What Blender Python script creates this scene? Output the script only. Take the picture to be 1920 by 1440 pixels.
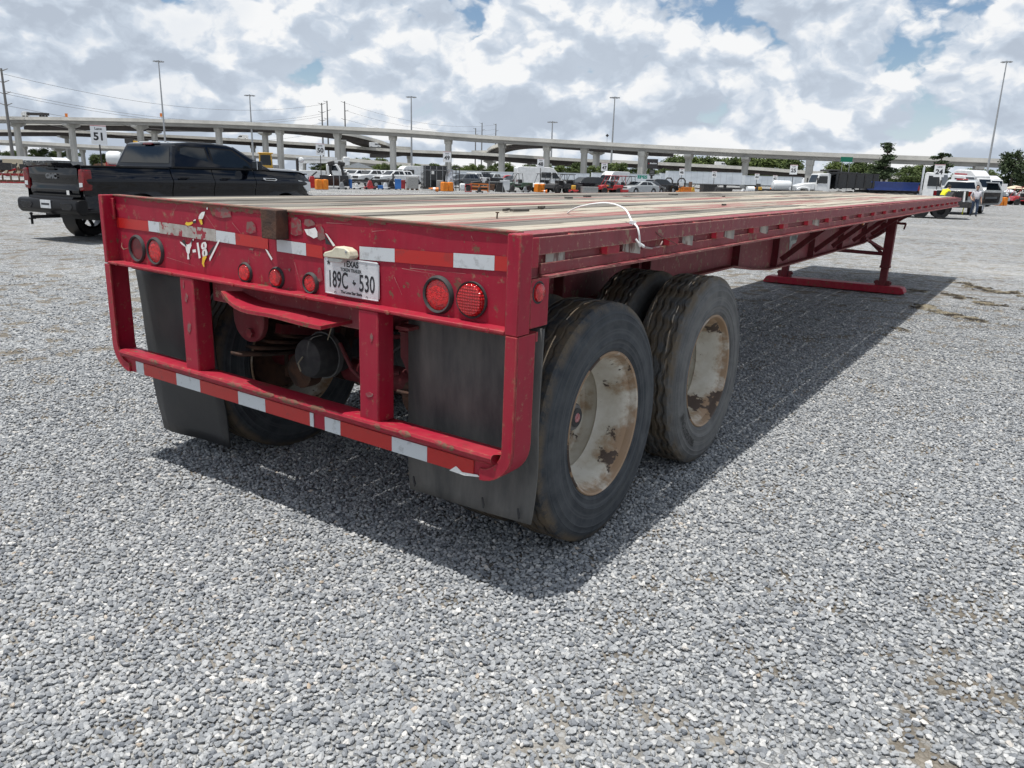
import bpy, bmesh, math, random
import numpy as np
from mathutils import Vector, Matrix, Euler
for _o in list(bpy.data.objects): bpy.data.objects.remove(_o, do_unlink=True)
random.seed(7); rng = np.random.default_rng(7)
scene = bpy.context.scene
C = scene.collection
R = math.radians
# ------------------------------------------------------------------ camera
CAM = Vector((2.7014, -2.1195, 1.5338)); YAW, PITCH, ROLL, FPX = 0.5949, 0.2607, 0.028, 1457.6
_cy, _sy, _cp, _sp = math.cos(YAW), math.sin(YAW), math.cos(PITCH), math.sin(PITCH)
_fw = Vector((-_sy*_cp, _cy*_cp, -_sp)); _rt = Vector((_cy, _sy, 0)); _up = _rt.cross(_fw)
_r2 = math.cos(ROLL)*_rt + math.sin(ROLL)*_up; _u2 = -math.sin(ROLL)*_rt + math.cos(ROLL)*_up
cam = bpy.data.cameras.new('camera'); cam.sensor_width = 36; cam.lens = FPX/1920*36
cam.clip_start = 0.05; cam.clip_end = 6000
camo = bpy.data.objects.new('camera', cam); C.objects.link(camo); scene.camera = camo
_m = Matrix((_r2, _u2, -_fw)).transposed().to_4x4(); _m.translation = CAM; camo.matrix_world = _m
# ------------------------------------------------------------------ sun, sky, exposure
SUN = Vector((-0.10, -0.18, 1.0)).normalized()
sl = bpy.data.lights.new('sun', 'SUN'); sl.energy = 5.0; sl.angle = R(0.53); sl.color = (1.0, 0.965, 0.91)
so = bpy.data.objects.new('sun', sl); C.objects.link(so); so.rotation_euler = SUN.to_track_quat('Z', 'Y').to_euler()
scene.view_settings.view_transform = 'Standard'; scene.view_settings.look = 'None'
scene.view_settings.exposure = 0.0; scene.view_settings.gamma = 1.0
scene.render.film_transparent = False
try:
    scene.cycles.max_bounces = 4; scene.cycles.diffuse_bounces = 3; scene.cycles.glossy_bounces = 3; scene.cycles.adaptive_threshold = 0.02; scene.cycles.caustics_reflective = False; scene.cycles.caustics_refractive = False
except Exception: pass
world = bpy.data.worlds.new('World'); scene.world = world; world.use_nodes = True
SKYOFS = (3.7, 1.9, 0.35); CLO, CHI = 0.42, 0.54
def build_sky():
    nt = world.node_tree; N = nt.nodes; L = nt.links; N.clear()
    out = N.new('ShaderNodeOutputWorld'); bg = N.new('ShaderNodeBackground'); bg.inputs[1].default_value = 0.1
    sky = N.new('ShaderNodeTexSky'); sky.sky_type = 'NISHITA'; sky.sun_disc = False
    sky.sun_elevation = math.asin(SUN.z); sky.sun_rotation = math.atan2(SUN.x, SUN.y)
    sky.air_density = 1.0; sky.dust_density = 0.3; sky.ozone_density = 3.0
    tc = N.new('ShaderNodeTexCoord')
    def vmath(op, a, b=None, s=None):
        n = N.new('ShaderNodeVectorMath'); n.operation = op
        for i, x in enumerate((a, b)):
            if x is None: continue
            if hasattr(x, 'is_output') or isinstance(x, bpy.types.NodeSocket): L.new(x, n.inputs[i])
            else: n.inputs[i].default_value = x
        if s is not None: n.inputs['Scale'].default_value = s
        return n.outputs[0]
    def mth(op, a, b=None, c=None, clamp=False):
        n = N.new('ShaderNodeMath'); n.operation = op; n.use_clamp = clamp
        for i, x in enumerate((a, b, c)):
            if x is None: continue
            if isinstance(x, bpy.types.NodeSocket): L.new(x, n.inputs[i])
            else: n.inputs[i].default_value = x
        return n.outputs[0]
    def noise(vec, scale, detail, rough, lac=2.0, dist=0.0):
        n = N.new('ShaderNodeTexNoise'); n.inputs['Scale'].default_value = scale; n.inputs['Detail'].default_value = detail
        n.inputs['Roughness'].default_value = rough; n.inputs['Lacunarity'].default_value = lac; n.inputs['Distortion'].default_value = dist
        L.new(vec, n.inputs['Vector']); return n.outputs[0]
    def mr(x, a, b, c=0.0, d=1.0, smooth=True):
        n = N.new('ShaderNodeMapRange'); n.interpolation_type = 'SMOOTHSTEP' if smooth else 'LINEAR'
        L.new(x, n.inputs[0])
        for i, q in zip((1, 2, 3, 4), (a, b, c, d)): n.inputs[i].default_value = q
        return n.outputs[0]
    g = tc.outputs['Generated']
    sep = N.new('ShaderNodeSeparateXYZ'); L.new(g, sep.inputs[0]); elev = sep.outputs[2]
    base = vmath('ADD', vmath('MULTIPLY', g, (3.3, 3.3, 5.0)), SKYOFS)
    wn = N.new('ShaderNodeTexNoise'); wn.inputs['Scale'].default_value = 3.2; wn.inputs['Detail'].default_value = 4.0; wn.inputs['Roughness'].default_value = 0.6
    L.new(base, wn.inputs['Vector'])
    p = vmath('ADD', base, vmath('SCALE', vmath('SUBTRACT', wn.outputs['Color'], (0.5, 0.5, 0.5)), None, 0.24))
    def vor(v, sc):
        vo = N.new('ShaderNodeTexVoronoi'); vo.feature = 'F1'; vo.inputs['Scale'].default_value = sc; L.new(v, vo.inputs['Vector'])
        return mth('POWER', vo.outputs['Distance'], 1.6)
    def dens(v):
        c = mth('ADD', mth('MULTIPLY', vor(v, 4.6), 0.36), mth('ADD', mth('MULTIPLY', vor(v, 11.0), 0.17), mth('MULTIPLY', vor(v, 25.0), 0.035)))
        return mth('SUBTRACT', mth('MULTIPLY', noise(v, 2.3, 7.0, 0.58), 1.2), c)
    d0 = dens(p)
    d1 = dens(vmath('ADD', p, (-0.015, -0.022, 0.11)))   # towards the light
    big = noise(vmath('ADD', base, (0.0, 0.0, 4.0)), 1.0, 2.0, 0.5)
    cov = mth('ADD', d0, mth('MULTIPLY', big, 0.75))
    cover = mr(mth('SUBTRACT', cov, mr(elev, 0.06, 0.30, 0.0, 0.16)), CLO, CHI)
    slope = mth('SUBTRACT', d0, d1)
    rim = mr(slope, -0.17, 0.20)                          # bright where it thins towards the light
    lum = mth('ADD', mth('MULTIPLY', rim, 0.88), mr(big, 0.33, 0.68, 0.22, -0.10))
    lum = mth('ADD', lum, mr(d0, 0.15, 0.55, 0.08, -0.04), None, clamp=True)
    ramp = N.new('ShaderNodeValToRGB'); L.new(lum, ramp.inputs[0])
    e = ramp.color_ramp.elements; e[0].position = 0.05; e[0].color = (0.48, 0.545, 0.64, 1); e[1].position = 0.92; e[1].color = (0.93, 0.94, 0.95, 1)
    q = ramp.color_ramp.elements.new(0.42); q.color = (0.585, 0.66, 0.76, 1)
    q = ramp.color_ramp.elements.new(0.68); q.color = (0.715, 0.77, 0.845, 1)
    cl = N.new('ShaderNodeMix'); cl.data_type = 'RGBA'; cl.blend_type = 'MULTIPLY'; cl.inputs[0].default_value = 1.0
    L.new(ramp.outputs[0], cl.inputs['A']); cl.inputs['B'].default_value = (10.0, 10.0, 10.0, 1)
    # pale veil of distant cloud low over the horizon
    veil = mr(elev, 0.0, 0.14, 0.75, 0.0)
    bl = N.new('ShaderNodeMix'); bl.data_type = 'RGBA'; L.new(veil, bl.inputs[0]); L.new(sky.outputs[0], bl.inputs['A']); bl.inputs['B'].default_value = (6.3, 7.3, 8.6, 1)
    mx = N.new('ShaderNodeMix'); mx.data_type = 'RGBA'; L.new(cover, mx.inputs[0]); L.new(bl.outputs['Result'], mx.inputs['A']); L.new(cl.outputs['Result'], mx.inputs['B'])
    L.new(mx.outputs['Result'], bg.inputs[0]); L.new(bg.outputs[0], out.inputs[0])
build_sky(); world.cycles.sampling_method = 'MANUAL'; world.cycles.sample_map_resolution = 256
# ------------------------------------------------------------------ placing helpers (metres; heading = camera's horizontal forward)
HX = Vector((_cy, _sy, 0)); HY = Vector((-_sy, _cy, 0))
def ray(px, py): return (_fw + _r2*((px-960)/FPX) + _u2*((720-py)/FPX))
def horizon(px): return 720 + FPX*(_fw.z + _r2.z*(px-960)/FPX)/_u2.z
def at(px, py, D):                       # world point D metres ahead of the camera stand
    d = ray(px, py); return CAM + d*(D/d.dot(HY))
def spot(px, D, z=0.0):                  # ground point D metres ahead
    q = at(px, horizon(px), D); q.z = z; return q
def zat(px, py, D): return at(px, py, D).z
def hv(x, y, z=0.0): return Vector((CAM.x, CAM.y, 0)) + HX*x + HY*y + Vector((0, 0, z))
# ------------------------------------------------------------------ mesh helpers
class MB:
    def __init__(s): s.v = []; s.f = []; s.m = []
    def add(s, vs, fs, mi=0):
        o = len(s.v); s.v += [tuple(v) for v in vs]; s.f += [tuple(i+o for i in f) for f in fs]; s.m += [mi]*len(fs); return s
    def box(s, x0, x1, y0, y1, z0, z1, mi=0):
        return s.add([(x, y, z) for z in (z0, z1) for y in (y0, y1) for x in (x0, x1)],
            [(0,2,3,1),(4,5,7,6),(0,1,5,4),(2,6,7,3),(0,4,6,2),(1,3,7,5)], mi)
    def obox(s, c, h, rot=(0,0,0), mi=0):
        M = Euler(rot).to_matrix(); c = Vector(c)
        return s.add([c + M@Vector((x*h[0], y*h[1], z*h[2])) for z in (-1,1) for y in (-1,1) for x in (-1,1)],
            [(0,2,3,1),(4,5,7,6),(0,1,5,4),(2,6,7,3),(0,4,6,2),(1,3,7,5)], mi)
    def bar(s, a, b, w, h, mi=0, up=(0,0,1)):
        a, b = Vector(a), Vector(b); d = (b-a).normalized(); u = Vector(up)
        if abs(d.dot(u)) > .95: u = Vector((0,1,0))
        x = d.cross(u).normalized(); u = x.cross(d)
        vs = [p + x*(w/2*i) + u*(h/2*j) for p in (a, b) for j in (-1,1) for i in (-1,1)]
        return s.add(vs, [(0,2,3,1),(4,5,7,6),(0,1,5,4),(2,6,7,3),(0,4,6,2),(1,3,7,5)], mi)
    def prism(s, poly, w0, w1, axis='x', mi=0, taper=None):
        # poly: 2-D outline; axis x: (y,z); axis y: (x,z); axis z: (x,y)
        n = len(poly); vs = []
        for k, w in enumerate((w0, w1)):
            for (a, b) in poly:
                ww = w if taper is None else taper(a, b, w)
                vs.append({'x': (ww, a, b), 'y': (a, ww, b), 'z': (a, b, ww)}[axis])
        fs = [tuple(range(n))[::-1], tuple(range(n, 2*n))] + [(i, (i+1) % n, n+(i+1) % n, n+i) for i in range(n)]
        return s.add(vs, fs, mi)
    def tube(s, pts, r, n=8, mi=0, cap=True):
        pts = [Vector(p) for p in pts]; rs = r if isinstance(r, (list, tuple)) else [r]*len(pts)
        vs = []; prev = None
        for i, p in enumerate(pts):
            d = (pts[min(i+1, len(pts)-1)] - pts[max(i-1, 0)]).normalized()
            u = Vector((0,0,1)) if abs(d.z) < .9 else Vector((0,1,0))
            if prev is not None: u = prev
            x = d.cross(u).normalized(); u = x.cross(d).normalized(); prev = u
            for k in range(n):
                a = 2*math.pi*k/n; vs.append(p + (x*math.cos(a) + u*math.sin(a))*rs[i])
        fs = [(i*n+k, i*n+(k+1) % n, (i+1)*n+(k+1) % n, (i+1)*n+k) for i in range(len(pts)-1) for k in range(n)]
        if cap: fs += [tuple(range(n))[::-1], tuple(range((len(pts)-1)*n, len(pts)*n))]
        return s.add(vs, fs, mi)
    def lathe(s, prof, c=(0,0,0), axis='x', n=32, mi=0, closed=False, warp=None):
        # prof: (radius, axial)
        vs = []; c = Vector(c); P = len(prof)
        for k in range(n):
            a = 2*math.pi*k/n; ca, sa = math.cos(a), math.sin(a)
            for j, (r, w) in enumerate(prof):
                if warp: r, w = warp(j, k, r, w)
                q = {'x': (w, r*ca, r*sa), 'y': (r*ca, w, r*sa), 'z': (r*ca, r*sa, w)}[axis]
                vs.append(c + Vector(q))
        fs = []
        for k in range(n):
            for j in range(P if closed else P-1):
                a, b = k*P + j, k*P + (j+1) % P; k2 = (k+1) % n
                fs.append((a, k2*P + j, k2*P + (j+1) % P, b))
        return s.add(vs, fs, mi)
    def grid(s, pts, mi=0):               # pts[i][j]
        n, m = len(pts), len(pts[0])
        return s.add([p for row in pts for p in row], [(i*m+j, i*m+j+1, (i+1)*m+j+1, (i+1)*m+j) for i in range(n-1) for j in range(m-1)], mi)
    def mesh(s, name, mats, smooth=35):
        me = bpy.data.meshes.new(name); me.from_pydata(s.v, [], s.f)
        for m in (mats if isinstance(mats, (list, tuple)) else [mats]): me.materials.append(m)
        if any(s.m): me.polygons.foreach_set('material_index', s.m)
        bm = bmesh.new(); bm.from_mesh(me); bmesh.ops.recalc_face_normals(bm, faces=bm.faces); bm.to_mesh(me); bm.free()
        if smooth:
            me.polygons.foreach_set('use_smooth', [True]*len(me.polygons)); me.set_sharp_from_angle(angle=R(smooth))
        me.update(); return me
    def build(s, name, mats, parent=None, loc=(0,0,0), rot=(0,0,0), smooth=35, bevel=0, seg=2):
        o = bpy.data.objects.new(name, s.mesh(name, mats, smooth)); C.objects.link(o)
        o.parent = parent; o.location = loc; o.rotation_euler = rot
        if bevel:
            b = o.modifiers.new('bevel', 'BEVEL'); b.width = bevel; b.segments = seg; b.limit_method = 'ANGLE'; b.angle_limit = R(40); b.use_clamp_overlap = True
        return o
def tag(o, label, cat=None, group=None):
    o['label'] = label
    if cat: o['category'] = cat
    if group: o['group'] = group
    return o
def thing(name, label, cat, loc=(0,0,0), rz=0.0, group=None):
    o = bpy.data.objects.new(name, None); C.objects.link(o); o.location = loc; o.rotation_euler = (0, 0, rz); o.empty_display_size = .2
    return tag(o, label, cat, group)
def structure(o): o['kind'] = 'structure'; return o
def stuff(o): o['kind'] = 'stuff'; return o
def copy_tree(o, parent=None):
    c = o.copy(); C.objects.link(c); c.parent = parent
    for k in [x for x in bpy.data.objects if x.parent is o]: copy_tree(k, c)
    return c
_textcache = {}
def text_mb(s, size=1.0, align='CENTER', bold=0.0):
    k = (s, size, align, bold)
    if k not in _textcache:
        cu = bpy.data.curves.new('text', 'FONT'); cu.body = s; cu.size = size; cu.align_x = align; cu.align_y = 'CENTER'; cu.offset = bold; cu.resolution_u = 3
        ob = bpy.data.objects.new('text', cu); C.objects.link(ob); bpy.context.view_layer.update()
        me = bpy.data.meshes.new_from_object(ob.evaluated_get(bpy.context.evaluated_depsgraph_get()))
        _textcache[k] = ([tuple(v.co) for v in me.vertices], [tuple(p.vertices) for p in me.polygons])
        bpy.data.objects.remove(ob); bpy.data.curves.remove(cu); bpy.data.meshes.remove(me)
    return _textcache[k]
def lettering(s, fn, size, parent, mat, name='lettering', align='CENTER', bold=0.0):
    v, f = text_mb(s, size, align, bold); m = MB(); m.add([fn(x, y) for x, y, z in v], f)
    return m.build(name, mat, parent, smooth=0)
# ------------------------------------------------------------------ materials
def _nt(name):
    m = bpy.data.materials.new(name); m.use_nodes = True; nt = m.node_tree
    return m, nt, nt.nodes, nt.links, nt.nodes['Principled BSDF']
def _noise(nt, vec, scale, detail=5, rough=.6, dist=0):
    n = nt.nodes.new('ShaderNodeTexNoise'); n.inputs['Scale'].default_value = scale; n.inputs['Detail'].default_value = detail
    n.inputs['Roughness'].default_value = rough; n.inputs['Distortion'].default_value = dist
    if vec is not None: nt.links.new(vec, n.inputs['Vector'])
    return n.outputs[0]
def _range(nt, x, a, b, c=0.0, d=1.0):
    n = nt.nodes.new('ShaderNodeMapRange'); nt.links.new(x, n.inputs[0])
    for i, q in zip((1,2,3,4), (a,b,c,d)): n.inputs[i].default_value = q
    return n.outputs[0]
def _mix(nt, f, a, b, blend='MIX'):
    n = nt.nodes.new('ShaderNodeMix'); n.data_type = 'RGBA'; n.blend_type = blend
    for s, x in ((n.inputs[0], f), (n.inputs['A'], a), (n.inputs['B'], b)):
        if isinstance(x, bpy.types.NodeSocket): nt.links.new(x, s)
        elif s.type == 'VALUE': s.default_value = x
        else: s.default_value = tuple(x) + ((1,) if len(x) == 3 else ())
    return n.outputs['Result']
def _math(nt, op, a, b=None):
    n = nt.nodes.new('ShaderNodeMath'); n.operation = op
    for i, x in enumerate((a, b)):
        if x is None: continue
        if isinstance(x, bpy.types.NodeSocket): nt.links.new(x, n.inputs[i])
        else: n.inputs[i].default_value = x
    return n.outputs[0]
def _coord(nt, kind='Object', scale=None):
    t = nt.nodes.new('ShaderNodeTexCoord').outputs[kind]
    if scale:
        mp = nt.nodes.new('ShaderNodeMapping'); mp.inputs['Scale'].default_value = scale; nt.links.new(t, mp.inputs[0]); t = mp.outputs[0]
    return t
def _bump(nt, bsdf, h, strength=.3, dist=.01):
    b = nt.nodes.new('ShaderNodeBump'); b.inputs['Strength'].default_value = strength; b.inputs['Distance'].default_value = dist
    nt.links.new(h, b.inputs['Height']); nt.links.new(b.outputs[0], bsdf.inputs['Normal'])
def mat(name, col, rough=.5, metal=0.0, col2=None, scale=6.0, lo=.45, hi=.65, detail=6, bump=0.0, bscale=60, coat=0.0, stretch=None, rvar=0.0, spec=.5, obrand=0.0):
    m, nt, N, L, b = _nt(name)
    b.inputs['Roughness'].default_value = rough; b.inputs['Metallic'].default_value = metal; b.inputs['Coat Weight'].default_value = coat
    b.inputs['Coat Roughness'].default_value = .06; b.inputs['Specular IOR Level'].default_value = spec
    b.inputs['Base Color'].default_value = tuple(col) + (1,)
    v = _coord(nt, 'Object', stretch); c = None
    if col2 is not None:
        f = _range(nt, _noise(nt, v, scale, detail), lo, hi); c = _mix(nt, f, col, col2)
        if rvar: L.new(_range(nt, f, 0, 1, rough, min(1, rough+rvar)), b.inputs['Roughness'])
    if obrand:
        oi = N.new('ShaderNodeObjectInfo'); k = _range(nt, oi.outputs['Random'], 0, 1, 1-obrand, 1+obrand)
        cc = N.new('ShaderNodeCombineXYZ')
        for i in range(3): L.new(k, cc.inputs[i])
        c = _mix(nt, 1.0, c if c is not None else col, cc.outputs[0], 'MULTIPLY')
    if c is not None: L.new(c, b.inputs['Base Color'])
    if bump: _bump(nt, b, _noise(nt, v, bscale, 4), bump, .01)
    return m
# ================================================================== ground and gravel
def gravel_ground_mat():
    m, nt, N, L, b = _nt('gravel_ground'); b.inputs['Roughness'].default_value = .95; b.inputs['Specular IOR Level'].default_value = .15
    g = N.new('ShaderNodeNewGeometry').outputs['Position']
    v1 = N.new('ShaderNodeTexVoronoi'); v1.inputs['Scale'].default_value = 58; L.new(g, v1.inputs['Vector'])
    ve = N.new('ShaderNodeTexVoronoi'); ve.feature = 'DISTANCE_TO_EDGE'; ve.inputs['Scale'].default_value = 58; L.new(g, ve.inputs['Vector'])
    sx = N.new('ShaderNodeSeparateColor'); L.new(v1.outputs['Color'], sx.inputs[0])
    ramp = N.new('ShaderNodeValToRGB'); L.new(sx.outputs[0], ramp.inputs[0]); e = ramp.color_ramp.elements
    e[0].position = 0; e[0].color = (.14, .15, .16, 1); e[1].position = 1; e[1].color = (.52, .525, .52, 1)
    q = e.new(.5); q.color = (.278, .290, .302, 1)
    gap = _range(nt, ve.outputs['Distance'], 0, .14, .42, 1.0)
    cc = N.new('ShaderNodeCombineXYZ'); [L.new(gap, cc.inputs[i]) for i in range(3)]
    c = _mix(nt, 1.0, ramp.outputs[0], cc.outputs[0], 'MULTIPLY')
    # bare fines between the stones, in small patches near and long worn bands farther off
    fines = _range(nt, _noise(nt, g, 3.2, 5, .62), 0.53, .59)
    c = _mix(nt, _math(nt, 'MULTIPLY', fines, .85), c, (.155, .132, .100))
    mp = N.new('ShaderNodeMapping'); mp.inputs['Rotation'].default_value = (0, 0, -.35); mp.inputs['Scale'].default_value = (.03, .22, 1); L.new(g, mp.inputs[0])
    worn = _range(nt, _noise(nt, mp.outputs[0], 1.0, 5, .6), .50, .66)
    c = _mix(nt, _math(nt, 'MULTIPLY', worn, .50), c, (.40, .392, .37))
    tone = _math(nt, 'MULTIPLY', _range(nt, _noise(nt, g, .35, 6, .65), .3, .7, .86, 1.12), _range(nt, _noise(nt, g, 7.0, 5, .75), .28, .72, .62, 1.36))
    c2 = N.new('ShaderNodeCombineXYZ'); [L.new(tone, c2.inputs[i]) for i in range(3)]
    c = _mix(nt, 1.0, c, c2.outputs[0], 'MULTIPLY')
    L.new(c, b.inputs['Base Color'])
    h = _math(nt, 'MULTIPLY', ve.outputs['Distance'], 1.0)
    h = _math(nt, 'ADD', h, _math(nt, 'MULTIPLY', sx.outputs[1], .25))
    _bump(nt, b, h, .9, .012)
    return m
M_ground = gravel_ground_mat()
gm = MB(); gm.add([(-3000, -3000, 0), (3000, -3000, 0), (3000, 3000, 0), (-3000, 3000, 0)], [(0, 1, 2, 3)])
structure(gm.build('ground', M_ground, smooth=0))
def stone_mat():
    m, nt, N, L, b = _nt('crushed_stone'); b.inputs['Roughness'].default_value = .88; b.inputs['Specular IOR Level'].default_value = .25
    oi = N.new('ShaderNodeObjectInfo'); ramp = N.new('ShaderNodeValToRGB'); L.new(oi.outputs['Random'], ramp.inputs[0]); e = ramp.color_ramp.elements
    e[0].position = 0; e[0].color = (.13, .142, .16, 1); e[1].position = 1; e[1].color = (.62, .61, .59, 1)
    for p_, c_ in ((.12, (.205, .216, .230)), (.5, (.288, .300, .312)), (.90, (.385, .392, .394)), (.982, (.52, .515, .50)), (.988, (.36, .29, .22)), (.993, (.54, .53, .51))):
        q = e.new(p_); q.color = c_ + (1,)
    v = _coord(nt, 'Object')
    mo = _range(nt, _noise(nt, v, 1.6, 4, .7), .25, .75, .74, 1.26)
    cc = N.new('ShaderNodeCombineXYZ'); [L.new(mo, cc.inputs[i]) for i in range(3)]
    L.new(_mix(nt, 1.0, ramp.outputs[0], cc.outputs[0], 'MULTIPLY'), b.inputs['Base Color'])
    return m
M_stone = stone_mat()
def gravel_stones():
    yy = [0.7, 2, 4, 6, 8, 11]; pts = [[hv(s*(.74*y+.35), y, .001) for s in (-1, 0, 1)] for y in yy]
    mb = MB(); mb.grid(pts); ob = mb.build('gravel_stones', M_stone, smooth=0); stuff(ob)
    tag(ob, 'loose grey crushed stone covering the yard in front of the trailer', 'gravel')
    ng = bpy.data.node_groups.new('gravel_scatter', 'GeometryNodeTree'); N = ng.nodes; L = ng.links
    ng.interface.new_socket('Geometry', in_out='INPUT', socket_type='NodeSocketGeometry'); ng.interface.new_socket('Geometry', in_out='OUTPUT', socket_type='NodeSocketGeometry')
    gi = N.new('NodeGroupInput'); go = N.new('NodeGroupOutput')
    dp = N.new('GeometryNodeDistributePointsOnFaces'); dp.distribute_method = 'POISSON'
    dp.inputs['Distance Min'].default_value = .0118; dp.inputs['Density Max'].default_value = 12500
    L.new(gi.outputs[0], dp.inputs['Mesh'])
    pos = N.new('GeometryNodeInputPosition')
    vd = N.new('ShaderNodeVectorMath'); vd.operation = 'DISTANCE'; L.new(pos.outputs[0], vd.inputs[0]); vd.inputs[1].default_value = (CAM.x, CAM.y, 0)
    mr = N.new('ShaderNodeMapRange'); L.new(vd.outputs['Value'], mr.inputs[0]); mr.inputs[1].default_value = 4.0; mr.inputs[2].default_value = 10.5; mr.inputs[3].default_value = 1; mr.inputs[4].default_value = .04
    nz = N.new('ShaderNodeTexNoise'); nz.inputs['Scale'].default_value = 3.2; nz.inputs['Detail'].default_value = 5; nz.inputs['Roughness'].default_value = .62; L.new(pos.outputs[0], nz.inputs['Vector'])
    m2 = N.new('ShaderNodeMapRange'); L.new(nz.outputs[0], m2.inputs[0]); m2.inputs[1].default_value = .525; m2.inputs[2].default_value = .585; m2.inputs[3].default_value = 1; m2.inputs[4].default_value = .10
    mu = N.new('ShaderNodeMath'); mu.operation = 'MULTIPLY'; L.new(mr.outputs[0], mu.inputs[0]); L.new(m2.outputs[0], mu.inputs[1])
    L.new(mu.outputs[0], dp.inputs['Density Factor'])
    g2i = N.new('GeometryNodeGeometryToInstance')
    for i in range(7):
        ico = N.new('GeometryNodeMeshIcoSphere'); ico.inputs['Subdivisions'].default_value = 2 if i % 3 else 1; ico.inputs['Radius'].default_value = 1
        sp = N.new('GeometryNodeSetPosition'); L.new(ico.outputs['Mesh'], sp.inputs['Geometry'])
        p2 = N.new('GeometryNodeInputPosition'); ad = N.new('ShaderNodeVectorMath'); ad.inputs[1].default_value = (i*7.3, i*2.1, i*4.7); L.new(p2.outputs[0], ad.inputs[0])
        n2 = N.new('ShaderNodeTexVoronoi'); n2.inputs['Scale'].default_value = .85; L.new(ad.outputs[0], n2.inputs['Vector'])
        k = N.new('ShaderNodeMath'); k.operation = 'MULTIPLY_ADD'; L.new(n2.outputs['Distance'], k.inputs[0]); k.inputs[1].default_value = -1.05; k.inputs[2].default_value = .55
        sc = N.new('ShaderNodeVectorMath'); sc.operation = 'SCALE'; L.new(p2.outputs[0], sc.inputs[0]); L.new(k.outputs[0], sc.inputs['Scale'])
        L.new(sc.outputs[0], sp.inputs['Offset'])
        tr = N.new('GeometryNodeTransform'); L.new(sp.outputs[0], tr.inputs[0]); tr.inputs['Scale'].default_value = (1.12, .86 + .04*i % .2, .66 + .05*(i % 3))
        sm = N.new('GeometryNodeSetMaterial'); L.new(tr.outputs[0], sm.inputs[0]); sm.inputs['Material'].default_value = M_stone
        ss = N.new('GeometryNodeSetShadeSmooth'); ss.inputs['Shade Smooth'].default_value = False; L.new(sm.outputs[0], ss.inputs[0])
        L.new(ss.outputs[0], g2i.inputs[0])
    ip = N.new('GeometryNodeInstanceOnPoints'); L.new(dp.outputs['Points'], ip.inputs['Points']); L.new(g2i.outputs[0], ip.inputs['Instance'])
    ip.inputs['Pick Instance'].default_value = True
    rv = N.new('FunctionNodeRandomValue'); rv.data_type = 'FLOAT_VECTOR'; rv.inputs[0].default_value = (-.45, -.45, 0); rv.inputs[1].default_value = (.45, .45, 6.283)
    rot = rv.outputs[0]; L.new(rot, ip.inputs['Rotation'])
    r2 = N.new('FunctionNodeRandomValue'); r2.data_type = 'FLOAT'; r2.inputs[2].default_value = .0056; r2.inputs[3].default_value = .0116; r2.inputs['Seed'].default_value = 5
    L.new(r2.outputs[1], ip.inputs['Scale'])
    tz = N.new('GeometryNodeTranslateInstances'); L.new(ip.outputs[0], tz.inputs[0]); tz.inputs['Local Space'].default_value = False
    r3 = N.new('FunctionNodeRandomValue'); r3.data_type = 'FLOAT_VECTOR'; r3.inputs[0].default_value = (0, 0, .0); r3.inputs[1].default_value = (0, 0, .007); r3.inputs['Seed'].default_value = 9
    L.new(r3.outputs[0], tz.inputs['Translation'])
    L.new(tz.outputs[0], go.inputs[0])
    md = ob.modifiers.new('scatter', 'NODES'); md.node_group = ng
gravel_stones()
# dry grass and silt washed into wandering lines beside the landing gear
M_straw = mat('dry_straw', (.34, .30, .22), .95, col2=(.055, .045, .035), scale=5, lo=.42, hi=.55)
M_silt = mat('damp_silt', (.15, .135, .105), .95, col2=(.26, .25, .225), scale=3, lo=.4, hi=.7, bump=.5, bscale=30)
def debris(label, pts, w, n, seed):
    r = random.Random(seed); P = [Vector(p) for p in pts]; mb = MB(); k_ = 0
    while k_ < n:
        t = r.random()*(len(P)-1); k = min(int(t), len(P)-2); q = P[k].lerp(P[k+1], t-k)
        q = q + Vector((r.gauss(0, w*.34), r.gauss(0, w*.34), 0)) + Vector((.10*math.sin(t*7+seed), .07*math.sin(t*13+seed), 0))
        nz = noise_(q*3.1) + .5*noise_(q*9.3)
        if nz < -.02 + .25*r.random(): k_ += .25; continue
        k_ += 1; a = r.random()*math.pi; l = r.uniform(.010, .045); h = r.uniform(.004, .018)
        d = Vector((math.cos(a), math.sin(a), 0))*l; s = Vector((-d.y, d.x, 0)).normalized()*r.uniform(.0015, .005)
        mb.add([q-d-s+Vector((0,0,h*.3)), q-d+s+Vector((0,0,h*.3)), q+d+s+Vector((0,0,h)), q+d-s+Vector((0,0,h)), q+Vector((0,0,h+.006))], [(0,1,4),(1,2,4),(2,3,4),(3,0,4),(0,3,2,1)])
    o = mb.build('dead_grass_debris', M_straw, smooth=0); stuff(o); tag(o, label, 'debris'); return o
from mathutils import noise as _mn
noise_ = _mn.noise
def gpix(px, py):
    d = ray(px, py); return CAM + d*(-CAM.z/d.z)
debris('longest wavy line of dead grass washed along gravel right of the landing gear', [gpix(*q) for q in ((1665,566),(1720,574),(1760,585),(1800,592),(1830,603))], .20, 2100, 1)
debris('upper band of dead straw on gravel reaching the right picture edge', [gpix(*q) for q in ((1790,530),(1840,541),(1880,548),(1925,556))], .24, 2200, 2)
debris('thin straw trail on gravel just past the shadow corner of the flatbed', [gpix(*q) for q in ((1700,545),(1770,552),(1810,560),(1860,572),(1925,585))], .16, 1300, 3)
debris('short patch of dead grass on gravel nearest the camera right of the shadow', [gpix(*q) for q in ((1685,612),(1710,618),(1738,622))], .16, 420, 4)
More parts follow.
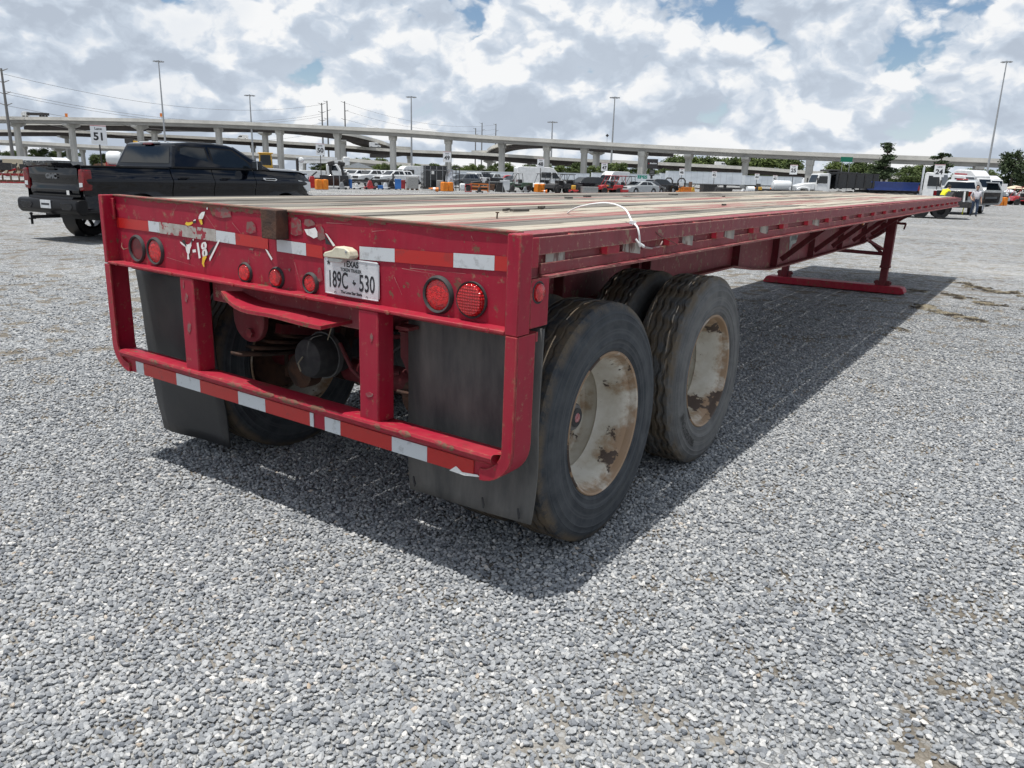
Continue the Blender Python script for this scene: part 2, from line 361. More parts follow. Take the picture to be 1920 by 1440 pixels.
# ================================================================== concrete interchange
M_conc = mat('concrete_pale_sunlit', (.62, .60, .55), .9, col2=(.50, .485, .445), scale=.15, lo=.4, hi=.65, stretch=(1, 1, .3))  # sun on the parapet faces lightened into the concrete colour
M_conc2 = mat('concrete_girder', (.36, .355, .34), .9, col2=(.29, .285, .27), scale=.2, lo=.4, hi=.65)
M_pier = mat('concrete_pier', (.52, .51, .475), .9, col2=(.35, .345, .325), scale=.35, lo=.4, hi=.65, stretch=(1, 1, .25))
M_road = mat('bridge_road', (.25, .25, .24), .9)
def cat_rom(P, n):
    out = []
    for i in range(len(P)-1):
        p0, p1, p2, p3 = P[max(i-1, 0)], P[i], P[i+1], P[min(i+2, len(P)-1)]
        for k in range(n):
            t = k/n; out.append(.5*((2*p1) + (p2-p0)*t + (2*p0-5*p1+4*p2-p3)*t*t + (3*p1-p0-3*p2+p3)*t**3))
    return out + [P[-1]]
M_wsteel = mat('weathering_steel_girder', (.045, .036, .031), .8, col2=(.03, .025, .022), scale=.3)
def overpass(name, label, pts, width, piers, gmat=None, par=1.0, slab=.55, gird=1.6, n=5, group=None, colw=2.0, cap=True):
    """pts: (px, py of parapet top, D)"""
    P = cat_rom([at(*q) for q in pts], n); root = thing(name, label, 'overpass', (P[0].x, P[0].y, 0), 0, group); o = Vector((P[0].x, P[0].y, 0))
    lat = []
    for i in range(len(P)):
        d = P[min(i+1, len(P)-1)] - P[max(i-1, 0)]; d.z = 0; d.normalize(); s = Vector((d.y, -d.x, 0))
        if s.dot(CAM - P[i]) < 0: s = -s
        lat.append(s)                       # towards the camera
    def sweep(sec, nm, m, parent=root):
        mb = MB(); k = len(sec)
        vs = [P[i] - o - lat[i]*a + Vector((0, 0, b)) for i in range(len(P)) for a, b in sec]
        fs = [(i*k+j, i*k+(j+1) % k, (i+1)*k+(j+1) % k, (i+1)*k+j) for i in range(len(P)-1) for j in range(k)]
        fs += [tuple(range(k)), tuple(range((len(P)-1)*k, len(P)*k))]
        mb.add(vs, fs); return mb.build(nm, m, parent, smooth=20)
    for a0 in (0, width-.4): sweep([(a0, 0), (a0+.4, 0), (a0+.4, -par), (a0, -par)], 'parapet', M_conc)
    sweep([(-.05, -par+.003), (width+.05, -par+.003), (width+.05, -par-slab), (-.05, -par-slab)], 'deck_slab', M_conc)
    ng = 4; gw = .5 if gmat is None else (width-2.4)/4-.05
    for k in range(ng):
        a = 1.2 + (width-2.4-gw)*k/(ng-1)
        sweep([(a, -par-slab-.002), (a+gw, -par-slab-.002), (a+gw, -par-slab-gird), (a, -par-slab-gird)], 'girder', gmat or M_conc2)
    for (px, kind) in piers:
        best = min(range(len(P)), key=lambda i: abs(((P[i]-CAM).dot(_r2)/(P[i]-CAM).dot(_fw))*FPX+960-px))
        # refine between samples
        q = P[best]; l = lat[best]; d = Vector((-l.y, l.x, 0)); bestq = (1e9, q)
        for k in range(-40, 41):
            i2 = min(max(best + (1 if k > 0 else -1), 0), len(P)-1); qq = q.lerp(P[i2], abs(k)/40)
            e_ = abs(((qq-CAM).dot(_r2)/(qq-CAM).dot(_fw))*FPX+960-px)
            if e_ < bestq[0]: bestq = (e_, qq)
        q = bestq[1]; c = q - o - l*(width/2); zt = q.z - par - slab - gird + .02; rz = math.atan2(d.y, d.x)
        mb = MB(); w = colw
        offs = (-width*.28, width*.28) if kind == 'bent' else (0,)
        for f_ in offs:
            cc = c - l*f_
            mb.add([(Matrix.Rotation(rz, 3, 'Z') @ Vector((x, y, 0))) + Vector((cc.x, cc.y, z)) for z in (-.3, zt-(1.2 if cap else 0)) for x, y in ((-w*.5,-w*.38),(-w*.38,-w*.5),(w*.38,-w*.5),(w*.5,-w*.38),(w*.5,w*.38),(w*.38,w*.5),(-w*.38,w*.5),(-w*.5,w*.38))],
               [tuple(range(8)), tuple(range(8, 16))] + [(i, (i+1) % 8, 8+(i+1) % 8, 8+i) for i in range(8)])
        pr = mb.build('pier', M_pier, root, smooth=20)
        hw = width*.42 if kind in ('hammer', 'bent') else w*.75
        mb = MB(); sec = [(-hw, zt), (hw, zt), (hw, zt-.75), (w*.52 if kind != 'bent' else hw, zt-1.6), (-(w*.52 if kind != 'bent' else hw), zt-1.6), (-hw, zt-.75)]
        mb.add([(Matrix.Rotation(rz, 3, 'Z') @ Vector((s_*w*.58, a, 0))) + Vector((c.x, c.y, z)) for s_ in (-1, 1) for a, z in sec],
            [tuple(range(6)), tuple(range(6, 12))] + [(i, (i+1) % 6, 6+(i+1) % 6, 6+i) for i in range(6)])
        mb.build('pier_cap', M_pier, pr, smooth=0)
    return root
overpass('overpass', 'tall front overpass crossing the whole picture on single concrete columns',
    [(-120,217,345),(0,218,335),(150,220,325),(300,223,315),(450,228,308),(600,235,302),(760,243,296),(900,253,290),(1060,262,282),(1200,270,274),(1400,280,262),(1600,288,250),(1860,297,236),(2050,304,226)],
    8.5, [(12,'hammer'),(116,'hammer'),(246,'hammer'),(397,''),(513,''),(624,''),(729,''),(834,''),(936,''),(1021,''),(1092,''),(1203,'bent'),(1290,'hammer'),(1398,'hammer'),(1520,'bent'),(1666,'hammer'),(1842,'hammer')], par=.85, slab=.4, gird=1.1)
overpass('overpass', 'dark sweeping ramp whose curved end turns back behind the front overpass',
    [(40,229,470),(150,229,460),(260,230,450),(400,231,440),(500,233,432),(577,239,428),(650,248,430),(692,257,438),(722,266,455),(736,273,480),(728,279,515),(690,284,550)],
    11, gmat=M_wsteel, piers=[(275,'hammer'),(485,'hammer'),(644,'hammer')], par=1.0, slab=.6, gird=2.4, colw=2.6)
overpass('overpass', 'long middle level highway bridge running down to the right edge',
    [(-100,243,520),(0,243,505),(100,243,490),(200,247,480),(300,252,470),(400,257,462),(600,269,450),(735,279,440),(900,286,430),(1080,297,415),(1200,302,405),(1400,312,390),(1500,319,380),(1640,327,365),(1800,335,350)],
    14, gmat=M_wsteel, piers=[(105,'hammer'),(245,'hammer'),(352,'hammer'),(462,''),(760,''),(1090,''),(1245,''),(1385,'')], par=1.0, slab=.5, gird=1.8)
overpass('overpass', 'lowest bridge level at left passing behind the black pickup',
    [(-100,257,440),(0,262,432),(110,268,425),(220,274,418),(330,279,412),(517,288,405),(629,295,398),(712,302,392),(800,308,386),(900,314,380)],
    10, [(30,''),(95,'hammer'),(140,''),(330,''),(560,''),(715,''),(790,'')], par=1.0, slab=.5, gird=1.3, colw=1.7)
overpass('overpass', 'tight curved flyover ramp with dark underside right of the middle',
    [(1240,276,335),(1180,274,350),(1128,270,368),(1070,266,385),(1010,263,402),(960,265,420),(928,271,440),(913,281,462),(925,289,490),(970,293,505),(1030,299,515),(1090,303,520)],
    9, gmat=M_wsteel, piers=[(1003,'hammer'),(1106,'hammer'),(930,'hammer')], par=1.0, slab=.6, gird=2.0, colw=2.6)
# ================================================================== masts, pylons, wires
M_galv = mat('galvanised_steel', (.36, .37, .38), .55, .3)
M_dkpole = mat('weathered_pole', (.17, .165, .16), .8)
def light_mast(px, ptop, D, label, n=8):
    b = spot(px, D); zt = zat(px, ptop, D); b2 = at(px, ptop, D); b.x, b.y = b2.x, b2.y
    t = thing('light_mast', label, 'light mast', b, 0, 'high mast lights around the interchange')
    k = D/300
    MB().tube([(0,0,0), (0,0,zt*.5), (0,0,zt)], [.42*k, .31*k, .18*k], 10).build('pole', M_galv, t)
    MB().lathe([(.95*k, zt-.45*k), (1.12*k, zt-.45*k), (1.12*k, zt-.25*k), (.95*k, zt-.25*k)], axis='z', n=16, closed=True).build('ring', M_galv, t)
    for i in range(n):
        a = 6.283*i/n; MB().obox((1.5*k*math.cos(a), 1.5*k*math.sin(a), zt-.42*k), (.42*k, .24*k, .13*k), (0, 0, a)).build('luminaire', M_galv, t)
    return t
light_mast(297, 113, 265, 'tallest light mast standing above the black pickup cab')
light_mast(468, 177, 375, 'light mast rising behind the front overpass left of the three pylons')
light_mast(771, 180, 350, 'light mast standing between lane signs 50 and 49')
light_mast(1153, 181, 335, 'light mast standing right of lane sign 47')
light_mast(1036, 227, 500, 'smallest light mast seen above the curved flyover ramp')
light_mast(1888, 114, 205, 'leaning looking light mast at the far right above the dark tree')
def pylon(px, ptop, D, label, arms=4, al=2.6):
    b2 = at(px, ptop, D); t = thing('power_pylon', label, 'power pole', (b2.x, b2.y, 0), YAW, 'transmission poles behind the interchange'); zt = b2.z
    MB().tube([(0,0,0), (0,0,zt)], [.75, .38], 8).build('pole', M_dkpole, t)
    for i in range(arms):
        z = zt - 1.0 - i*zt*.115; s = 1 if i % 2 else -1
        for sg in ((-1, 1) if arms > 3 else (s,)):
            MB().tube([(0, 0, z), (sg*al, 0, z+.9)], [.22, .14], 6).build('cross_arm', M_dkpole, t)
    return t, Vector((b2.x, b2.y, zt))
PY = {}
for k, (px, pt, D, lb, ar) in dict(a=(2, 128, 330, 'grey transmission pole cut off by the left picture edge', 4), b=(603, 193, 560, 'leftmost of the three transmission poles behind the dark ramp', 4), c=(613, 189, 590, 'middle one of the three transmission poles behind the dark ramp', 3), d=(646, 190, 580, 'rightmost of the three transmission poles behind the dark ramp', 3),
    e=(892, 240, 760, 'short far transmission pole left of the pair near the flyover', 2), f=(904, 230, 760, 'left pole of the far pair near the flyover ramp', 3), g=(930, 232, 780, 'right pole of the far pair near the flyover ramp', 3)).items():
    PY[k] = pylon(px, pt, D, lb, ar)[1]
def wire(p, q, sag, r=.085):
    pts = [p.lerp(q, i/16) - Vector((0, 0, sag*4*(i/16)*(1-i/16))) for i in range(17)]
    return pts
def wire_run(label, pairs, sag):
    mb = MB(); o = pairs[0][0]; 
    t = thing('power_line', label, 'power line', (o.x, o.y, 0))
    for p, q in pairs:
        MB().tube([w - Vector((o.x, o.y, 0)) for w in wire(p, q, sag)], .075, 5).build('conductor', M_dkpole, t)
wire_run('bundle of power lines sagging from the left edge to the three poles',
    [(PY['a'] - Vector((0, 0, dz)), PY['b'] - Vector((0, 0, dz2))) for dz, dz2 in ((2, 1), (8.5, 7), (9.5, 8.5), (14, 13), (18.5, 19))], 8)
wire_run('power lines falling from the three poles to the far pair on the right',
    [(PY['d'] - Vector((0, 0, dz)), PY['g'] - Vector((0, 0, dz2))) for dz, dz2 in ((1, 1), (6, 5), (12, 9))], 7)
# ================================================================== trees
def leaf_mat(name, a, b_, c):
    m, nt, N, L, bs = _nt(name); bs.inputs['Roughness'].default_value = .75; bs.inputs['Specular IOR Level'].default_value = .2
    oi = N.new('ShaderNodeObjectInfo'); g = N.new('ShaderNodeNewGeometry')
    f = _noise(nt, _coord(nt, 'Object'), .9, 3, .6); col = _mix(nt, _range(nt, f, .35, .65), a, b_)
    col = _mix(nt, _range(nt, g.outputs['Random Per Island'], .2, 1.0, 0, .6), col, c); L.new(col, bs.inputs['Base Color'])
    bs.inputs['Subsurface Weight'].default_value = 0
    return m
M_leaf = leaf_mat('leaves_oak', (.050, .078, .026), (.082, .115, .038), (.12, .145, .055))
M_leaf2 = leaf_mat('leaves_light', (.085, .125, .032), (.125, .165, .05), (.16, .19, .07))
M_pine = leaf_mat('needles_pine', (.038, .060, .030), (.060, .085, .040), (.085, .105, .055))
M_bark = mat('bark', (.13, .105, .085), .95, col2=(.07, .058, .048), scale=4, stretch=(1, 1, .2))
def crown_mesh(name, m, blobs, n, size, seed):
    r = np.random.default_rng(seed); B = np.array(blobs, float)   # x,y,z,rx,rz
    w = B[:, 3]**2*B[:, 4]; w /= w.sum(); idx = r.choice(len(B), n, p=w)
    u = r.normal(size=(n, 3)); u /= np.linalg.norm(u, axis=1)[:, None]; rad = r.random(n)**.42
    # uneven clumps on every limb
    cl = r.normal(size=(len(B), 9, 3)); cl /= np.linalg.norm(cl, axis=2)[:, :, None]
    pick = cl[idx, r.integers(0, 9, n)]; u = u*.62 + pick*.55
    P = B[idx, :3] + u*rad[:, None]*np.stack([B[idx, 3], B[idx, 3], B[idx, 4]], 1)
    a = r.normal(size=(n, 3)); a /= np.linalg.norm(a, axis=1)[:, None]; b = np.cross(a, r.normal(size=(n, 3))); b /= np.linalg.norm(b, axis=1)[:, None]
    s = size*r.uniform(.55, 1.35, n)[:, None]; a *= s; b *= s*r.uniform(.5, .95, n)[:, None]
    V = np.stack([P-a, P-b*.7+a*.1, P+a, P+b*.8], 1).reshape(-1, 3); F = np.arange(4*n).reshape(n, 4)
    me = bpy.data.meshes.new(name); me.from_pydata(V.tolist(), [], F.tolist()); me.materials.append(m); me.update(); return me
def rblobs(n, h0, h1, rad, seed, br=(.28, .5)):
    r = random.Random(seed); out = []
    for i in range(n):
        t = i/(n-1); z = h0 + (h1-h0)*t; R_ = rad*math.sin(math.pi*(.18+.74*t))**.8; a = i*2.4 + r.random(); d = R_*r.uniform(.15, .75); q = rad*r.uniform(*br)
        out.append((d*math.cos(a), d*math.sin(a), z, q, q*.75))
    return out
TV = []
for i in range(5):
    bl = rblobs(13, 1.5, 7.3, 3.6, 50+i)
    TV.append(crown_mesh('crown', (M_leaf, M_leaf2, M_leaf, M_leaf2, M_leaf)[i], bl, 3200, .25, 80+i))
PV = []
for i in range(2):
    r = random.Random(20+i); bl = []
    for k in range(13):
        z = 4.5 + k*.72 + r.uniform(-.3, .3); a = r.random()*6.28; d = (1.9-.11*k)*r.uniform(.2, 1.1); q = r.uniform(1.1, 1.9)*(1-.04*k); bl.append((d*math.cos(a), d*math.sin(a), z, q, q*.62))
    PV.append((crown_mesh('crown', M_pine, bl, 5200, .24, 120+i), bl))
DV = crown_mesh('crown', M_pine, rblobs(16, 1.4, 8.2, 3.6, 77, (.3, .5)), 5200, .24, 140)
def trunk_mb(h, r, limbs=4, seed=0):
    q = random.Random(seed); mb = MB(); mb.tube([(0,0,-.2), (q.uniform(-.1,.1), q.uniform(-.1,.1), h*.5), (q.uniform(-.25,.25), 0, h)], [r, r*.72, r*.35], 8)
    for i in range(limbs):
        z = h*(.45+.12*i); a = q.random()*6.28; l = h*.3; mb.tube([(0, 0, z), (l*.5*math.cos(a), l*.5*math.sin(a), z+l*.3), (l*math.cos(a), l*math.sin(a), z+l*.55)], [r*.4, r*.28, r*.12], 6)
    return mb
TRK = trunk_mb(5.5, .28, 5, 1).mesh('trunk', M_bark); PTRK = trunk_mb(12.5, .22, 0, 3).mesh('trunk', M_bark); DTRK = trunk_mb(7, .3, 5, 4).mesh('trunk', M_bark)
def tree(name, label, cat, loc, s, crown, trunk, rz, group, sz=None):
    t = thing(name, label, cat, loc, rz, group); t.scale = (s, s, sz or s)
    for nm, me in (('trunk', trunk), ('crown', crown)):
        o = bpy.data.objects.new(nm, me); C.objects.link(o); o.parent = t
    return t
rt = random.Random(11); ORD = 'first second third fourth fifth sixth seventh eighth ninth tenth eleventh twelfth thirteenth fourteenth fifteenth sixteenth'.split()
def row(x0, x1, n, D, ytop, label, group, jit=6):
    for i in range(n):
        px = x0 + (x1-x0)*(i+.5)/n + rt.uniform(-jit, jit); d = D*rt.uniform(.94, 1.08); h = zat(px, ytop + rt.uniform(-3, 5), d)
        s_ = max(h, 2.5)/8.4; t_ = tree('tree', '%s from the left: %s' % (ORD[i], label), 'tree', spot(px, d), s_, TV[rt.randrange(5)], TRK, rt.random()*6, group); t_.scale = (s_*rt.uniform(1.25, 1.7),)*2 + (s_,)
row(-20, 140, 11, 520, 279, 'leafy tree in the row behind the white building far left', 'trees far left')
row(165, 245, 6, 500, 287, 'leafy tree in the clump behind the lane 51 sign', 'trees behind lane sign 51')
row(590, 720, 9, 480, 297, 'leafy tree in the clump below the dark ramp', 'trees below the dark ramp')
row(700, 860, 11, 330, 305, 'light green bushy tree in the row behind lane sign 49', 'trees behind lane sign 49')
row(860, 1010, 11, 330, 307, 'green tree in the row left of the tall white van', 'trees between lane signs 49 and 48')
row(1010, 1170, 12, 320, 306, 'green tree in the row right of the tall white van', 'trees between lane signs 48 and 47')
row(1160, 1250, 7, 330, 314, 'low green tree behind the long white trailer', 'trees behind the white trailer')
row(1245, 1300, 4, 480, 290, 'tall dark tree beyond the highway left of the wide pier', 'trees beyond the highway')
row(1305, 1490, 14, 500, 293, 'dark tree in the long row beyond the highway', 'tree row beyond the highway')
row(1545, 1650, 7, 360, 302, 'dark tree behind the black dump body', 'trees behind the dump truck')
row(1680, 1745, 4, 330, 308, 'dark tree just right of the tall pine', 'trees right of the pine')
row(1790, 1860, 5, 300, 316, 'dark tree behind the white truck hoods', 'trees behind the white trucks')
_h = zat(1664, 262, 190); tree('pine_tree', 'tall ragged pine standing in front of the right overpass', 'tree', spot(1656, 190), _h/14.3, PV[0][0], PTRK, .3, None).scale[0:2] = (1.75, 1.75)
_h = zat(1757, 280, 175); tree('pine_tree', 'smaller pine right behind the lane 24 sign', 'tree', spot(1757, 175), _h/14.3, PV[1][0], PTRK, 1.3, None).scale[0:2] = (1.5, 1.5)
_h = zat(1888, 272, 120); tree('cedar_tree', 'big dark dense tree at the right picture edge', 'tree', spot(1893, 120), _h/9.6, DV, DTRK, .3, None)
_h = zat(1925, 300, 126); tree('cedar_tree', 'dark tree half cut by the right picture edge', 'tree', spot(1932, 128), _h/9.6, DV, DTRK, 2.3, None)
# ================================================================== the red flatbed trailer
TAU, TRL = 0.0037, -0.0145; TILT = (TAU, -TRL, 0)
def red_paint(name, base, dusty, chip, chipamt=.60, rough=.42, dustlo=.35, dusthi=.75, dustmax=.55):
    m, nt, N, L, b = _nt(name); v = _coord(nt, 'Object'); b.inputs['Coat Weight'].default_value = .04; b.inputs['Specular IOR Level'].default_value = .22; b.inputs['Coat Roughness'].default_value = .25
    n1 = _noise(nt, v, 3.0, 7, .62); st = _coord(nt, 'Object', (9, 9, 1.2)); n2 = _noise(nt, st, 3.0, 5, .6)
    f = _math(nt, 'MULTIPLY', _range(nt, _math(nt, 'ADD', _math(nt, 'MULTIPLY', n1, .6), _math(nt, 'MULTIPLY', n2, .4)), dustlo, dusthi), dustmax)
    c = _mix(nt, f, base, dusty)
    n3 = _noise(nt, v, 11, 9, .72); chipf = _range(nt, n3, chipamt, chipamt+.012)
    c = _mix(nt, chipf, c, chip)
    gr = _range(nt, _noise(nt, _coord(nt, 'Object', (5, 5, .9)), 2.2, 8, .7), .52, .78); c = _mix(nt, _math(nt, 'MULTIPLY', gr, .62), c, tuple(x*.42+.012 for x in base))
    n4 = _range(nt, _noise(nt, v, 60, 3, .6), .68, .72); c = _mix(nt, _math(nt, 'MULTIPLY', n4, .5), c, dusty)
    bv = N.new('ShaderNodeBevel'); bv.samples = 3; bv.inputs['Radius'].default_value = .007
    dt = N.new('ShaderNodeVectorMath'); dt.operation = 'DOT_PRODUCT'; ge = N.new('ShaderNodeNewGeometry'); L.new(bv.outputs[0], dt.inputs[0]); L.new(ge.outputs['Normal'], dt.inputs[1])
    ew = _range(nt, _math(nt, 'ADD', _math(nt, 'SUBTRACT', 1.0, dt.outputs['Value']), _math(nt, 'MULTIPLY', _math(nt, 'SUBTRACT', _noise(nt, v, 24, 6, .7), .5), .60)), .055, .115)
    c = _mix(nt, _math(nt, 'MULTIPLY', ew, .8), c, _mix(nt, _range(nt, _noise(nt, v, 40, 4, .6), .45, .55), chip, tuple(min(1, x*1.9) for x in chip)))
    L.new(c, b.inputs['Base Color'])
    L.new(_math(nt, 'ADD', _range(nt, f, 0, .6, rough, rough+.25), _math(nt, 'MULTIPLY', chipf, .2)), b.inputs['Roughness'])
    _bump(nt, b, _math(nt, 'ADD', _math(nt, 'MULTIPLY', chipf, -.6), _math(nt, 'MULTIPLY', n3, .35)), .25, .004)
    return m
M_red = red_paint('trailer_red_paint', (.310, .005, .028), (.30, .048, .062), (.17, .085, .055), .625, dustmax=.6)
M_redside = red_paint('trailer_red_paint_dusty_shaded', (.225, .012, .027), (.24, .095, .10), (.27, .18, .13), .60, dustlo=.25, dusthi=.65, dustmax=.75)  # dust, with shade and sky sheen of the off-sun side mixed into the colour
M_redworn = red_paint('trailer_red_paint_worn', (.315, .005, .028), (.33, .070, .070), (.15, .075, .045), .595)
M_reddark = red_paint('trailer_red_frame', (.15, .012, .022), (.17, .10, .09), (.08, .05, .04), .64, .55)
M_rust = mat('rusty_steel', (.11, .055, .035), .85, .15, col2=(.045, .028, .022), scale=9, lo=.4, hi=.6, bump=.4, bscale=80)
M_rustedge = mat('rusted_red_edge', (.23, .05, .045), .8, col2=(.16, .095, .065), scale=14, lo=.42, hi=.52, bump=.5, bscale=60)
def tape_mat(name, a, b_, dirt):
    m, nt, N, L, b = _nt(name); v = _coord(nt, 'Object', (150, 150, 150))
    ck = N.new('ShaderNodeTexWave'); ck.bands_direction = 'DIAGONAL'; ck.inputs['Scale'].default_value = .9; L.new(v, ck.inputs[0])
    c = _mix(nt, _math(nt, 'MULTIPLY', ck.outputs[0], .7), a, b_); d = _range(nt, _noise(nt, _coord(nt, 'Object'), 22, 7, .65), .56, .66)
    L.new(_mix(nt, _math(nt, 'MULTIPLY', d, .5), c, dirt), b.inputs['Base Color']); b.inputs['Roughness'].default_value = .32; return m
M_tapew = tape_mat('reflective_white', (.60, .63, .65), (.45, .49, .52), (.22, .22, .22))
M_taper = tape_mat('reflective_red', (.47, .018, .016), (.36, .012, .012), (.20, .03, .03))
def peeled_mat():
    m, nt, N, L, b = _nt('peeled_tape'); v = _coord(nt, 'Object'); n = _noise(nt, v, 17, 8, .7)
    c = _mix(nt, _range(nt, n, .40, .62), (.42, .40, .37), (.30, .27, .24)); c = _mix(nt, _range(nt, _noise(nt, v, 26, 6, .65), .56, .60), c, (.29, .03, .045))
    L.new(c, b.inputs['Base Color']); b.inputs['Roughness'].default_value = .8; return m
M_peel = peeled_mat()
M_blk = mat('black_rubber', (.028, .028, .03), .75, col2=(.05, .05, .05), scale=20)
M_lens = mat('red_lens', (.66, .008, .012), .12, coat=.6, col2=(.40, .004, .008), scale=55, lo=.45, hi=.55, bump=.6, bscale=170)
M_lensd = mat('red_lens_dead', (.16, .010, .016), .35, col2=(.12, .012, .016), scale=40)
M_amber = mat('amber_lens', (.50, .15, .02), .3)
M_white = mat('sticker_white', (.78, .78, .76), .5, col2=(.6, .6, .58), scale=40, lo=.55, hi=.7)
M_black = mat('sticker_black', (.02, .02, .022), .5)
M_yellow = mat('sticker_yellow', (.75, .50, .03), .5)
M_plate = mat('plate_aluminium', (.66, .68, .70), .38, .15, col2=(.52, .54, .57), scale=12, lo=.45, hi=.7)
M_ink = mat('plate_ink', (.015, .016, .022), .5)
M_cream = mat('cream_plastic', (.60, .565, .44), .5, col2=(.48, .44, .33), scale=25, lo=.5, hi=.7)
M_rope = mat('white_plastic_strap', (.80, .81, .80), .45)
M_flap = mat('mudflap_rubber', (.050, .051, .052), .62, col2=(.15, .145, .135), scale=2.6, lo=.38, hi=.72, detail=8, stretch=(3.5, 3.5, .8), bump=.15, bscale=30, rvar=.2)
M_ghost0 = mat('scratched_paint', (.38, .17, .16), .7)
TR = thing('flatbed_trailer', 'worn red flatbed semi trailer with weathered plank deck and twin axles', 'trailer')
def tb(mb, name, m, parent=None, **k):
    if parent is None: return mb.build(name, m, TR, rot=TILT, **k)
    return mb.build(name, m, parent, **k)
PY0 = .065
# rear panel, a little wavy from years of knocks
from mathutils import noise as mn
mb = MB(); nx, nz = 90, 14; rows_ = []
def panel_y(x, z): return PY0 + .0022*mn.noise(Vector((x*2.1, z*4, 3.3))) + .0012*mn.noise(Vector((x*6, z*9, 1.3)))
for j in range(nz+1):
    z = 1.045 + (1.367-1.045)*j/nz; rows_.append([(-1.239 + 2.478*i/nx, panel_y(-1.239 + 2.478*i/nx, z), z) for i in range(nx+1)])
mb.grid(rows_); mb.box(-1.239, 1.239, .070, .078, 1.045, 1.367)
tb(mb, 'rear_panel', M_red)
tb(MB().box(-1.239, 1.2165, .058, .098, 1.3675, 1.376), 'top_edge', M_rustedge, bevel=.003)
tb(MB().box(-1.239, 1.2165, -.002, .0695, 1.034, 1.0475), 'sill_ledge', M_redworn, bevel=.004)
tb(MB().box(-1.27, -1.2395, .0, .115, 1.038, 1.374), 'corner_post', M_redworn, bevel=.004)
tb(MB().box(1.217, 1.270, .0, .075, 1.034, 1.372).box(1.2605, 1.2702, .0755, .19, 1.05, 1.22), 'corner_post', M_red, bevel=.004)
tb(MB().box(-.024, .071, .0, .0645, 1.258, 1.378), 'rusty_block', M_rust, bevel=.004)
# rust creeping down from the top edge, scratches
def rust_strip(x0, x1, depth, seed, m=None):
    n = int((x1-x0)/.012); top = [(x0+(x1-x0)*i/n, 1.3675) for i in range(n+1)]; low = [(x, 1.3665 - depth*max(.06, .5+.9*mn.noise(Vector((x*9, seed, 2)))+.5*mn.noise(Vector((x*31, seed, 7))))) for x, z in top]
    g = [[(x, panel_y(x, z)-.0026, z) for x, z in row] for row in (top, low)]; return tb(MB().grid(g), 'rust_streak', m or M_rustface, smooth=0)
M_rustface = mat('flaking_rust', (.17, .085, .055), .9, col2=(.28, .045, .05), scale=45, lo=.5, hi=.58, bump=.5, bscale=90)
rust_strip(-1.05, -.42, .016, 1); rust_strip(-.52, -.03, .028, 2); rust_strip(.08, .62, .014, 3); rust_strip(.62, 1.2, .008, 4); rust_strip(-.46, -.30, .055, 6)
for (xa, za, xb, zb_) in ((-.50, 1.33, -.36, 1.21), (-.30, 1.30, -.20, 1.225), (.70, 1.20, .86, 1.195), (.55, 1.325, .62, 1.335), (-.75, 1.30, -.70, 1.355), (1.02, 1.345, 1.03, 1.33), (.66, 1.165, .70, 1.10), (-.82, 1.10, -.60, 1.08), (.10, 1.165, .14, 1.06), (.30, 1.34, .44, 1.345), (.74, 1.205, 1.0, 1.212)):
    d = Vector((xb-xa, zb_-za)).normalized(); nx_, nz_ = -d.y*.0011, d.x*.0011
    tb(MB().add([(x, panel_y(x, z)-.003, z) for x, z in ((xa, za), (xb+nx_, zb_+nz_), (xb, zb_), (xa+nx_*2.2, za+nz_*2.2))], [(0,1,2,3)]), 'scratch', M_ghost0, smooth=0)
# reflective tape on the panel
def tape(x0, x1, z0, z1, m, h=.05, name='reflective_tape'):
    mb = MB(); n = max(2, int((x1-x0)/.03)); rw = []
    for t in (-.5, .5): rw.append([(x0+(x1-x0)*i/n, panel_y(x0+(x1-x0)*i/n, z0) - .0035, z0+(z1-z0)*i/n + t*h) for i in range(n+1)])
    mb.grid(rw); return tb(mb, name, m, smooth=0)
tape(-1.232, -.951, 1.238, 1.238, M_taper); tape(-.95, -.861, 1.240, 1.239, M_tapew); tape(-.86, -.421, 1.239, 1.235, M_peel, .054, 'peeled_tape'); tape(-.42, -.282, 1.234, 1.232, M_tapew)
tape(-.281, -.063, 1.231, 1.229, M_taper); tape(-.006, .175, 1.227, 1.225, M_tapew); tape(.176, .273, 1.225, 1.222, M_taper)
tape(.481, .664, 1.239, 1.246, M_tapew); tape(.665, .943, 1.246, 1.254, M_taper); tape(.944, 1.124, 1.255, 1.262, M_tapew, .051); tape(1.125, 1.205, 1.262, 1.265, M_taper)
# lamps
def lamp(x, z, rg, rl, lens, depth=.012, proud=.014, y0=None):
    y = (PY0 if y0 is None else y0) - .002
    g = tb(MB().lathe([(rl*.96, y+.004), (rl*.98, y-depth), (rl*1.10, y-depth-.004), (rg*.96, y-depth*.7), (rg, y-.001), (rg, y+.004)], (x, 0, z), 'y', 36), 'lamp_grommet', M_blk)
    g2 = MB().lathe([(rl*.985, y), (rl*.97, y-proud*.55), (rl*.86, y-proud), (rl*.45, y-proud*1.12), (.0005, y-proud*1.15)], (x, 0, z), 'y', 36).build('lamp_lens', lens, g)
    return g
def M_led():
    m, nt, N, L, b = _nt('red_lens_led'); v = _coord(nt, 'Object', (95, 95, 95)); vo = N.new('ShaderNodeTexVoronoi'); vo.inputs['Randomness'].default_value = .15; vo.inputs['Scale'].default_value = 1.0; L.new(v, vo.inputs[0])
    L.new(_mix(nt, _range(nt, vo.outputs['Distance'], .1, .55), (.62, .02, .018), (.33, .004, .008)), b.inputs['Base Color']); b.inputs['Roughness'].default_value = .12; b.inputs['Coat Weight'].default_value = .6
    _bump(nt, b, vo.outputs['Distance'], .8, .01); return m
M_ledm = M_led()
lamp(-1.065, 1.120, .069, .056, M_lensd, .008, .001); lamp(-.907, 1.121, .069, .056, M_lens, .009, .008)
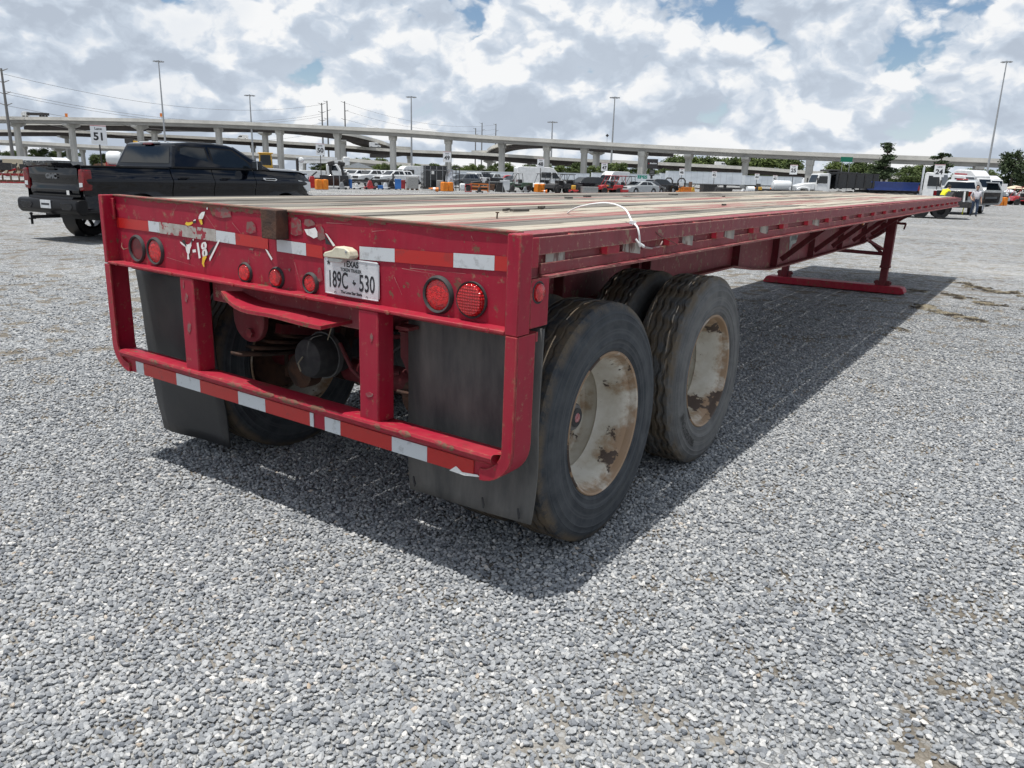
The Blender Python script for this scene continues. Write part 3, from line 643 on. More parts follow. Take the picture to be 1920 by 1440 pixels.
lamp(.877, 1.123, .071, .058, M_lens, .010, .008); lamp(1.031, 1.124, .066, .060, M_ledm, .005, .022)
lamp(-.225, 1.089, .046, .037, M_lens, .006, .012); lamp(-.015, 1.089, .047, .038, M_lens, .006, .014); lamp(.196, 1.089, .046, .036, M_lens, .008, .008)
tb(MB().tube([(-1.135, .058, 1.118), (-1.17, .050, 1.108), (-1.19, .052, 1.12), (-1.197, .060, 1.138)], .0028, 6), 'lamp_wire', M_rustedge)
# licence plate
pl = tb(MB().prism([(.285+.012, 1.060), (.587-.012, 1.060), (.587, 1.072), (.587, 1.199), (.587-.012, 1.211), (.297, 1.211), (.285, 1.199), (.285, 1.072)], .0575, .0595, 'y'), 'licence_plate', M_plate, bevel=.0008)
rim_ = [(.289, 1.064), (.583, 1.064), (.583, 1.207), (.289, 1.207)]
MB().tube([(x, .0572, z) for x, z in rim_ + rim_[:1]], .0017, 6).build('plate_rim', M_plate, pl)
def pt(cx, cz, sx=1.0): return lambda x, y: (cx + x*sx, .0566, cz + y)
lettering('TEXAS', pt(.436, 1.189, .86), .033, pl, M_ink, bold=.0012); lettering('TOKEN TRAILER', pt(.436, 1.165, .84), .0185, pl, M_ink, bold=.0005)
lettering('189C', pt(.362, 1.119, .56), .093, pl, M_ink, bold=.0014); lettering('530', pt(.522, 1.119, .62), .093, pl, M_ink, bold=.0014); lettering('The Lone Star State', pt(.436, 1.076, .88), .0165, pl, M_ink, bold=.0006)
MB().add([(.4515+a*.011, .0566, 1.119+b*.011) for a, b in ((-.3,1),(.15,1),(.15,.35),(1,.2),(1,-.35),(.45,-.6),(.2,-1.1),(-.15,-.6),(-.4,-.45),(-1,.1),(-.3,.15))], [tuple(range(11))]).build('state_outline', M_ink, pl, smooth=0)
MB().add([(.312+.0135*(1 if i % 2 == 0 else .42)*math.sin(i*math.pi/5), .0566, 1.188+.0135*(1 if i % 2 == 0 else .42)*math.cos(i*math.pi/5)) for i in range(10)], [tuple(range(10))]).build('star_outline', M_ink, pl, smooth=0)
for x_ in (.345, .521): MB().lathe([(.0035, .0572), (.006, .0568)], (x_, 0, 1.0685), 'y', 12).build('plate_slot', M_ink, pl)
MB().lathe([(.004, .0555), (.0005, .0545)], (.521, 0, 1.195), 'y', 10).build('plate_bolt', M_galv, pl)
ll = tb(MB().prism([(.328, 1.212), (.470, 1.216), (.478, 1.226), (.470, 1.246), (.445, 1.257), (.395, 1.259), (.375, 1.243), (.335, 1.232), (.325, 1.222)], .015, .062, 'y'), 'plate_lamp', M_cream, bevel=.004)
MB().prism([(.352, 1.194), (.415, 1.196), (.428, 1.2115), (.340, 1.2115)], .022, .054, 'y').build('lamp_lens', mat('cloudy_lens', (.45, .46, .44), .35), ll, bevel=.003)
MB().lathe([(.006, .0138), (.0005, .0125)], (.455, 0, 1.244), 'y', 10).build('lamp_screw', M_galv, ll)
# scraps of old lettering
def scrap(poly, m, name='sticker_scrap', lift=.0045):
    return tb(MB().add([(x, panel_y(x, z) - lift, z) for x, z in poly], [tuple(range(len(poly)))]), name, m, smooth=0)
sx_ = lambda a: -.7 + (a-163)/ (1130-163)*(.7-.385); sz_ = lambda b, a=600: 1.2 - (b-660)/(1150-660)*.094 + (a-335)*0.000087   # from the sticker close-up
def sc(pts, m, lift=.0045): return scrap([(sx_(a), sz_(b, a)) for a, b in pts], m, lift=lift)
sc([(250,740),(215,690),(165,655),(175,690),(205,740),(295,830),(305,930),(330,1010),(315,1135),(365,1150),(360,1020),(385,1005),(400,920),(440,850),(450,720),(430,770),(390,785),(350,790)], M_white)
sc([(218,665),(240,650),(285,660),(325,800),(312,825)], M_black, .0055); sc([(445,760),(450,715),(478,695),(470,760),(440,830)], M_black, .0055); sc([(480,700),(500,690),(500,735),(485,745)], M_white)
sc([(455,945),(535,960),(540,1030),(460,1015)], M_white); sc([(568,820),(610,815),(640,1195),(595,1200)], M_white)
for ring in ([(735,850),(780,860),(805,930),(795,990),(770,1020),(735,1010),(700,1020),(672,980),(665,920),(690,860)], [(735,1015),(785,1030),(805,1110),(800,1180),(740,1190),(690,1180),(675,1110),(690,1040)]): sc(ring, M_white)
sc([(730,890),(745,890),(748,960),(735,975),(722,960)], M_red, .0055); sc([(735,1060),(752,1070),(745,1150),(735,1160),(724,1130)], M_rust, .0055)
sc([(690,1195),(760,1180),(790,1215),(740,1290),(715,1350),(720,1430),(700,1430),(665,1340),(680,1260)], M_yellow, .006); sc([(800,1170),(955,1010),(1005,995),(870,1190)], M_black); sc([(1085,900),(1125,915),(850,1340),(838,1270)], M_white, .005)
sc([(655,230),(690,180),(740,150),(810,165),(790,230),(745,310),(700,300),(650,285)], M_white); sc([(655,300),(725,315),(740,430),(700,435)], M_yellow, .005); sc([(325,290),(360,245),(400,280),(500,290),(520,330),(450,360),(380,350)], M_yellow); sc([(500,290),(590,300),(590,350),(540,345)], M_black, .005); sc([(540,268),(585,262),(590,295),(520,285)], M_white, .0055); sc([(850,90),(880,90),(875,140),(852,130)], M_white)
scrap([(.170, 1.306), (.205, 1.310), (.235, 1.318), (.247, 1.303), (.247, 1.282), (.225, 1.274), (.185, 1.286)], M_white); scrap([(.292, 1.30), (.302, 1.298), (.348, 1.256), (.335, 1.252)], M_white); scrap([(.290, 1.29), (.329, 1.254), (.292, 1.258)], M_black, 'sticker_scrap', .0040)
scrap([(-.082, 1.205), (-.066, 1.200), (-.036, 1.168), (-.044, 1.160)], M_white)
M_ghost = mat('bare_patch', (.20, .105, .095), .75, col2=(.27, .03, .045), scale=38, lo=.45, hi=.55)
for (x0, x1, z0, z1) in ((.085, .155, 1.275, 1.352), (.165, .235, 1.318, 1.35), (.243, .29, 1.268, 1.325), (-.205, -.135, 1.262, 1.315), (-.20, -.16, 1.19, 1.20), (.235, .27, 1.10, 1.16), (-.42, -.30, 1.315, 1.362), (-.21, -.19, 1.128, 1.15), (.02, .075, 1.128, 1.134)):
    scrap([(x0, z0+.006), (x0+.4*(x1-x0), z0), (x1, z0+.01), (x1-.006, z1-.012), (x0+.6*(x1-x0), z1), (x0+.008, z1-.004)], M_ghost, 'bare_patch', .0028)
# underride guard
GB = [(.112, .580), (.0, .597), (-.011, .594), (-.016, .584), (-.013, .571), (-.002, .560), (.008, .553), (.008, .489), (.020, .486), (.112, .497)]
gbar = tb(MB().prism(GB, -1, 1, taper=lambda a, b, w: w*min(1.128 + math.sqrt(max(.0, .127**2-(.626-b)**2)), 1.19 if a < .003 else 9)), 'guard_bar', M_redworn)
def bt(x0, x1, m, dz=0): return MB().prism([(x0, .4905+dz), (x1, .4905+dz), (x1, .5515), (x0, .5515)], .0035, .0065, 'y').build('reflective_tape', m, gbar, smooth=0)
for x0, x1, m in ((-1.076,-1.007,M_tapew),(-1.006,-.727,M_taper),(-.726,-.536,M_tapew),(-.535,-.25,M_taper),(-.249,-.06,M_tapew),(-.059,.229,M_taper),(.23,.252,M_tapew),(.321,.413,M_tapew),(.414,.698,M_taper),(.699,.879,M_tapew),(.88,1.10,M_taper)): bt(x0, x1, m)
MB().prism([(.99, .486), (1.02, .51), (1.05, .494), (1.12, .502), (1.13, .496), (1.06, .484)], .001, .0034, 'y').build('torn_tape', M_white, gbar)
def lip_scuff(x0, x1, seed, m=None):
    n = max(4, int((x1-x0)/.01)); g = []
    for i in range(n+1):
        x = x0+(x1-x0)*i/n; k = math.sin(math.pi*i/n)**.5*(.55+.6*mn.noise(Vector((x*30, seed, 1)))); c0 = .5+.3*mn.noise(Vector((x*11, seed, 4)))
        def P(t):
            t = min(1, max(0, t)); pts = [(-.004, .5975), (-.0125, .5955), (-.0178, .585), (-.0145, .5705), (-.004, .560)]; f = t*4; j = min(3, int(f)); u = f-j
            return (x, pts[j][0]+(pts[j+1][0]-pts[j][0])*u, pts[j][1]+(pts[j+1][1]-pts[j][1])*u)
        g.append([P(c0-k*.5+k*q/4) for q in range(5)])
    return MB().grid(g).build('scuff', m or M_rustface, gbar, smooth=40)
for i, (x0, x1) in enumerate(((-.92, -.83), (-.80, -.74), (-.60, -.575), (-.30, -.18), (-.12, .03), (.05, .22), (.24, .36), (.62, .66), (.75, .82), (.93, 1.03))): lip_scuff(x0, x1, i*3.7)
for (x, z, w, h) in ((-.585, .94, .012, .022), (-.58, .80, .014, .03), (-.60, 1.0, .006, .02), (.585, .70, .02, .012), (.60, .93, .008, .02)):
    tb(MB().prism([(x-w, z-h*.6), (x-w*.2, z-h), (x+w*.8, z-h*.3), (x+w, z+h*.5), (x, z+h), (x-w*.9, z+h*.3)], -.0012, .0005, 'y'), 'rust_spot', M_ghost, smooth=0)
for x0 in (-.632, .529): tb(MB().box(x0, x0+.102, .001, .092, .5885, 1.0335), 'guard_post', M_red, bevel=.006)
def arc(cx, cz, r, a0, a1, n=9): return [(cx+r*math.cos(R(a0+(a1-a0)*i/n)), cz+r*math.sin(R(a0+(a1-a0)*i/n))) for i in range(n+1)]
for s in (-1, 1):
    def ring(t, s=s):
        outer = [(1.27, 1.032)] + arc(1.13, .626, .14, 0, -90); inner = arc(1.13, .626, .14-t, -90, 0) + [(1.27-t, 1.032)]
        return [(s*x, z) for x, z in outer + inner]
    g = tb(MB().prism(ring(.011), .0085, .115, 'y'), 'guard_side', M_red, smooth=30)
    MB().prism(ring(.046), -.003, .008, 'y').build('guard_flange', M_redworn, g, smooth=30, bevel=.002)
# bent step plate, hangers, rear cross member
mb = MB(); a, b_ = [], []
for i in range(15):
    x = -.30 + .70*i/14; u = max(0, 1-i/6); ra, rb_ = [], []
    for j in range(5):
        y = -.075 + .33*j/4 + .06*u*u*(1-j/4); z = .962 + .045*u*u*(1-j/6) - .004*math.sin(i*.6)*(1-j/4)
        ra.append((x, y, z)); rb_.append((x, y, z-.016))
    a.append(ra); b_.append(rb_)
mb.grid(a); mb.grid(b_)
for i in range(14): mb.add([a[i][0], a[i+1][0], b_[i+1][0], b_[i][0]], [(0,1,2,3)])
mb.add([a[0][j] for j in range(5)] + [b_[0][4-j] for j in range(5)], [tuple(range(10))]); mb.add([a[14][j] for j in range(5)] + [b_[14][4-j] for j in range(5)], [tuple(range(10))])
tb(mb, 'bent_step_plate', M_redworn)
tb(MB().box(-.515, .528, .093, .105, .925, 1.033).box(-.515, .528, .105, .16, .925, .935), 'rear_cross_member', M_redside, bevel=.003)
tb(MB().box(.632, .70, .10, .16, .955, .968), 'rear_bracket', M_reddark)
for (x, y, w, z0) in ((-.46, .24, .115, .71), (-.62, .34, .105, .70)):
    h = tb(MB().prism([(x-w, .945)] + arc(x, z0+w, w, 180, 360, 12) + [(x+w, .945)], y, y+.03, 'y'), 'spring_hanger', M_reddark, bevel=.004)
    MB().lathe([(.024, y-.018), (.024, y)], (x+.02, 0, z0+.05), 'y', 6).lathe([(.024, y-.018), (.0005, y-.018)], (x+.02, 0, z0+.05), 'y', 6).build('hanger_bolt', M_reddark, h)
for s in (-1,):
    h = tb(MB().prism([(.52, .95), (.62, .95), (.62, .8), (.57, .72), (.52, .8)], .25, .28, 'y'), 'spring_hanger', M_reddark)
# main beams
BOT = [(.20, .93), (.5, .86), (4.3, .86), (4.75, .80), (5.3, .752), (5.9, .745), (9.6, .755), (10.6, .80), (11.4, .86), (12.6, .98), (13.6, 1.06)]
for s in (-1, 1):
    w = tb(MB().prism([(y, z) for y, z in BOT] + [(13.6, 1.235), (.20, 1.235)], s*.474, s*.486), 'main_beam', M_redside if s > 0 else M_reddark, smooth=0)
    mb = MB()
    for (y0, z0), (y1, z1) in zip(BOT[:-1], BOT[1:]):
        mb.add([(s*x, y, z+dz) for (y, z) in ((y0, z0), (y1, z1)) for dz in (-.014, -.001) for x in (.405, .555)], [(0,1,5,4),(2,6,7,3),(1,3,7,5),(0,4,6,2)])
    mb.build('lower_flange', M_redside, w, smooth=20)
    for y in (1.52, 2.46, 2.63, 4.40, 5.54, 6.9, 8.3, 9.7, 11.1):
        zb = np.interp(y, [q[0] for q in BOT], [q[1] for q in BOT]); MB().box(min(s*.487, s*.548), max(s*.487, s*.548), y-.006, y+.006, zb+.002, 1.234).build('web_stiffener', M_reddark, w)
for i, y in enumerate((5.74, 7.0, 7.85, 9.0, 10.2, 11.6)):
    for s in (-1, 1):
        zb = float(np.interp(y, [q[0] for q in BOT], [q[1] for q in BOT]))
        tb(MB().bar((s*.53, y, zb+.06), (s*.95, y, 1.19), .05, .05), 'side_brace', M_reddark)
cm = MB().box(-1.2, 1.2, -.04, .04, 1.236, 1.246).box(-1.2, 1.2, -.004, .004, 1.246, 1.318).box(-1.2, 1.2, -.04, .04, 1.318, 1.326).mesh('cross_member', M_reddark)
for i in range(22):
    o = bpy.data.objects.new('cross_member', cm); C.objects.link(o); o.parent = TR; y = .42 + .615*i; o.location = (0, y, TAU*y); o.rotation_euler = TILT
# side rails, rub rails, stake pockets
for s in (-1, 1):
    def bx(x0, x1, *a, s=s): return (min(s*x0, s*x1), max(s*x0, s*x1)) + a
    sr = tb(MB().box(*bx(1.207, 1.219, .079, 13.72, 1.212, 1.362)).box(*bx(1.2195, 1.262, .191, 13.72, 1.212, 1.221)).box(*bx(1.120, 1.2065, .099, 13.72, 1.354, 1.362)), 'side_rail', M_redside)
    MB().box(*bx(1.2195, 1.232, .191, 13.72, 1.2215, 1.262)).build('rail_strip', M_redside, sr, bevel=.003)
    # rub rail slightly battered
    mb = MB(); n = 180; secs = [(1.256, 1.299), (1.267, 1.299), (1.267, 1.357), (1.256, 1.357)]
    vs = []
    for i in range(n+1):
        y = .118 + (13.70-.118)*i/n; dx = .0035*mn.noise(Vector((y*1.7, s, 2))) + .002*mn.noise(Vector((y*6, s, 5))); dz = .002*mn.noise(Vector((y*2.2, s, 8)))
        vs += [(s*(x+dx), y, z+dz) for x, z in secs]
    mb.add(vs, [(i*4+j, i*4+(j+1) % 4, (i+1)*4+(j+1) % 4, (i+1)*4+j) for i in range(n) for j in range(4)] + [(0,1,2,3), tuple(4*n+j for j in range(4))])
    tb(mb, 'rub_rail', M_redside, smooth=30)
    tb(MB().box(*bx(1.221, 1.268, .045, .056, 1.256, 1.358)).box(*bx(1.2585, 1.2685, .057, .117, 1.256, 1.358)), 'rail_end_cap', M_redworn, bevel=.003)
pk = MB(); pk.box(.2195+1, .2245+1, -.05, .05, 1.2635, 1.356).box(1.2245, 1.2555, -.05, -.043, 1.2635, 1.356).box(1.2245, 1.2555, .043, .05, 1.2635, 1.356).box(1.2495, 1.2555, -.043, .043, 1.2635, 1.356)
pk = pk.mesh('stake_pocket', M_redworn)  # brighter red than the rails: light from above put into the colour
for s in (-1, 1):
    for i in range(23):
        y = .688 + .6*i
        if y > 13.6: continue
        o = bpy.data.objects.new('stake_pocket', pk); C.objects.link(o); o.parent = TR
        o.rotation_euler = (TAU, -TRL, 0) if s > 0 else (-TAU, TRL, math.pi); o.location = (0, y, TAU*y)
spool = MB().tube([(1.2195, 0, 1.345), (1.2555, 0, 1.345)], .012, 10).mesh('tie_spool', M_redworn)
for i in range(23):
    y = .39 + .6*i
    if y > 13.5: continue
    o = bpy.data.objects.new('tie_spool', spool); C.objects.link(o); o.parent = TR; o.location = (0, y, TAU*y); o.rotation_euler = TILT
def sidetape(y0, y1, z0, z1, m, curl=0):
    pts = [[(1.2335 + curl*max(0, (j/5-.4))**2*.1 + (.002 if j else 0), y0+(y1-y0)*j/5, z0 + (z1-z0)*k - (curl*.012*j/5 if k == 0 else 0)) for j in range(6)] for k in range(2)]
    return tb(MB().grid(pts), 'side_tape', m, smooth=0)
M_oldtape = mat('old_side_tape', (.36, .35, .32), .6, col2=(.15, .08, .07), scale=16, lo=.5, hi=.62, stretch=(1, 3, .7))
M_adh = mat('tape_adhesive', (.33, .27, .26), .8, col2=(.24, .06, .07), scale=10, lo=.5, hi=.6)
sidetape(.215, .345, 1.2635, 1.2985, M_oldtape); sidetape(.81, .90, 1.2635, 1.2985, M_oldtape, 1); sidetape(1.44, 1.475, 1.2635, 1.2985, M_oldtape, 1); sidetape(2.02, 2.06, 1.2635, 1.2985, M_oldtape, 1)
for y in (2.63, 3.85): sidetape(y, y+.03, 1.2635, 1.296, M_oldtape, 1)
tb(MB().tube([(1.24, .90, 1.297), (1.262, .95, 1.275), (1.268, 1.02, 1.266), (1.262, 1.12, 1.268), (1.245, 1.18, 1.285)], [.007, .006, .004, .004, .003], 6), 'peeling_strip', M_adh)
tb(MB().tube([(1.262, 1.03, 1.345), (1.275, 1.08, 1.315), (1.285, 1.2, 1.285), (1.28, 1.27, 1.268)], .0016, 5), 'loose_wire', M_rust)
# corner gusset with marker lamp
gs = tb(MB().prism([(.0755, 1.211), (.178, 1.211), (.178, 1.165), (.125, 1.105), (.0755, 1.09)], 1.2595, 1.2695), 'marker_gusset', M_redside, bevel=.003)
MB().lathe([(.030, 1.2685), (.036, 1.273), (.040, 1.2705), (.040, 1.2685)], (0, .122, 1.172), 'x', 24).build('lamp_grommet', M_blk, gs)
MB().lathe([(.031, 1.269), (.030, 1.278), (.022, 1.284), (.0005, 1.286)], (0, .122, 1.172), 'x', 24).build('lamp_lens', M_lens, gs)
am = tb(MB().box(.95, .965, 7.0, 7.24, 1.13, 1.21), 'side_marker_plate', M_reddark); MB().lathe([(.05, .9655), (.048, .98), (.0005, .985)], (0, 7.1, 1.165), 'x', 20).build('lamp_lens', M_amber, am)
# builder's hexagonal label on the beam
hx = tb(MB().add([(.4875, 6.25 + y, 1.02 + z) for y, z in ((-.16, -.03), (-.12, .10), (-.08, .15), (.12, .15), (.17, .03), (.10, -.09), (-.02, -.10), (-.12, -.16))], [tuple(range(8))]), 'hexagon_label', mat('old_label', (.40, .43, .42), .6, col2=(.2, .22, .22), scale=12), smooth=0)
lettering('MANUF', lambda x, y: (.4885, 6.26 + x*.55, 1.03 + y), .13, hx, M_ink) if False else None
for i, y in enumerate((-.10, -.055, -.01, .035, .08)): MB().add([(.4885, 6.27+y+a, 1.01+b) for a, b in ((-.012, -.05), (.012, -.05), (.014, .05), (-.010, .05))], [(0,1,2,3)]).build('label_stroke', M_ink, hx, smooth=0)
# landing gear
for s in (-1, 1):
    lg = tb(MB().box(s*.72-.062, s*.72+.062, 10.54, 10.66, .36, 1.233).box(s*.72-.07, s*.72+.07, 10.532, 10.668, .345, .38), 'landing_leg', M_reddark, bevel=.006)
    MB().box(s*.72-.05, s*.72+.05, 10.552, 10.648, .045, .359).build('inner_leg', M_reddark, lg, bevel=.005)
    MB().tube([(s*.72-.12, 10.6, .125), (s*.72+.12, 10.6, .125)], .018, 10).box(s*.72-.10, s*.72-.055, 10.56, 10.64, .06, .16).box(s*.72+.055, s*.72+.10, 10.56, 10.64, .06, .16).build('foot_pivot', M_reddark, lg)
    tb(MB().bar((s*.66, 10.5, .62), (s*.50, 9.9, .80), .05, .03), 'leg_brace', M_reddark); 
tb(MB().bar((-.66, 10.55, .55), (.66, 10.55, .55), .05, .05), 'leg_cross_brace', M_reddark)
tb(MB().bar((.66, 10.5, .56), (.30, 10.55, .86), .05, .03), 'leg_brace', M_reddark)
tb(MB().tube([(.78, 10.6, 1.0), (.90, 10.6, 1.0)], .018, 10).tube([(.90, 10.6, 1.0), (.90, 10.5, .93)], .012, 8), 'crank', M_reddark)
MB().prism([(-.98, .10), (-1.02, .03), (-1.0, .012), (1.0, .012), (1.05, .03), (1.02, .10), (.98, .118), (-.95, .118)], 10.47, 10.73, 'y').build('landing_skid', M_redworn, TR, bevel=.012)
# axles, springs, brake chambers
for yy in (.735, 1.955):
    MB().tube([(-1.0, yy, .52), (1.0, yy, .52)], .065, 16).build('axle', M_reddark, TR)
    for s in (-1, 1):
        mb = MB()
        for k in range(4): mb.grid([[(s*.56+x, yy + (.50-.09*k)*t, .60+.024*k + .05*abs(t)**2*(1-k*.1)) for t in (-1, -.6, -.3, 0, .3, .6, 1)] for x in (-.04, .04)])
        o = mb.build('leaf_spring', M_rust, TR); o.modifiers.new('thick', 'SOLIDIFY').thickness = .016
        MB().tube([(s*.40, yy-.16, .53), (s*.40, yy-.24, .53)], .09, 16).build('brake_bracket', M_rust, TR)
bc = MB().lathe([(.0005, .0), (.05, .0), (.092, .02), (.105, .05), (.108, .12), (.112, .122), (.112, .14), (.105, .142), (.10, .22), (.06, .25), (.0005, .25)], (-.20, .36, .648), 'y', 32).build('brake_chamber', M_blk, TR)
MB().lathe([(.113, .118), (.119, .118), (.119, .145), (.113, .145)], (-.20, .36, .648), 'y', 32, closed=True).build('chamber_clamp', mat('grey_clamp', (.17, .17, .17), .6, .4), bc)
MB().tube([(-.205, .355, .66), (-.212, .33, .63), (-.205, .34, .59)], .004, 6).build('chamber_pin', M_straw, bc)
MB().tube([(-.13, .45, .74), (-.06, .42, .83), (-.12, .38, .86), (-.22, .36, .83), (-.24, .37, .80)], .0035, 6).build('loose_wire', M_straw, TR)
MB().tube([(-.10, .50, .72), (-.02, .5, .60), (.06, .5, .55), (.2, .6, .60)], .011, 8).build('air_hose', M_reddark, TR)
MB().tube([(-.15, .5, .76), (-.13, .5, .88), (-.05, .5, .95)], .010, 8).build('air_hose', M_blk, TR)
MB().lathe([(.0005, 0), (.07, .0), (.09, .03), (.09, .14), (.05, .16)], (.62, .42, .60), 'y', 24).build('brake_chamber', M_blk, TR)
# air tank, hoses, slack adjusters, caked dirt
MB().lathe([(.0005, -.36), (.09, -.34), (.12, -.28), (.12, .28), (.09, .34), (.0005, .36)], (.05, 1.35, .93), 'x', 22).build('air_tank', M_reddark, TR)
MB().lathe([(.0005, .0), (.05, .0), (.092, .02), (.105, .05), (.108, .12), (.112, .122), (.112, .14), (.105, .142), (.10, .22), (.06, .25), (.0005, .25)], (-.20, 1.58, .66), 'y', 26).build('brake_chamber', M_blk, TR)
rh = random.Random(5)
for i in range(9):
    x0, x1 = rh.uniform(-.4, .5), rh.uniform(-.4, .5); MB().tube([(x0, .40+.05*i, rh.uniform(.80, .95)), ((x0+x1)/2, .45+.06*i, rh.uniform(.66, .78)), (x1, .55+.08*i, rh.uniform(.78, .95))], rh.choice((.006, .009, .012)), 6).build('air_hose', rh.choice((M_blk, M_blk, M_reddark)), TR)
for s in (-1, 1):
    tb(MB().bar((s*.50, .45, .74), (s*.50, 1.2, .60), .05, .05), 'torque_rod', M_reddark); MB().prism([(.62, .50), (.70, .46), (.78, .72), (.72, .74)], s*.30-.02, s*.30+.02).build('slack_adjuster', M_rust, TR)
    for y in (.62, .84): MB().tube([(s*.60-.05, y, .70), (s*.60-.05, y, .44), (s*.60+.05, y, .44), (s*.60+.05, y, .70)], .012, 6).build('u_bolt', M_rust, TR)
for x in (-.3, 0, .3): tb(MB().box(x-.03, x+.03, .106, .115, .945, .975), 'weld_tab', M_reddark)
for i in range(16):
    x = -1.15 + 2.3*i/15; tb(MB().lathe([(.009, .0), (.008, -.006), (.0005, -.008)], (x, .0, 1.0405) if False else (x, -.0025, 1.041), 'y', 6), 'rivet', M_redworn) if i % 3 == 0 else None
# mud flaps
def flap(xl, xr, pts, m, name='mud_flap', wav=.012, seed=0):
    mb = MB(); A = []
    for k in range(17):
        t = k/16; A.append([])
        for j in range(9):
            u = j/8; yb = np.interp(t, [0, .5, 1], [q[0] for q in pts]); zz = pts[0][1] + (pts[2][1]-pts[0][1])*t + (.02*(u-.5) if k == 16 else 0)
            dx = np.interp(t, [0, 1], [0, pts[1][1]])
            A[-1].append((xl+(xr-xl)*u + dx, yb + wav*mn.noise(Vector((u*2, t*2.2, seed)))*(.3+t) , zz))
    mb.grid(A); o = mb.build(name, m, TR); sd = o.modifiers.new('thick', 'SOLIDIFY'); sd.thickness = .009; sd.offset = 0; return o
M_flapL = mat('mudflap_black', (.022, .023, .025), .5, col2=(.06, .058, .055), scale=3.5, lo=.5, hi=.75, detail=8, bump=.1, bscale=20, rvar=.25)
flap(.655, 1.285, [(.165, 1.02), (.19, -.05), (.215, .235)], M_flap, seed=1, wav=.03)
flap(-1.27, -.66, [(.165, 1.03), (.20, -.02), (.255, .105)], M_flapL, seed=4, wav=.03)
for x in (.66, 1.02, 1.19): MB().tube([(x-.006, .186, .305), (x+.004, .182, .275), (x, .186, .262)], [.004, .006, .003], 6).build('flap_tear', M_blk, TR)
tb(MB().box(.64, 1.27, .118, .130, 1.0, 1.034), 'flap_bracket', M_red); tb(MB().box(-1.23, -.63, .118, .130, 1.0, 1.034), 'flap_bracket', M_red)
# ------------------------------------------------------------------ wheels
def tyre_mat(name, wall, mud, dust):
    m, nt, N, L, b = _nt(name); v = _coord(nt, 'Object'); sp = N.new('ShaderNodeSeparateXYZ'); L.new(v, sp.inputs[0])
    r2 = _math(nt, 'SQRT', _math(nt, 'ADD', _math(nt, 'POWER', sp.outputs[1], 2.0), _math(nt, 'POWER', sp.outputs[2], 2.0)))
    n1 = _noise(nt, v, 9, 8, .68); n2 = _noise(nt, v, 3, 4, .6)
    c = _mix(nt, _range(nt, n1, .40, .72), wall, dust)
    ringn = _noise(nt, None, 1.0, 3, .6); cr = N.new('ShaderNodeCombineXYZ'); L.new(_math(nt, 'MULTIPLY', r2, 90.0), cr.inputs[0]); L.new(_math(nt, 'MULTIPLY', n2, 1.2), cr.inputs[1]); L.new(cr.outputs[0], nt.nodes[ringn.node.name].inputs['Vector'])
    c = _mix(nt, _range(nt, ringn, .48, .66, 0, .75), c, dust)
    edge = _range(nt, r2, .482, .508); mf = _math(nt, 'MULTIPLY', edge, _range(nt, _noise(nt, v, 7, 8, .72), .40, .54))
    c = _mix(nt, mf, c, mud); L.new(c, b.inputs['Base Color']); b.inputs['Roughness'].default_value = .72; b.inputs['Specular IOR Level'].default_value = .35
    _bump(nt, b, _math(nt, 'ADD', _math(nt, 'MULTIPLY', n1, .5), mf), .35, .006); return m
M_tyA = tyre_mat('tyre_worn', (.026, .031, .038), (.115, .090, .062), (.070, .076, .082))
M_tyB = tyre_mat('tyre_grey', (.078, .080, .082), (.12, .095, .066), (.15, .15, .147))
def rim_mat():
    m, nt, N, L, b = _nt('rim_rusted_white'); v = _coord(nt, 'Object'); n = _noise(nt, v, 5, 9, .66); sp = N.new('ShaderNodeSeparateXYZ'); L.new(v, sp.inputs[0])
    r2 = _math(nt, 'SQRT', _math(nt, 'ADD', _math(nt, 'POWER', sp.outputs[1], 2.0), _math(nt, 'POWER', sp.outputs[2], 2.0)))
    c = _mix(nt, _range(nt, n, .38, .62), (.60, .575, .51), (.42, .37, .28)); edge = _range(nt, r2, .262, .312)
    c = _mix(nt, _math(nt, 'MULTIPLY', _range(nt, _math(nt, 'ADD', n, _math(nt, 'MULTIPLY', edge, .22)), .50, .64), .85), c, (.27, .155, .075))
    mud = _range(nt, _noise(nt, v, 6.0, 7, .6), .575, .59); c = _mix(nt, mud, c, (.085, .062, .050))
    chip = _range(nt, _noise(nt, v, 38, 6, .7), .66, .68); c = _mix(nt, chip, c, (.10, .055, .035)); L.new(c, b.inputs['Base Color'])
    L.new(_range(nt, mud, 0, 1, .48, .95), b.inputs['Roughness']); _bump(nt, b, _math(nt, 'ADD', mud, _math(nt, 'MULTIPLY', n, .3)), .5, .006); return m
M_rim = rim_mat()
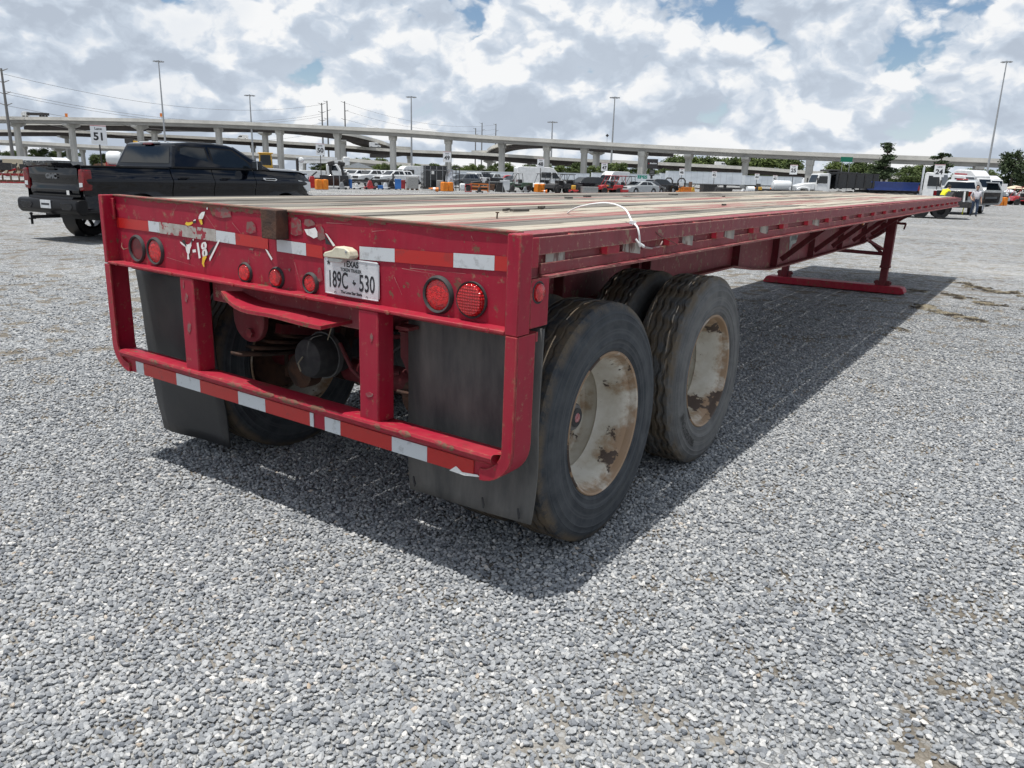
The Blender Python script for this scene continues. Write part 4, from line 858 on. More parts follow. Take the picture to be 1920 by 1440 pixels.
def tyre_mb(style):
    R0 = .522; prof = [(.302, -.108), (.330, -.124), (.40, -.134), (.455, -.130), (.492, -.118), (.512, -.106)]
    grooves = (-.066, -.022, .022, .066) if style == 0 else (-.074, -.040, 0.0, .040, .074); gd, gw = (.009, .010) if style == 0 else (.014, .014)
    kinds = [0]*len(prof); x = -.100
    prof.append((R0-.003, -.100)); kinds.append(0)
    for g in grooves:
        for dx, r in ((-gw*.7, R0), (-gw*.4, R0-gd), (gw*.4, R0-gd), (gw*.7, R0)): prof.append((r, g+dx)); kinds.append(1)
    prof += [(R0-.003, .100), (.512, .106), (.502, .113), (.500, .1145), (.478, .123), (.474, .1262), (.470, .125), (.452, .130), (.448, .1325), (.444, .131), (.40, .1345), (.372, .1335), (.368, .1355), (.364, .1335), (.336, .126), (.331, .1275), (.326, .124), (.304, .110)]
    kinds += [2]*(len(prof)-len(kinds)); n = 120
    def warp(j, k, r, w):
        if kinds[j] == 1: w += (.004 if style == 0 else .0055)*((1 if (k//2) % 2 else -1) + .7*mn.noise(Vector((k*.9, j//4*3.1, style)))); r += .003*mn.noise(Vector((k*.22, j*.3, 5+style)))
        if style == 1 and j in (len(kinds)-17, 5) and (k % 4) < 2: r -= .008
        if kinds[j] in (0, 1) and r > .5: r += .0025*mn.noise(Vector((k*.35, j*.8, style)))
        return r, w
    return MB().lathe(prof, axis='x', n=n, warp=warp)
tyA = tyre_mb(0).mesh('tyre', M_tyA, 40); tyB = tyre_mb(1).mesh('tyre', M_tyB, 40)
rimp = [(.300, .106), (.311, .112), (.315, .118), (.310, .123), (.302, .119), (.296, .106), (.292, .090), (.281, .078), (.270, .060), (.262, .02), (.250, -.030), (.243, -.044), (.240, -.050), (.252, -.060), (.256, -.085), (.250, -.120), (.236, -.132), (.215, -.134), (.200, -.128), (.192, -.116), (.13, -.104), (.10, -.104), (.0005, -.104)]
rimm = MB().lathe(rimp, axis='x', n=72).mesh('rim', M_rim, 28)
drum = MB().lathe([(.0005, -.30), (.20, -.30), (.205, -.29), (.205, -.135)], axis='x', n=32).mesh('brake_drum', M_rust)
hubm = MB().lathe([(.070, -.108), (.066, -.09), (.062, -.04), (.062, -.035), (.056, -.028), (.044, -.025), (.043, -.02), (.022, -.018), (.0005, -.018)], axis='x', n=28).mesh('hub_cap', mat('hub_grey', (.14, .14, .14), .5, .3), 30)
hubr = MB().lathe([(.043, -.0235), (.043, -.0185), (.023, -.0165), (.022, -.0175)], axis='x', n=28).mesh('hub_ring', M_blk, 30)
hubc = MB().lathe([(.0215, -.017), (.018, -.0135), (.0005, -.012)], axis='x', n=20).mesh('hub_window', mat('hub_window', (.42, .20, .21), .2, col2=(.30, .03, .04), scale=60), 30)
def wheel(x, y, ty, out, spin, hub, s):
    w = bpy.data.objects.new('wheel', rimm); C.objects.link(w); w.parent = TR; w.location = (x, y, .522); w.rotation_euler = (spin if s > 0 else spin, 0, 0 if s > 0 else math.pi)
    for nm, me in [('tyre', ty)] + ([('brake_drum', drum)] if hub else []) + ([('hub_cap', hubm), ('hub_ring', hubr), ('hub_window', hubc)] if hub else []):
        o = bpy.data.objects.new(nm, me); C.objects.link(o); o.parent = w
    return w
for s in (-1, 1):
    for k, y in enumerate((.735, 1.955)):
        wo = wheel(s*1.137, y, tyA if k == 0 else tyB, 1, (2.6, 4.4)[k] + s*.3, True, s)
        wheel(s*.815, y, tyB if k else tyA, 0, 1.1+k, False, -s)
        if s > 0 and k == 1: WB = wo
# embossed maker's name on the grey tyre, and faint marks on the worn one
M_emb = mat('embossed_letters', (.014, .014, .015), .6)
def arc_text(s, parent, rmid, size, ang, xoff, m, flip=1, sx=.8):
    tot = 1.0
    def fn(x, y):
        a = ang - x*sx/rmid; rr = rmid + y; return (xoff, rr*math.cos(a), rr*math.sin(a))
    return lettering(s, fn, size, parent, m, 'tyre_lettering', bold=.0008)
arc_text('BRIDGESTONE', WB, .408, .056, -.80, .1362, M_emb)
TR_WB = WB
# deck boards
def wood_mat(name, a, b_, dark, lo, hi, red=0.0):
    m, nt, N, L, b = _nt(name); oi = N.new('ShaderNodeObjectInfo'); t = _coord(nt, 'Object'); ad = N.new('ShaderNodeVectorMath'); L.new(t, ad.inputs[0])
    cb = N.new('ShaderNodeCombineXYZ'); L.new(_math(nt, 'MULTIPLY', oi.outputs['Random'], 37.0), cb.inputs[1]); L.new(cb.outputs[0], ad.inputs[1])
    mp = N.new('ShaderNodeMapping'); mp.inputs['Scale'].default_value = (26, 1.1, 26); L.new(ad.outputs[0], mp.inputs[0])
    n1 = _noise(nt, mp.outputs[0], 1.0, 8, .65, .4); mp2 = N.new('ShaderNodeMapping'); mp2.inputs['Scale'].default_value = (9, .5, 9); L.new(ad.outputs[0], mp2.inputs[0]); n2 = _noise(nt, mp2.outputs[0], 1.0, 6, .6, .3)
    c = _mix(nt, _range(nt, n2, .35, .65), a, b_); c = _mix(nt, _range(nt, n1, lo, hi), c, dark)
    if red: c = _mix(nt, _range(nt, _noise(nt, mp2.outputs[0], 1.7, 6, .6), .62-red*.2, .70-red*.2, 0, .75), c, (.27, .085, .085))
    L.new(c, b.inputs['Base Color']); b.inputs['Roughness'].default_value = .88; b.inputs['Specular IOR Level'].default_value = .2
    mp3 = N.new('ShaderNodeMapping'); mp3.inputs['Scale'].default_value = (55, .55, 55); L.new(ad.outputs[0], mp3.inputs[0]); ck = _range(nt, _noise(nt, mp3.outputs[0], 1.0, 5, .6, .6), .60, .645)
    c = _mix(nt, _math(nt, 'MULTIPLY', ck, .85), c, tuple(x*.5 for x in dark)); L.new(c, b.inputs['Base Color'])
    _bump(nt, b, _math(nt, 'SUBTRACT', n1, _math(nt, 'MULTIPLY', ck, .6)), .8, .008); return m
M_w1 = wood_mat('deck_wood_pale', (.46, .42, .345), (.34, .305, .25), (.075, .062, .05), .54, .70, .12); M_w2 = wood_mat('deck_wood_grey', (.25, .235, .21), (.16, .148, .13), (.04, .035, .03), .48, .64); M_w3 = wood_mat('deck_wood_red', (.36, .315, .265), (.28, .245, .205), (.075, .055, .045), .53, .70, .8); M_w4 = wood_mat('deck_wood_dark', (.17, .155, .14), (.11, .10, .09), (.035, .03, .028), .45, .65)
Xr = [(1.117, .995, M_w1), (.990, .842, M_w2), (.837, .70, M_w3), (.694, .52, M_w1), (.514, .36, M_w1), (.353, .20, M_w2), (.193, .04, M_w1), (.033, -.10, M_w3), (-.107, -.26, M_w1), (-.267, -.43, M_w2), (-.437, -.58, M_w3), (-.587, -.74, M_w1), (-.747, -.90, M_w2), (-.907, -1.04, M_w1), (-1.045, -1.118, M_w4)]
rw = random.Random(3)
for (xa, xb, m) in Xr:
    ys = [.118 if any(abs(xa-q) < .002 for q in (.514, .353, -.437, -.587)) else .099]; cuts = sorted(rw.uniform(2.2, 11.5) for _ in range(2))
    ys += cuts + [13.70]
    for y0, y1 in zip(ys[:-1], ys[1:]):
        mm = m if rw.random() < .75 else rw.choice((M_w1, M_w2, M_w3)); n = max(6, int((y1-y0)/.25)); mb = MB(); vs = []; dz = rw.uniform(-.004, .005)
        if y0 > .2: pass
        for i in range(n+1):
            y = y0 + .003 + (y1-y0-.006)*i/n; e = .0035*mn.noise(Vector((y*3, xa*9, 1))); e2 = .0035*mn.noise(Vector((y*3, xb*9, 7))); c_ = .003*mn.noise(Vector((y*.8, xa*5, 4)))
            vs += [(xb-.0015, y, 1.327), (xa+.0015, y, 1.327), (xa-.002+e, y, 1.362+dz+c_), (xa-.008+e, y, 1.366+dz+c_), ((xa+xb)/2, y, 1.3645+dz+c_), (xb+.008+e2, y, 1.366+dz+c_), (xb+.002+e2, y, 1.362+dz+c_)]
        mb.add(vs, [(i*7+j, i*7+(j+1) % 7, (i+1)*7+(j+1) % 7, (i+1)*7+j) for i in range(n) for j in range(7)] + [tuple(range(7)), tuple(n*7+j for j in range(7))])
        tb(mb, 'deck_plank', mm, smooth=25)
nailp = loc_n = None
nl = tb(MB().tube([(.73, .62, 1.36), (.732, .62, 1.392)], .0035, 6).lathe([(.008, 1.392), (.008, 1.396), (.0005, 1.396)], (.732, .62, 0), 'z', 8), 'nail', M_rust)
for i in range(9): tb(MB().obox((rw.uniform(-.9, .9), rw.uniform(1.0, 6.5), 1.377), (rw.uniform(.006, .02), rw.uniform(.02, .07), .006), (0, 0, rw.uniform(-.4, .4))), 'wood_splinter', M_w4)
# white strap tied over the rub rail
st = MB(); st.tube(cat_rom([Vector(q) for q in ((.70, 1.26, 1.374), (.76, 1.20, 1.395), (.82, 1.164, 1.413), (.87, 1.131, 1.422), (.92, 1.11, 1.432), (.98, 1.118, 1.439), (1.04, 1.108, 1.434), (1.11, 1.061, 1.418), (1.16, 1.012, 1.387), (1.20, .96, 1.366), (1.245, .885, 1.370), (1.270, .862, 1.358), (1.281, .860, 1.325), (1.279, .872, 1.292))], 4), .0042, 8)
st.tube([(1.272, .845, 1.315), (1.284, .850, 1.300), (1.283, .868, 1.286), (1.276, .876, 1.297)], .0045, 8); st.tube([(1.279, .872, 1.296), (1.286, .895, 1.284), (1.284, .905, 1.28)], [.006, .007, .004], 8); st.obox((1.232, .89, 1.378), (.014, .009, .006), (0, 0, .5))
_ts = st.build('plastic_strap', M_rope, None, rot=TILT); tag(_ts, 'thin white plastic strap looped over the red side rail near the rear', 'strap')
# ================================================================== black pickup behind the trailer
M_bpaint = mat('black_car_paint', (.0012, .002, .005), .03, coat=.0, spec=.42, col2=(.002, .003, .006), scale=2.5)
M_btrim = mat('black_trim', (.006, .006, .007), .4, spec=.2)
M_glass = mat('tinted_glass', (.006, .009, .012), .03, spec=.5)
M_dchrome = mat('dark_chrome', (.20, .21, .22), .25, .8)
M_chrome = mat('chrome', (.75, .76, .78), .12, 1.0)
M_tail = mat('tail_lamp_red', (.20, .002, .006), .08, coat=.1, col2=(.09, .002, .004), scale=9, lo=.4, hi=.6)
M_clear = mat('lamp_clear', (.62, .64, .66), .12, coat=.5)
M_tyre = mat('car_tyre', (.018, .018, .019), .8, col2=(.035, .033, .03), scale=14)
M_alloy = mat('alloy', (.45, .46, .48), .3, .8)
M_alloyd = mat('alloy_dark', (.025, .026, .028), .35, .3)
def car_wheel(parent, x, y, r, w, s, alloy=None, n=40, spokes=6, lugs=False):
    tp = [(r*.62, -w*.42), (r*.70, -w*.49), (r*.88, -w*.5), (r*.97, -w*.44), (r, -w*.34), (r, w*.34), (r*.97, w*.44), (r*.88, w*.5), (r*.70, w*.49), (r*.62, w*.42)]
    def warp(j, k, rr, ww):
        if lugs and j in (3, 4, 5, 6) and (k % 2): rr -= .018
        return rr, ww
    t = MB().lathe(tp, axis='x', n=n, warp=warp).build('wheel', M_tyre, parent, (x, y, r), (0, 0, 0 if s > 0 else math.pi), smooth=30)
    MB().lathe([(r*.625, w*.40), (r*.60, w*.44), (r*.56, w*.40), (r*.54, w*.1), (r*.54, -w*.3)], axis='x', n=28).build('rim', alloy or M_alloy, t)
    mb = MB()
    for k in range(spokes):
        a = 2*math.pi*k/spokes; ca, sa = math.cos(a), math.sin(a); d = r*.09
        mb.add([(w*.30, c_*q+b*(-sa if 0 else 0), 0) for c_ in () for q in () for b in ()], [])
        P = [(w*.30, r*.10, -d), (w*.38, r*.56, -d*.8), (w*.38, r*.56, d*.8), (w*.30, r*.10, d)]
        Q = [(xx, yy*ca - zz*sa, yy*sa + zz*ca) for xx, yy, zz in P]; mb.add(Q + [(q[0]-.03, q[1], q[2]) for q in Q], [(0,1,2,3),(0,4,5,1),(3,2,6,7),(4,7,6,5)])
    mb.lathe([(r*.14, w*.26), (r*.13, w*.34), (.0005, w*.36)], axis='x', n=16); mb.build('spokes', alloy or M_alloy, t)
    return t
def pickup_black():
    T = thing('pickup_truck', 'glossy black crew cab pickup seen from its rear right side behind the flatbed', 'pickup', (-14.19, 7.22, 0), .0745); T.scale = (1.075,)*3
    wb, ra, rw_ = 3.75, .50, .415
    def zb(y, sill):
        z = sill
        for yc in (0, wb):
            if abs(y-yc) < ra: z = max(z, rw_ + math.sqrt(ra*ra-(y-yc)**2))
        return z
    def xw(y, z):
        x = .965 + .030*math.exp(-((z-1.13)/.075)**2) - .34*max(0, (z-1.15)) - .035*math.exp(-((z-.88)/.16)**2) - .06*max(0, .62-z)
        for yc in (0, wb):
            d = math.hypot(y-yc, z-rw_)
            if d < ra+.16: x += .030*max(0, 1-(d-ra)/.16)**.8
        if y > 4.1: x -= .35*(y-4.1)**2
        if y < -.95: x -= .6*(y+.95)**2
        return x
    def side(y0, y1, name, zt, s, sill=.50, parent=T, m=M_bpaint):
        n = max(4, int((y1-y0)/.05)); g = []
        for i in range(n+1):
            y = y0+(y1-y0)*i/n; a, b = zb(y, sill if not callable(sill) else sill(y)), zt(y) if callable(zt) else zt
            g.append([(s*xw(y, a+(b-a)*t/14), y, a+(b-a)*t/14) for t in range(15)])
        # turned-in lips
        g2 = [[(s*(abs(r[0][0])-.05), r[0][1], r[0][2]+.005)] + r + [(s*(abs(r[-1][0])-.06), r[-1][1], r[-1][2]+.004)] for r in g]
        o = MB().grid(g2).build(name, m, parent, smooth=50); return o
    bedz = lambda y: 1.395 + .02*(y+1.1)/1.8
    for s in (-1, 1):
        b = side(-1.12, .715, 'bed_side', bedz, s, sill=lambda y: .56 if y < -.5 else .50)
        MB().box(min(s*.83, s*.912), max(s*.83, s*.912), -1.10, .715, 1.385, 1.412).build('bed_rail_cap', M_btrim, b, bevel=.008)
        MB().box(min(s*.84, s*.85), max(s*.84, s*.85), -1.08, .70, .80, 1.385).build('bed_wall', M_btrim, b)
        rd = side(.735, 1.735, 'rear_door', 1.425, s); fd = side(1.75, 2.86, 'front_door', 1.425, s)
        for d, y in ((rd, .98), (fd, 2.02)):
            MB().tube([(s*.985, y-.10, 1.215), (s*1.022, y-.085, 1.22), (s*1.022, y+.085, 1.22), (s*.985, y+.10, 1.225)], .017, 8).build('door_handle', M_btrim, d)
        fz = lambda y: 1.425 - .035*max(0, (y-2.9))/1.6 - .5*max(0, y-4.2)**2
        ff = side(2.875, 4.62, 'front_fender', fz, s)
        MB().prism([(3.05, 1.245), (3.42, 1.235), (3.47, 1.21), (3.42, 1.18), (3.12, 1.19), (3.05, 1.215)], s*1.000, s*1.012).build('fender_badge', M_chrome, ff, bevel=.004)
        MB().prism([(3.10, 1.232), (3.40, 1.224), (3.42, 1.21), (3.40, 1.195), (3.13, 1.202)], s*1.0115, s*1.0135).build('badge_insert', M_btrim, ff)
        MB().prism([(4.16, 1.20), (4.62, 1.16), (4.63, .96), (4.50, .94), (4.36, 1.05)], s*.90, s*.975, taper=lambda a, b, w: w-(.14*s*max(0, a-4.2))).build('head_lamp', M_clear, T, bevel=.01)
        MB().box(min(s*.80, s*.97), max(s*.80, s*.97), .72, 2.9, .40, .50).build('running_board', M_btrim, T, bevel=.02)
        # mirrors
        mr_ = MB().obox((s*1.13, 2.78, 1.50), (.11, .07, .10), (0, 0, -.1*s)).build('side_mirror', M_bpaint, T, bevel=.03, seg=3)
        MB().obox((s*1.14, 2.705, 1.50), (.085, .006, .08), (0, 0, -.1*s)).build('mirror_glass', M_chrome, mr_); MB().bar((s*.97, 2.82, 1.43), (s*1.06, 2.79, 1.46), .05, .05).build('mirror_arm', M_bpaint, mr_)
    # cab shell
    def tumble(a, b, w): return math.copysign(abs(w) - .36*max(0, b-1.42), w)
    CABP = [(.745, 1.40), (.78, 1.46), (.93, 1.84), (.985, 1.90), (1.35, 1.935), (1.9, 1.94), (2.3, 1.915), (2.45, 1.88), (3.42, 1.40)]
    MB().prism(CABP, -.935, .935, taper=tumble).build('cab', M_bpaint, T, bevel=.045, seg=3)
    def tx(z, off=.006): return .935 - .36*(z-1.42) + off
    for s in (-1, 1):
        def win(pts, name='side_window', m=M_glass, o=.006): 
            return MB().add([(s*tx(z, o), y, z) for y, z in pts] + [(s*(tx(z, o)-.02), y, z) for y, z in pts], [tuple(range(len(pts)))] + [(i, (i+1) % len(pts), len(pts)+(i+1) % len(pts), len(pts)+i) for i in range(len(pts))]).build(name, m, T, smooth=0)
        win([(1.02, 1.47), (1.68, 1.455), (1.66, 1.82), (1.20, 1.83), (1.07, 1.80), (.985, 1.60)]); win([(1.80, 1.455), (2.78, 1.45), (2.72, 1.56), (2.36, 1.80), (1.80, 1.825)])
        win([(.96, 1.445), (1.72, 1.435), (1.70, 1.845), (1.18, 1.855), (1.02, 1.82), (.93, 1.60)], 'window_frame', M_btrim, .0035); win([(1.76, 1.435), (2.98, 1.43), (2.40, 1.83), (1.76, 1.848)], 'window_frame', M_btrim, .0035)
    def rear(y, z): return y
    wx = lambda z: tx(z, -.11); MB().add([(-wx(1.50), .79, 1.50), (wx(1.50), .79, 1.50), (wx(1.83), .921, 1.83), (-wx(1.83), .921, 1.83)], [(0,1,2,3)]).build('rear_window', M_glass, T, smooth=0)
    MB().box(-.14, .14, .905, .955, 1.862, 1.892).build('brake_light', M_tail, T, bevel=.006); MB().box(-.30, .30, .93, 1.0, 1.90, 1.925).build('roof_strip', M_clear, T, bevel=.01)  # brake light, and a pale strip across the rear edge of the roof
    MB().add([(-.86, 3.40, 1.425), (.86, 3.40, 1.425), (.74, 2.47, 1.885), (-.74, 2.47, 1.885)], [(0,1,2,3)]).build('windscreen', M_glass, T, smooth=0)
    # hood
    MB().grid([[(x*(.93-.12*max(0, t-.7)), 3.30+1.30*t, 1.432 - .03*t + .055*(1-abs(x)**2.2) - .10*max(0, t-.75)**1.2*2 - .02*(abs(x) > .95)) for x in (-1, -.92, -.7, -.45, -.2, 0, .2, .45, .7, .92, 1)] for t in [i/14 for i in range(15)]]).build('hood', M_bpaint, T, smooth=60)
    MB().box(-.86, .86, 4.50, 4.62, .86, 1.36).build('grille', M_chrome, T, bevel=.03); MB().box(-.96, .96, 4.48, 4.72, .52, .86).build('front_bumper', M_bpaint, T, bevel=.05)
    MB().box(-.82, .82, .70, .735, .8, 1.40).box(-.85, .85, -1.08, .70, .80, .86).build('bed_floor', M_btrim, T)
    MB().box(-.80, .80, -.9, 4.4, .42, .62).build('underbody', M_btrim, T)
    for s in (-1, 1):
        for yc in (0, wb): MB().lathe([(.49, -.26), (.49, .18)], (s*.72, yc, .415), 'x', 24).build('wheel_liner', M_btrim, T)
    # tailgate with raised letters
    g = []
    for i in range(17):
        x = -.775 + 1.55*i/16
        g.append([(x, -1.135 - .018*math.sin(math.pi*min(1, t/9))*(1-(x/.8)**6) + (.03 if t == 0 else 0) + .022*(1 if t in (3, 4, 5) else 0) - (.05*(t-9) if t > 9 else 0), .86 + .055*t - .01*(t-9 if t > 9 else 0)) for t in range(12)])
    tg = MB().grid(g).box(-.775, .775, -1.115, -1.06, .84, 1.40).build('tailgate', M_bpaint, T, smooth=40)
    MB().prism([(-1.19, 1.405), (-1.10, 1.425), (-1.05, 1.425), (-1.05, 1.40)], -.76, .76).build('tailgate_cap', M_btrim, tg, bevel=.006)
    lettering('GMC', lambda x, y: (-.0 + x*1.35, -1.170, 1.20 + y), .12, tg, M_dchrome, 'badge_letters', bold=.006)
    MB().prism([(-.12, 1.315), (.12, 1.315), (.15, 1.345), (-.15, 1.345)], -1.17, -1.15, 'y').build('gate_handle', M_btrim, tg, bevel=.005)
    for s in (-1, 1):
        tl = MB().prism([(s*.80, .95), (s*.955, .965), (s*.975, 1.10), (s*.968, 1.335), (s*.83, 1.345), (s*.80, 1.22)], -1.146, -.98, 'y').build('tail_lamp', M_tail, T, bevel=.02, seg=3)
        MB().prism([(s*.83, 1.02), (s*.93, 1.03), (s*.93, 1.10), (s*.83, 1.10)], -1.156, -1.149, 'y').build('reverse_lens', M_clear, tl, bevel=.003)
    # rear bumper
    bp = [(-.98, .60), (-.98, .78), (.98, .78), (.98, .60), (.80, .50), (.28, .52), (-.28, .52), (-.80, .50)]
    rb = MB().prism([(-1.22, .80), (-1.30, .79), (-1.33, .73), (-1.33, .60), (-1.26, .52), (-1.12, .52), (-1.12, .80)], -.99, .99, taper=lambda a, b, w: w*(1-.04*max(0, -1.22-a)*6)).build('rear_bumper', M_btrim, T, bevel=.03, seg=3)
    MB().prism([(-1.24, .80), (-1.215, .84), (-1.12, .84), (-1.12, .80)], -.70, .70).build('bumper_step', M_btrim, rb)
    for s in (-1, 1): MB().prism([(s*.44, .68), (s*.52, .61), (s*.78, .61), (s*.84, .67), (s*.80, .73), (s*.48, .73)], -1.338, -1.33, 'y').build('corner_step', M_bpaint, rb, bevel=.004)
    MB().prism([(-.165, .62), (.165, .62), (.165, .77), (-.165, .77)], -1.342, -1.332, 'y').build('licence_plate', M_plate, rb, bevel=.004)
    MB().prism([(-.13, .68), (.13, .68), (.13, .715), (-.13, .715)], -1.3435, -1.3421, 'y').build('plate_digits', M_ink, rb)
    MB().prism([(.44, .875), (.52, .875), (.52, .955), (.44, .955)], -1.172, -1.166, 'y').build('tailgate_sticker', M_white, tg)
    h = MB().box(-.03, .03, -1.62, -1.1, .44, .50).box(-.04, .04, -1.66, -1.56, .43, .455).build('tow_hitch', M_btrim, T, bevel=.005)
    MB().tube([(0, -1.62, .44), (0, -1.62, .53)], .018, 8).lathe([(.0005, .505), (.022, .51), (.03, .53), (.022, .552), (.0005, .557)], (0, -1.62, 0), 'z', 14).tube([(0, -1.62, .44), (0, -1.62, .34)], .022, 8).build('hitch_ball', M_btrim, h)
    for s in (-1, 1):
        for y in (0, wb): car_wheel(T, s*.835, y, .415, .29, s, M_alloyd if s > 0 else M_alloyd, n=56, lugs=True)
    MB().tube([(-.8, 0, .40), (.8, 0, .40)], .06, 10).build('rear_axle', M_btrim, T)
    return T
pickup_black()
# ================================================================== generic vehicles
def paint(name, col, rough=.25, coat=.4): return mat(name, col, rough, coat=coat, col2=tuple(c*.8 for c in col), scale=3, lo=.4, hi=.7)
P_white = paint('paint_white', (.72, .73, .73)); P_black = paint('paint_black', (.012, .013, .016), .15, .3); P_silver = paint('paint_silver', (.42, .44, .45), .3); P_grey = paint('paint_grey', (.10, .11, .12)); P_red = paint('paint_red', (.42, .02, .025)); P_dkblue = paint('paint_blue', (.015, .045, .22), .3); P_blue = paint('paint_bright_blue', (.02, .16, .50), .4); P_green = paint('paint_green', (.035, .075, .045), .4)
P_yellow = paint('paint_yellow', (.62, .35, .03), .4); P_orange = paint('paint_orange', (.72, .20, .02), .5, .1); P_steel = mat('grey_steel', (.30, .31, .32), .5, .4, col2=(.22, .22, .22), scale=5); P_iron = mat('dark_iron', (.022, .022, .024), .6, col2=(.05, .045, .04), scale=7); P_brown = mat('brown_rust', (.16, .085, .05), .85, col2=(.09, .055, .04), scale=4); P_wrap = mat('grey_wrap', (.33, .33, .32), .6, col2=(.24, .24, .23), scale=8, bump=.3); P_foil = mat('silver_tarp', (.55, .57, .60), .3, .5, col2=(.25, .26, .28), scale=6, bump=.6, bscale=12); P_tan = mat('tan_plastic', (.55, .47, .34), .6); P_hivis = mat('hi_vis_yellow', (.70, .68, .02), .8); M_concr = mat('ibc_white', (.62, .64, .65), .5)
def arch_bottom(y0, y1, z, wheels, r, zc):
    pts = []
    for yc in sorted(wheels):
        pts += [(yc-r, z)] + [(yc + r*math.cos(a), max(z, zc + r*math.sin(a))) for a in [math.pi*(1-i/8) for i in range(9)]] + [(yc+r, z)]
    return [(y0, z)] + pts + [(y1, z)]
KINDS = {
 'sedan': dict(L=4.8, W=.90, low=lambda: [(4.8, .62), (4.55, .82), (3.55, .96), (1.05, 1.0), (.12, .96), (0, .75)], z=.26, wh=(.95, 3.75), r=.33, green=[(.35, .98), (1.15, 1.36), (2.1, 1.42), (2.7, 1.38), (3.6, .97)], wins=[[(1.0, 1.02), (1.35, 1.32), (1.9, 1.36), (1.9, 1.02)], [(1.98, 1.02), (1.98, 1.36), (2.62, 1.33), (3.2, 1.02)]], rear=((.455, 1.03), (1.087, 1.33)), front=((3.535, 1.0), (2.735, 1.365))),
 'suv': dict(L=4.9, W=.95, low=lambda: [(4.9, .72), (4.7, .98), (3.65, 1.10), (.15, 1.12), (0, .9)], z=.32, wh=(.98, 3.85), r=.37, green=[(.05, 1.10), (.38, 1.62), (.9, 1.74), (2.5, 1.72), (2.85, 1.66), (3.72, 1.08)], wins=[[(.42, 1.16), (.62, 1.58), (1.25, 1.64), (1.25, 1.16)], [(1.33, 1.16), (1.33, 1.64), (2.1, 1.64), (2.1, 1.16)], [(2.18, 1.16), (2.18, 1.63), (2.75, 1.58), (3.35, 1.16)]], rear=((.10, 1.18), (.342, 1.56)), front=((3.66, 1.12), (2.895, 1.63))),
 'pickup': dict(L=5.9, W=.98, low=lambda: [(5.9, .85), (5.8, 1.15), (4.6, 1.28), (2.0, 1.32), (.05, 1.30), (0, .9)], z=.45, wh=(1.2, 4.85), r=.42, green=[(1.98, 1.30), (2.15, 1.80), (2.5, 1.90), (3.5, 1.88), (3.75, 1.82), (4.55, 1.27)], wins=[[(2.3, 1.38), (2.42, 1.78), (3.0, 1.80), (3.0, 1.38)], [(3.08, 1.38), (3.08, 1.80), (3.6, 1.77), (4.15, 1.38)]], rear=((2.02, 1.40), (2.14, 1.76)), front=((4.48, 1.32), (3.8, 1.79))),
 'van': dict(L=6.0, W=1.0, low=lambda: [(6.0, .8), (5.85, 1.08), (5.35, 1.30), (4.75, 2.15), (4.35, 2.55), (3.9, 2.68), (.2, 2.68), (0, 2.5), (0, .8)], z=.40, wh=(1.05, 4.75), r=.36, green=None, wins=[[(4.2, 1.45), (4.2, 2.1), (4.6, 2.08), (5.15, 1.45)], [(2.9, 1.5), (2.9, 2.1), (4.05, 2.1), (4.05, 1.5)]], rear=None, front=((5.33, 1.37), (4.80, 2.12))),
}
def vehicle_mesh(kind, p):
    K = KINDS[kind]; W = K['W']; parts = []
    low = arch_bottom(.05, K['L']-.05, K['z'], K['wh'], K['r']+.07, K['r']) + K['low']()
    tap = lambda a, b, w: math.copysign(abs(w) - .05*max(0, .6-b) - (.10*max(0, a-K['L']+.6)**2 if a > K['L']-.6 else 0) - (.10*max(0, b-1.3) if kind == 'van' else 0), w)
    parts.append(('body', MB().prism(low, -W, W, taper=tap).mesh('body', p, 30), .05))
    gx = lambda z: W - .04 - .40*max(0, z-(K['green'][0][1] if K['green'] else 1.3)) if K['green'] else W - .10*max(0, z-1.3)
    if K['green']: parts.append(('cab', MB().prism(K['green'], -W, W, taper=lambda a, b, w: math.copysign(gx(b), w)).mesh('cab', p, 30), .04))
    for w in K['wins']:
        for s in (-1, 1): parts.append(('side_window', MB().add([(s*(gx(z)+.008), y, z) for y, z in w], [tuple(range(len(w)))]).mesh('side_window', M_glass, 0), 0))
    for nm, e in (('rear_window', K['rear']), ('windscreen', K['front'])):
        if not e: continue
        (y0, z0), (y1, z1) = e; d = Vector((0, z1-z0, -(y1-y0))).normalized()*.012
        if nm == 'rear_window': d = -d if d.y > 0 else d
        else: d = d if d.y > 0 else -d
        a, b = gx(z0)-.08, gx(z1)-.08
        parts.append((nm, MB().add([(-a, y0+d.y, z0+d.z), (a, y0+d.y, z0+d.z), (b, y1+d.y, z1+d.z), (-b, y1+d.y, z1+d.z)], [(0,1,2,3)]).mesh(nm, M_glass, 0), 0))
    L = K['L']; zl = {'sedan': .68, 'suv': .85, 'pickup': 1.0, 'van': .95}[kind]
    for s in (-1, 1):
        parts.append(('head_lamp', MB().obox((s*(W-.22), L-.06, zl), (.17, .09, .08)).mesh('head_lamp', M_clear, 0), .02))
        parts.append(('tail_lamp', MB().obox((s*(W-.10), .02, zl+.12), (.09, .05, .13 if kind != 'sedan' else .08)).mesh('tail_lamp', M_tail, 0), .02))
    parts.append(('grille', MB().obox((0, L-.02, zl-.04), (W-.45, .05, .14)).mesh('grille', P_iron, 0), .02))
    parts.append(('front_bumper', MB().obox((0, L-.03, .50), (W-.06, .09, .13)).mesh('front_bumper', P_iron if kind in ('suv', 'van') else p, 0), .03))
    parts.append(('licence_plate', MB().obox((0, -.02, .72), (.16, .02, .08)).mesh('licence_plate', M_plate, 0), 0))
    return parts, K
_vc = {}
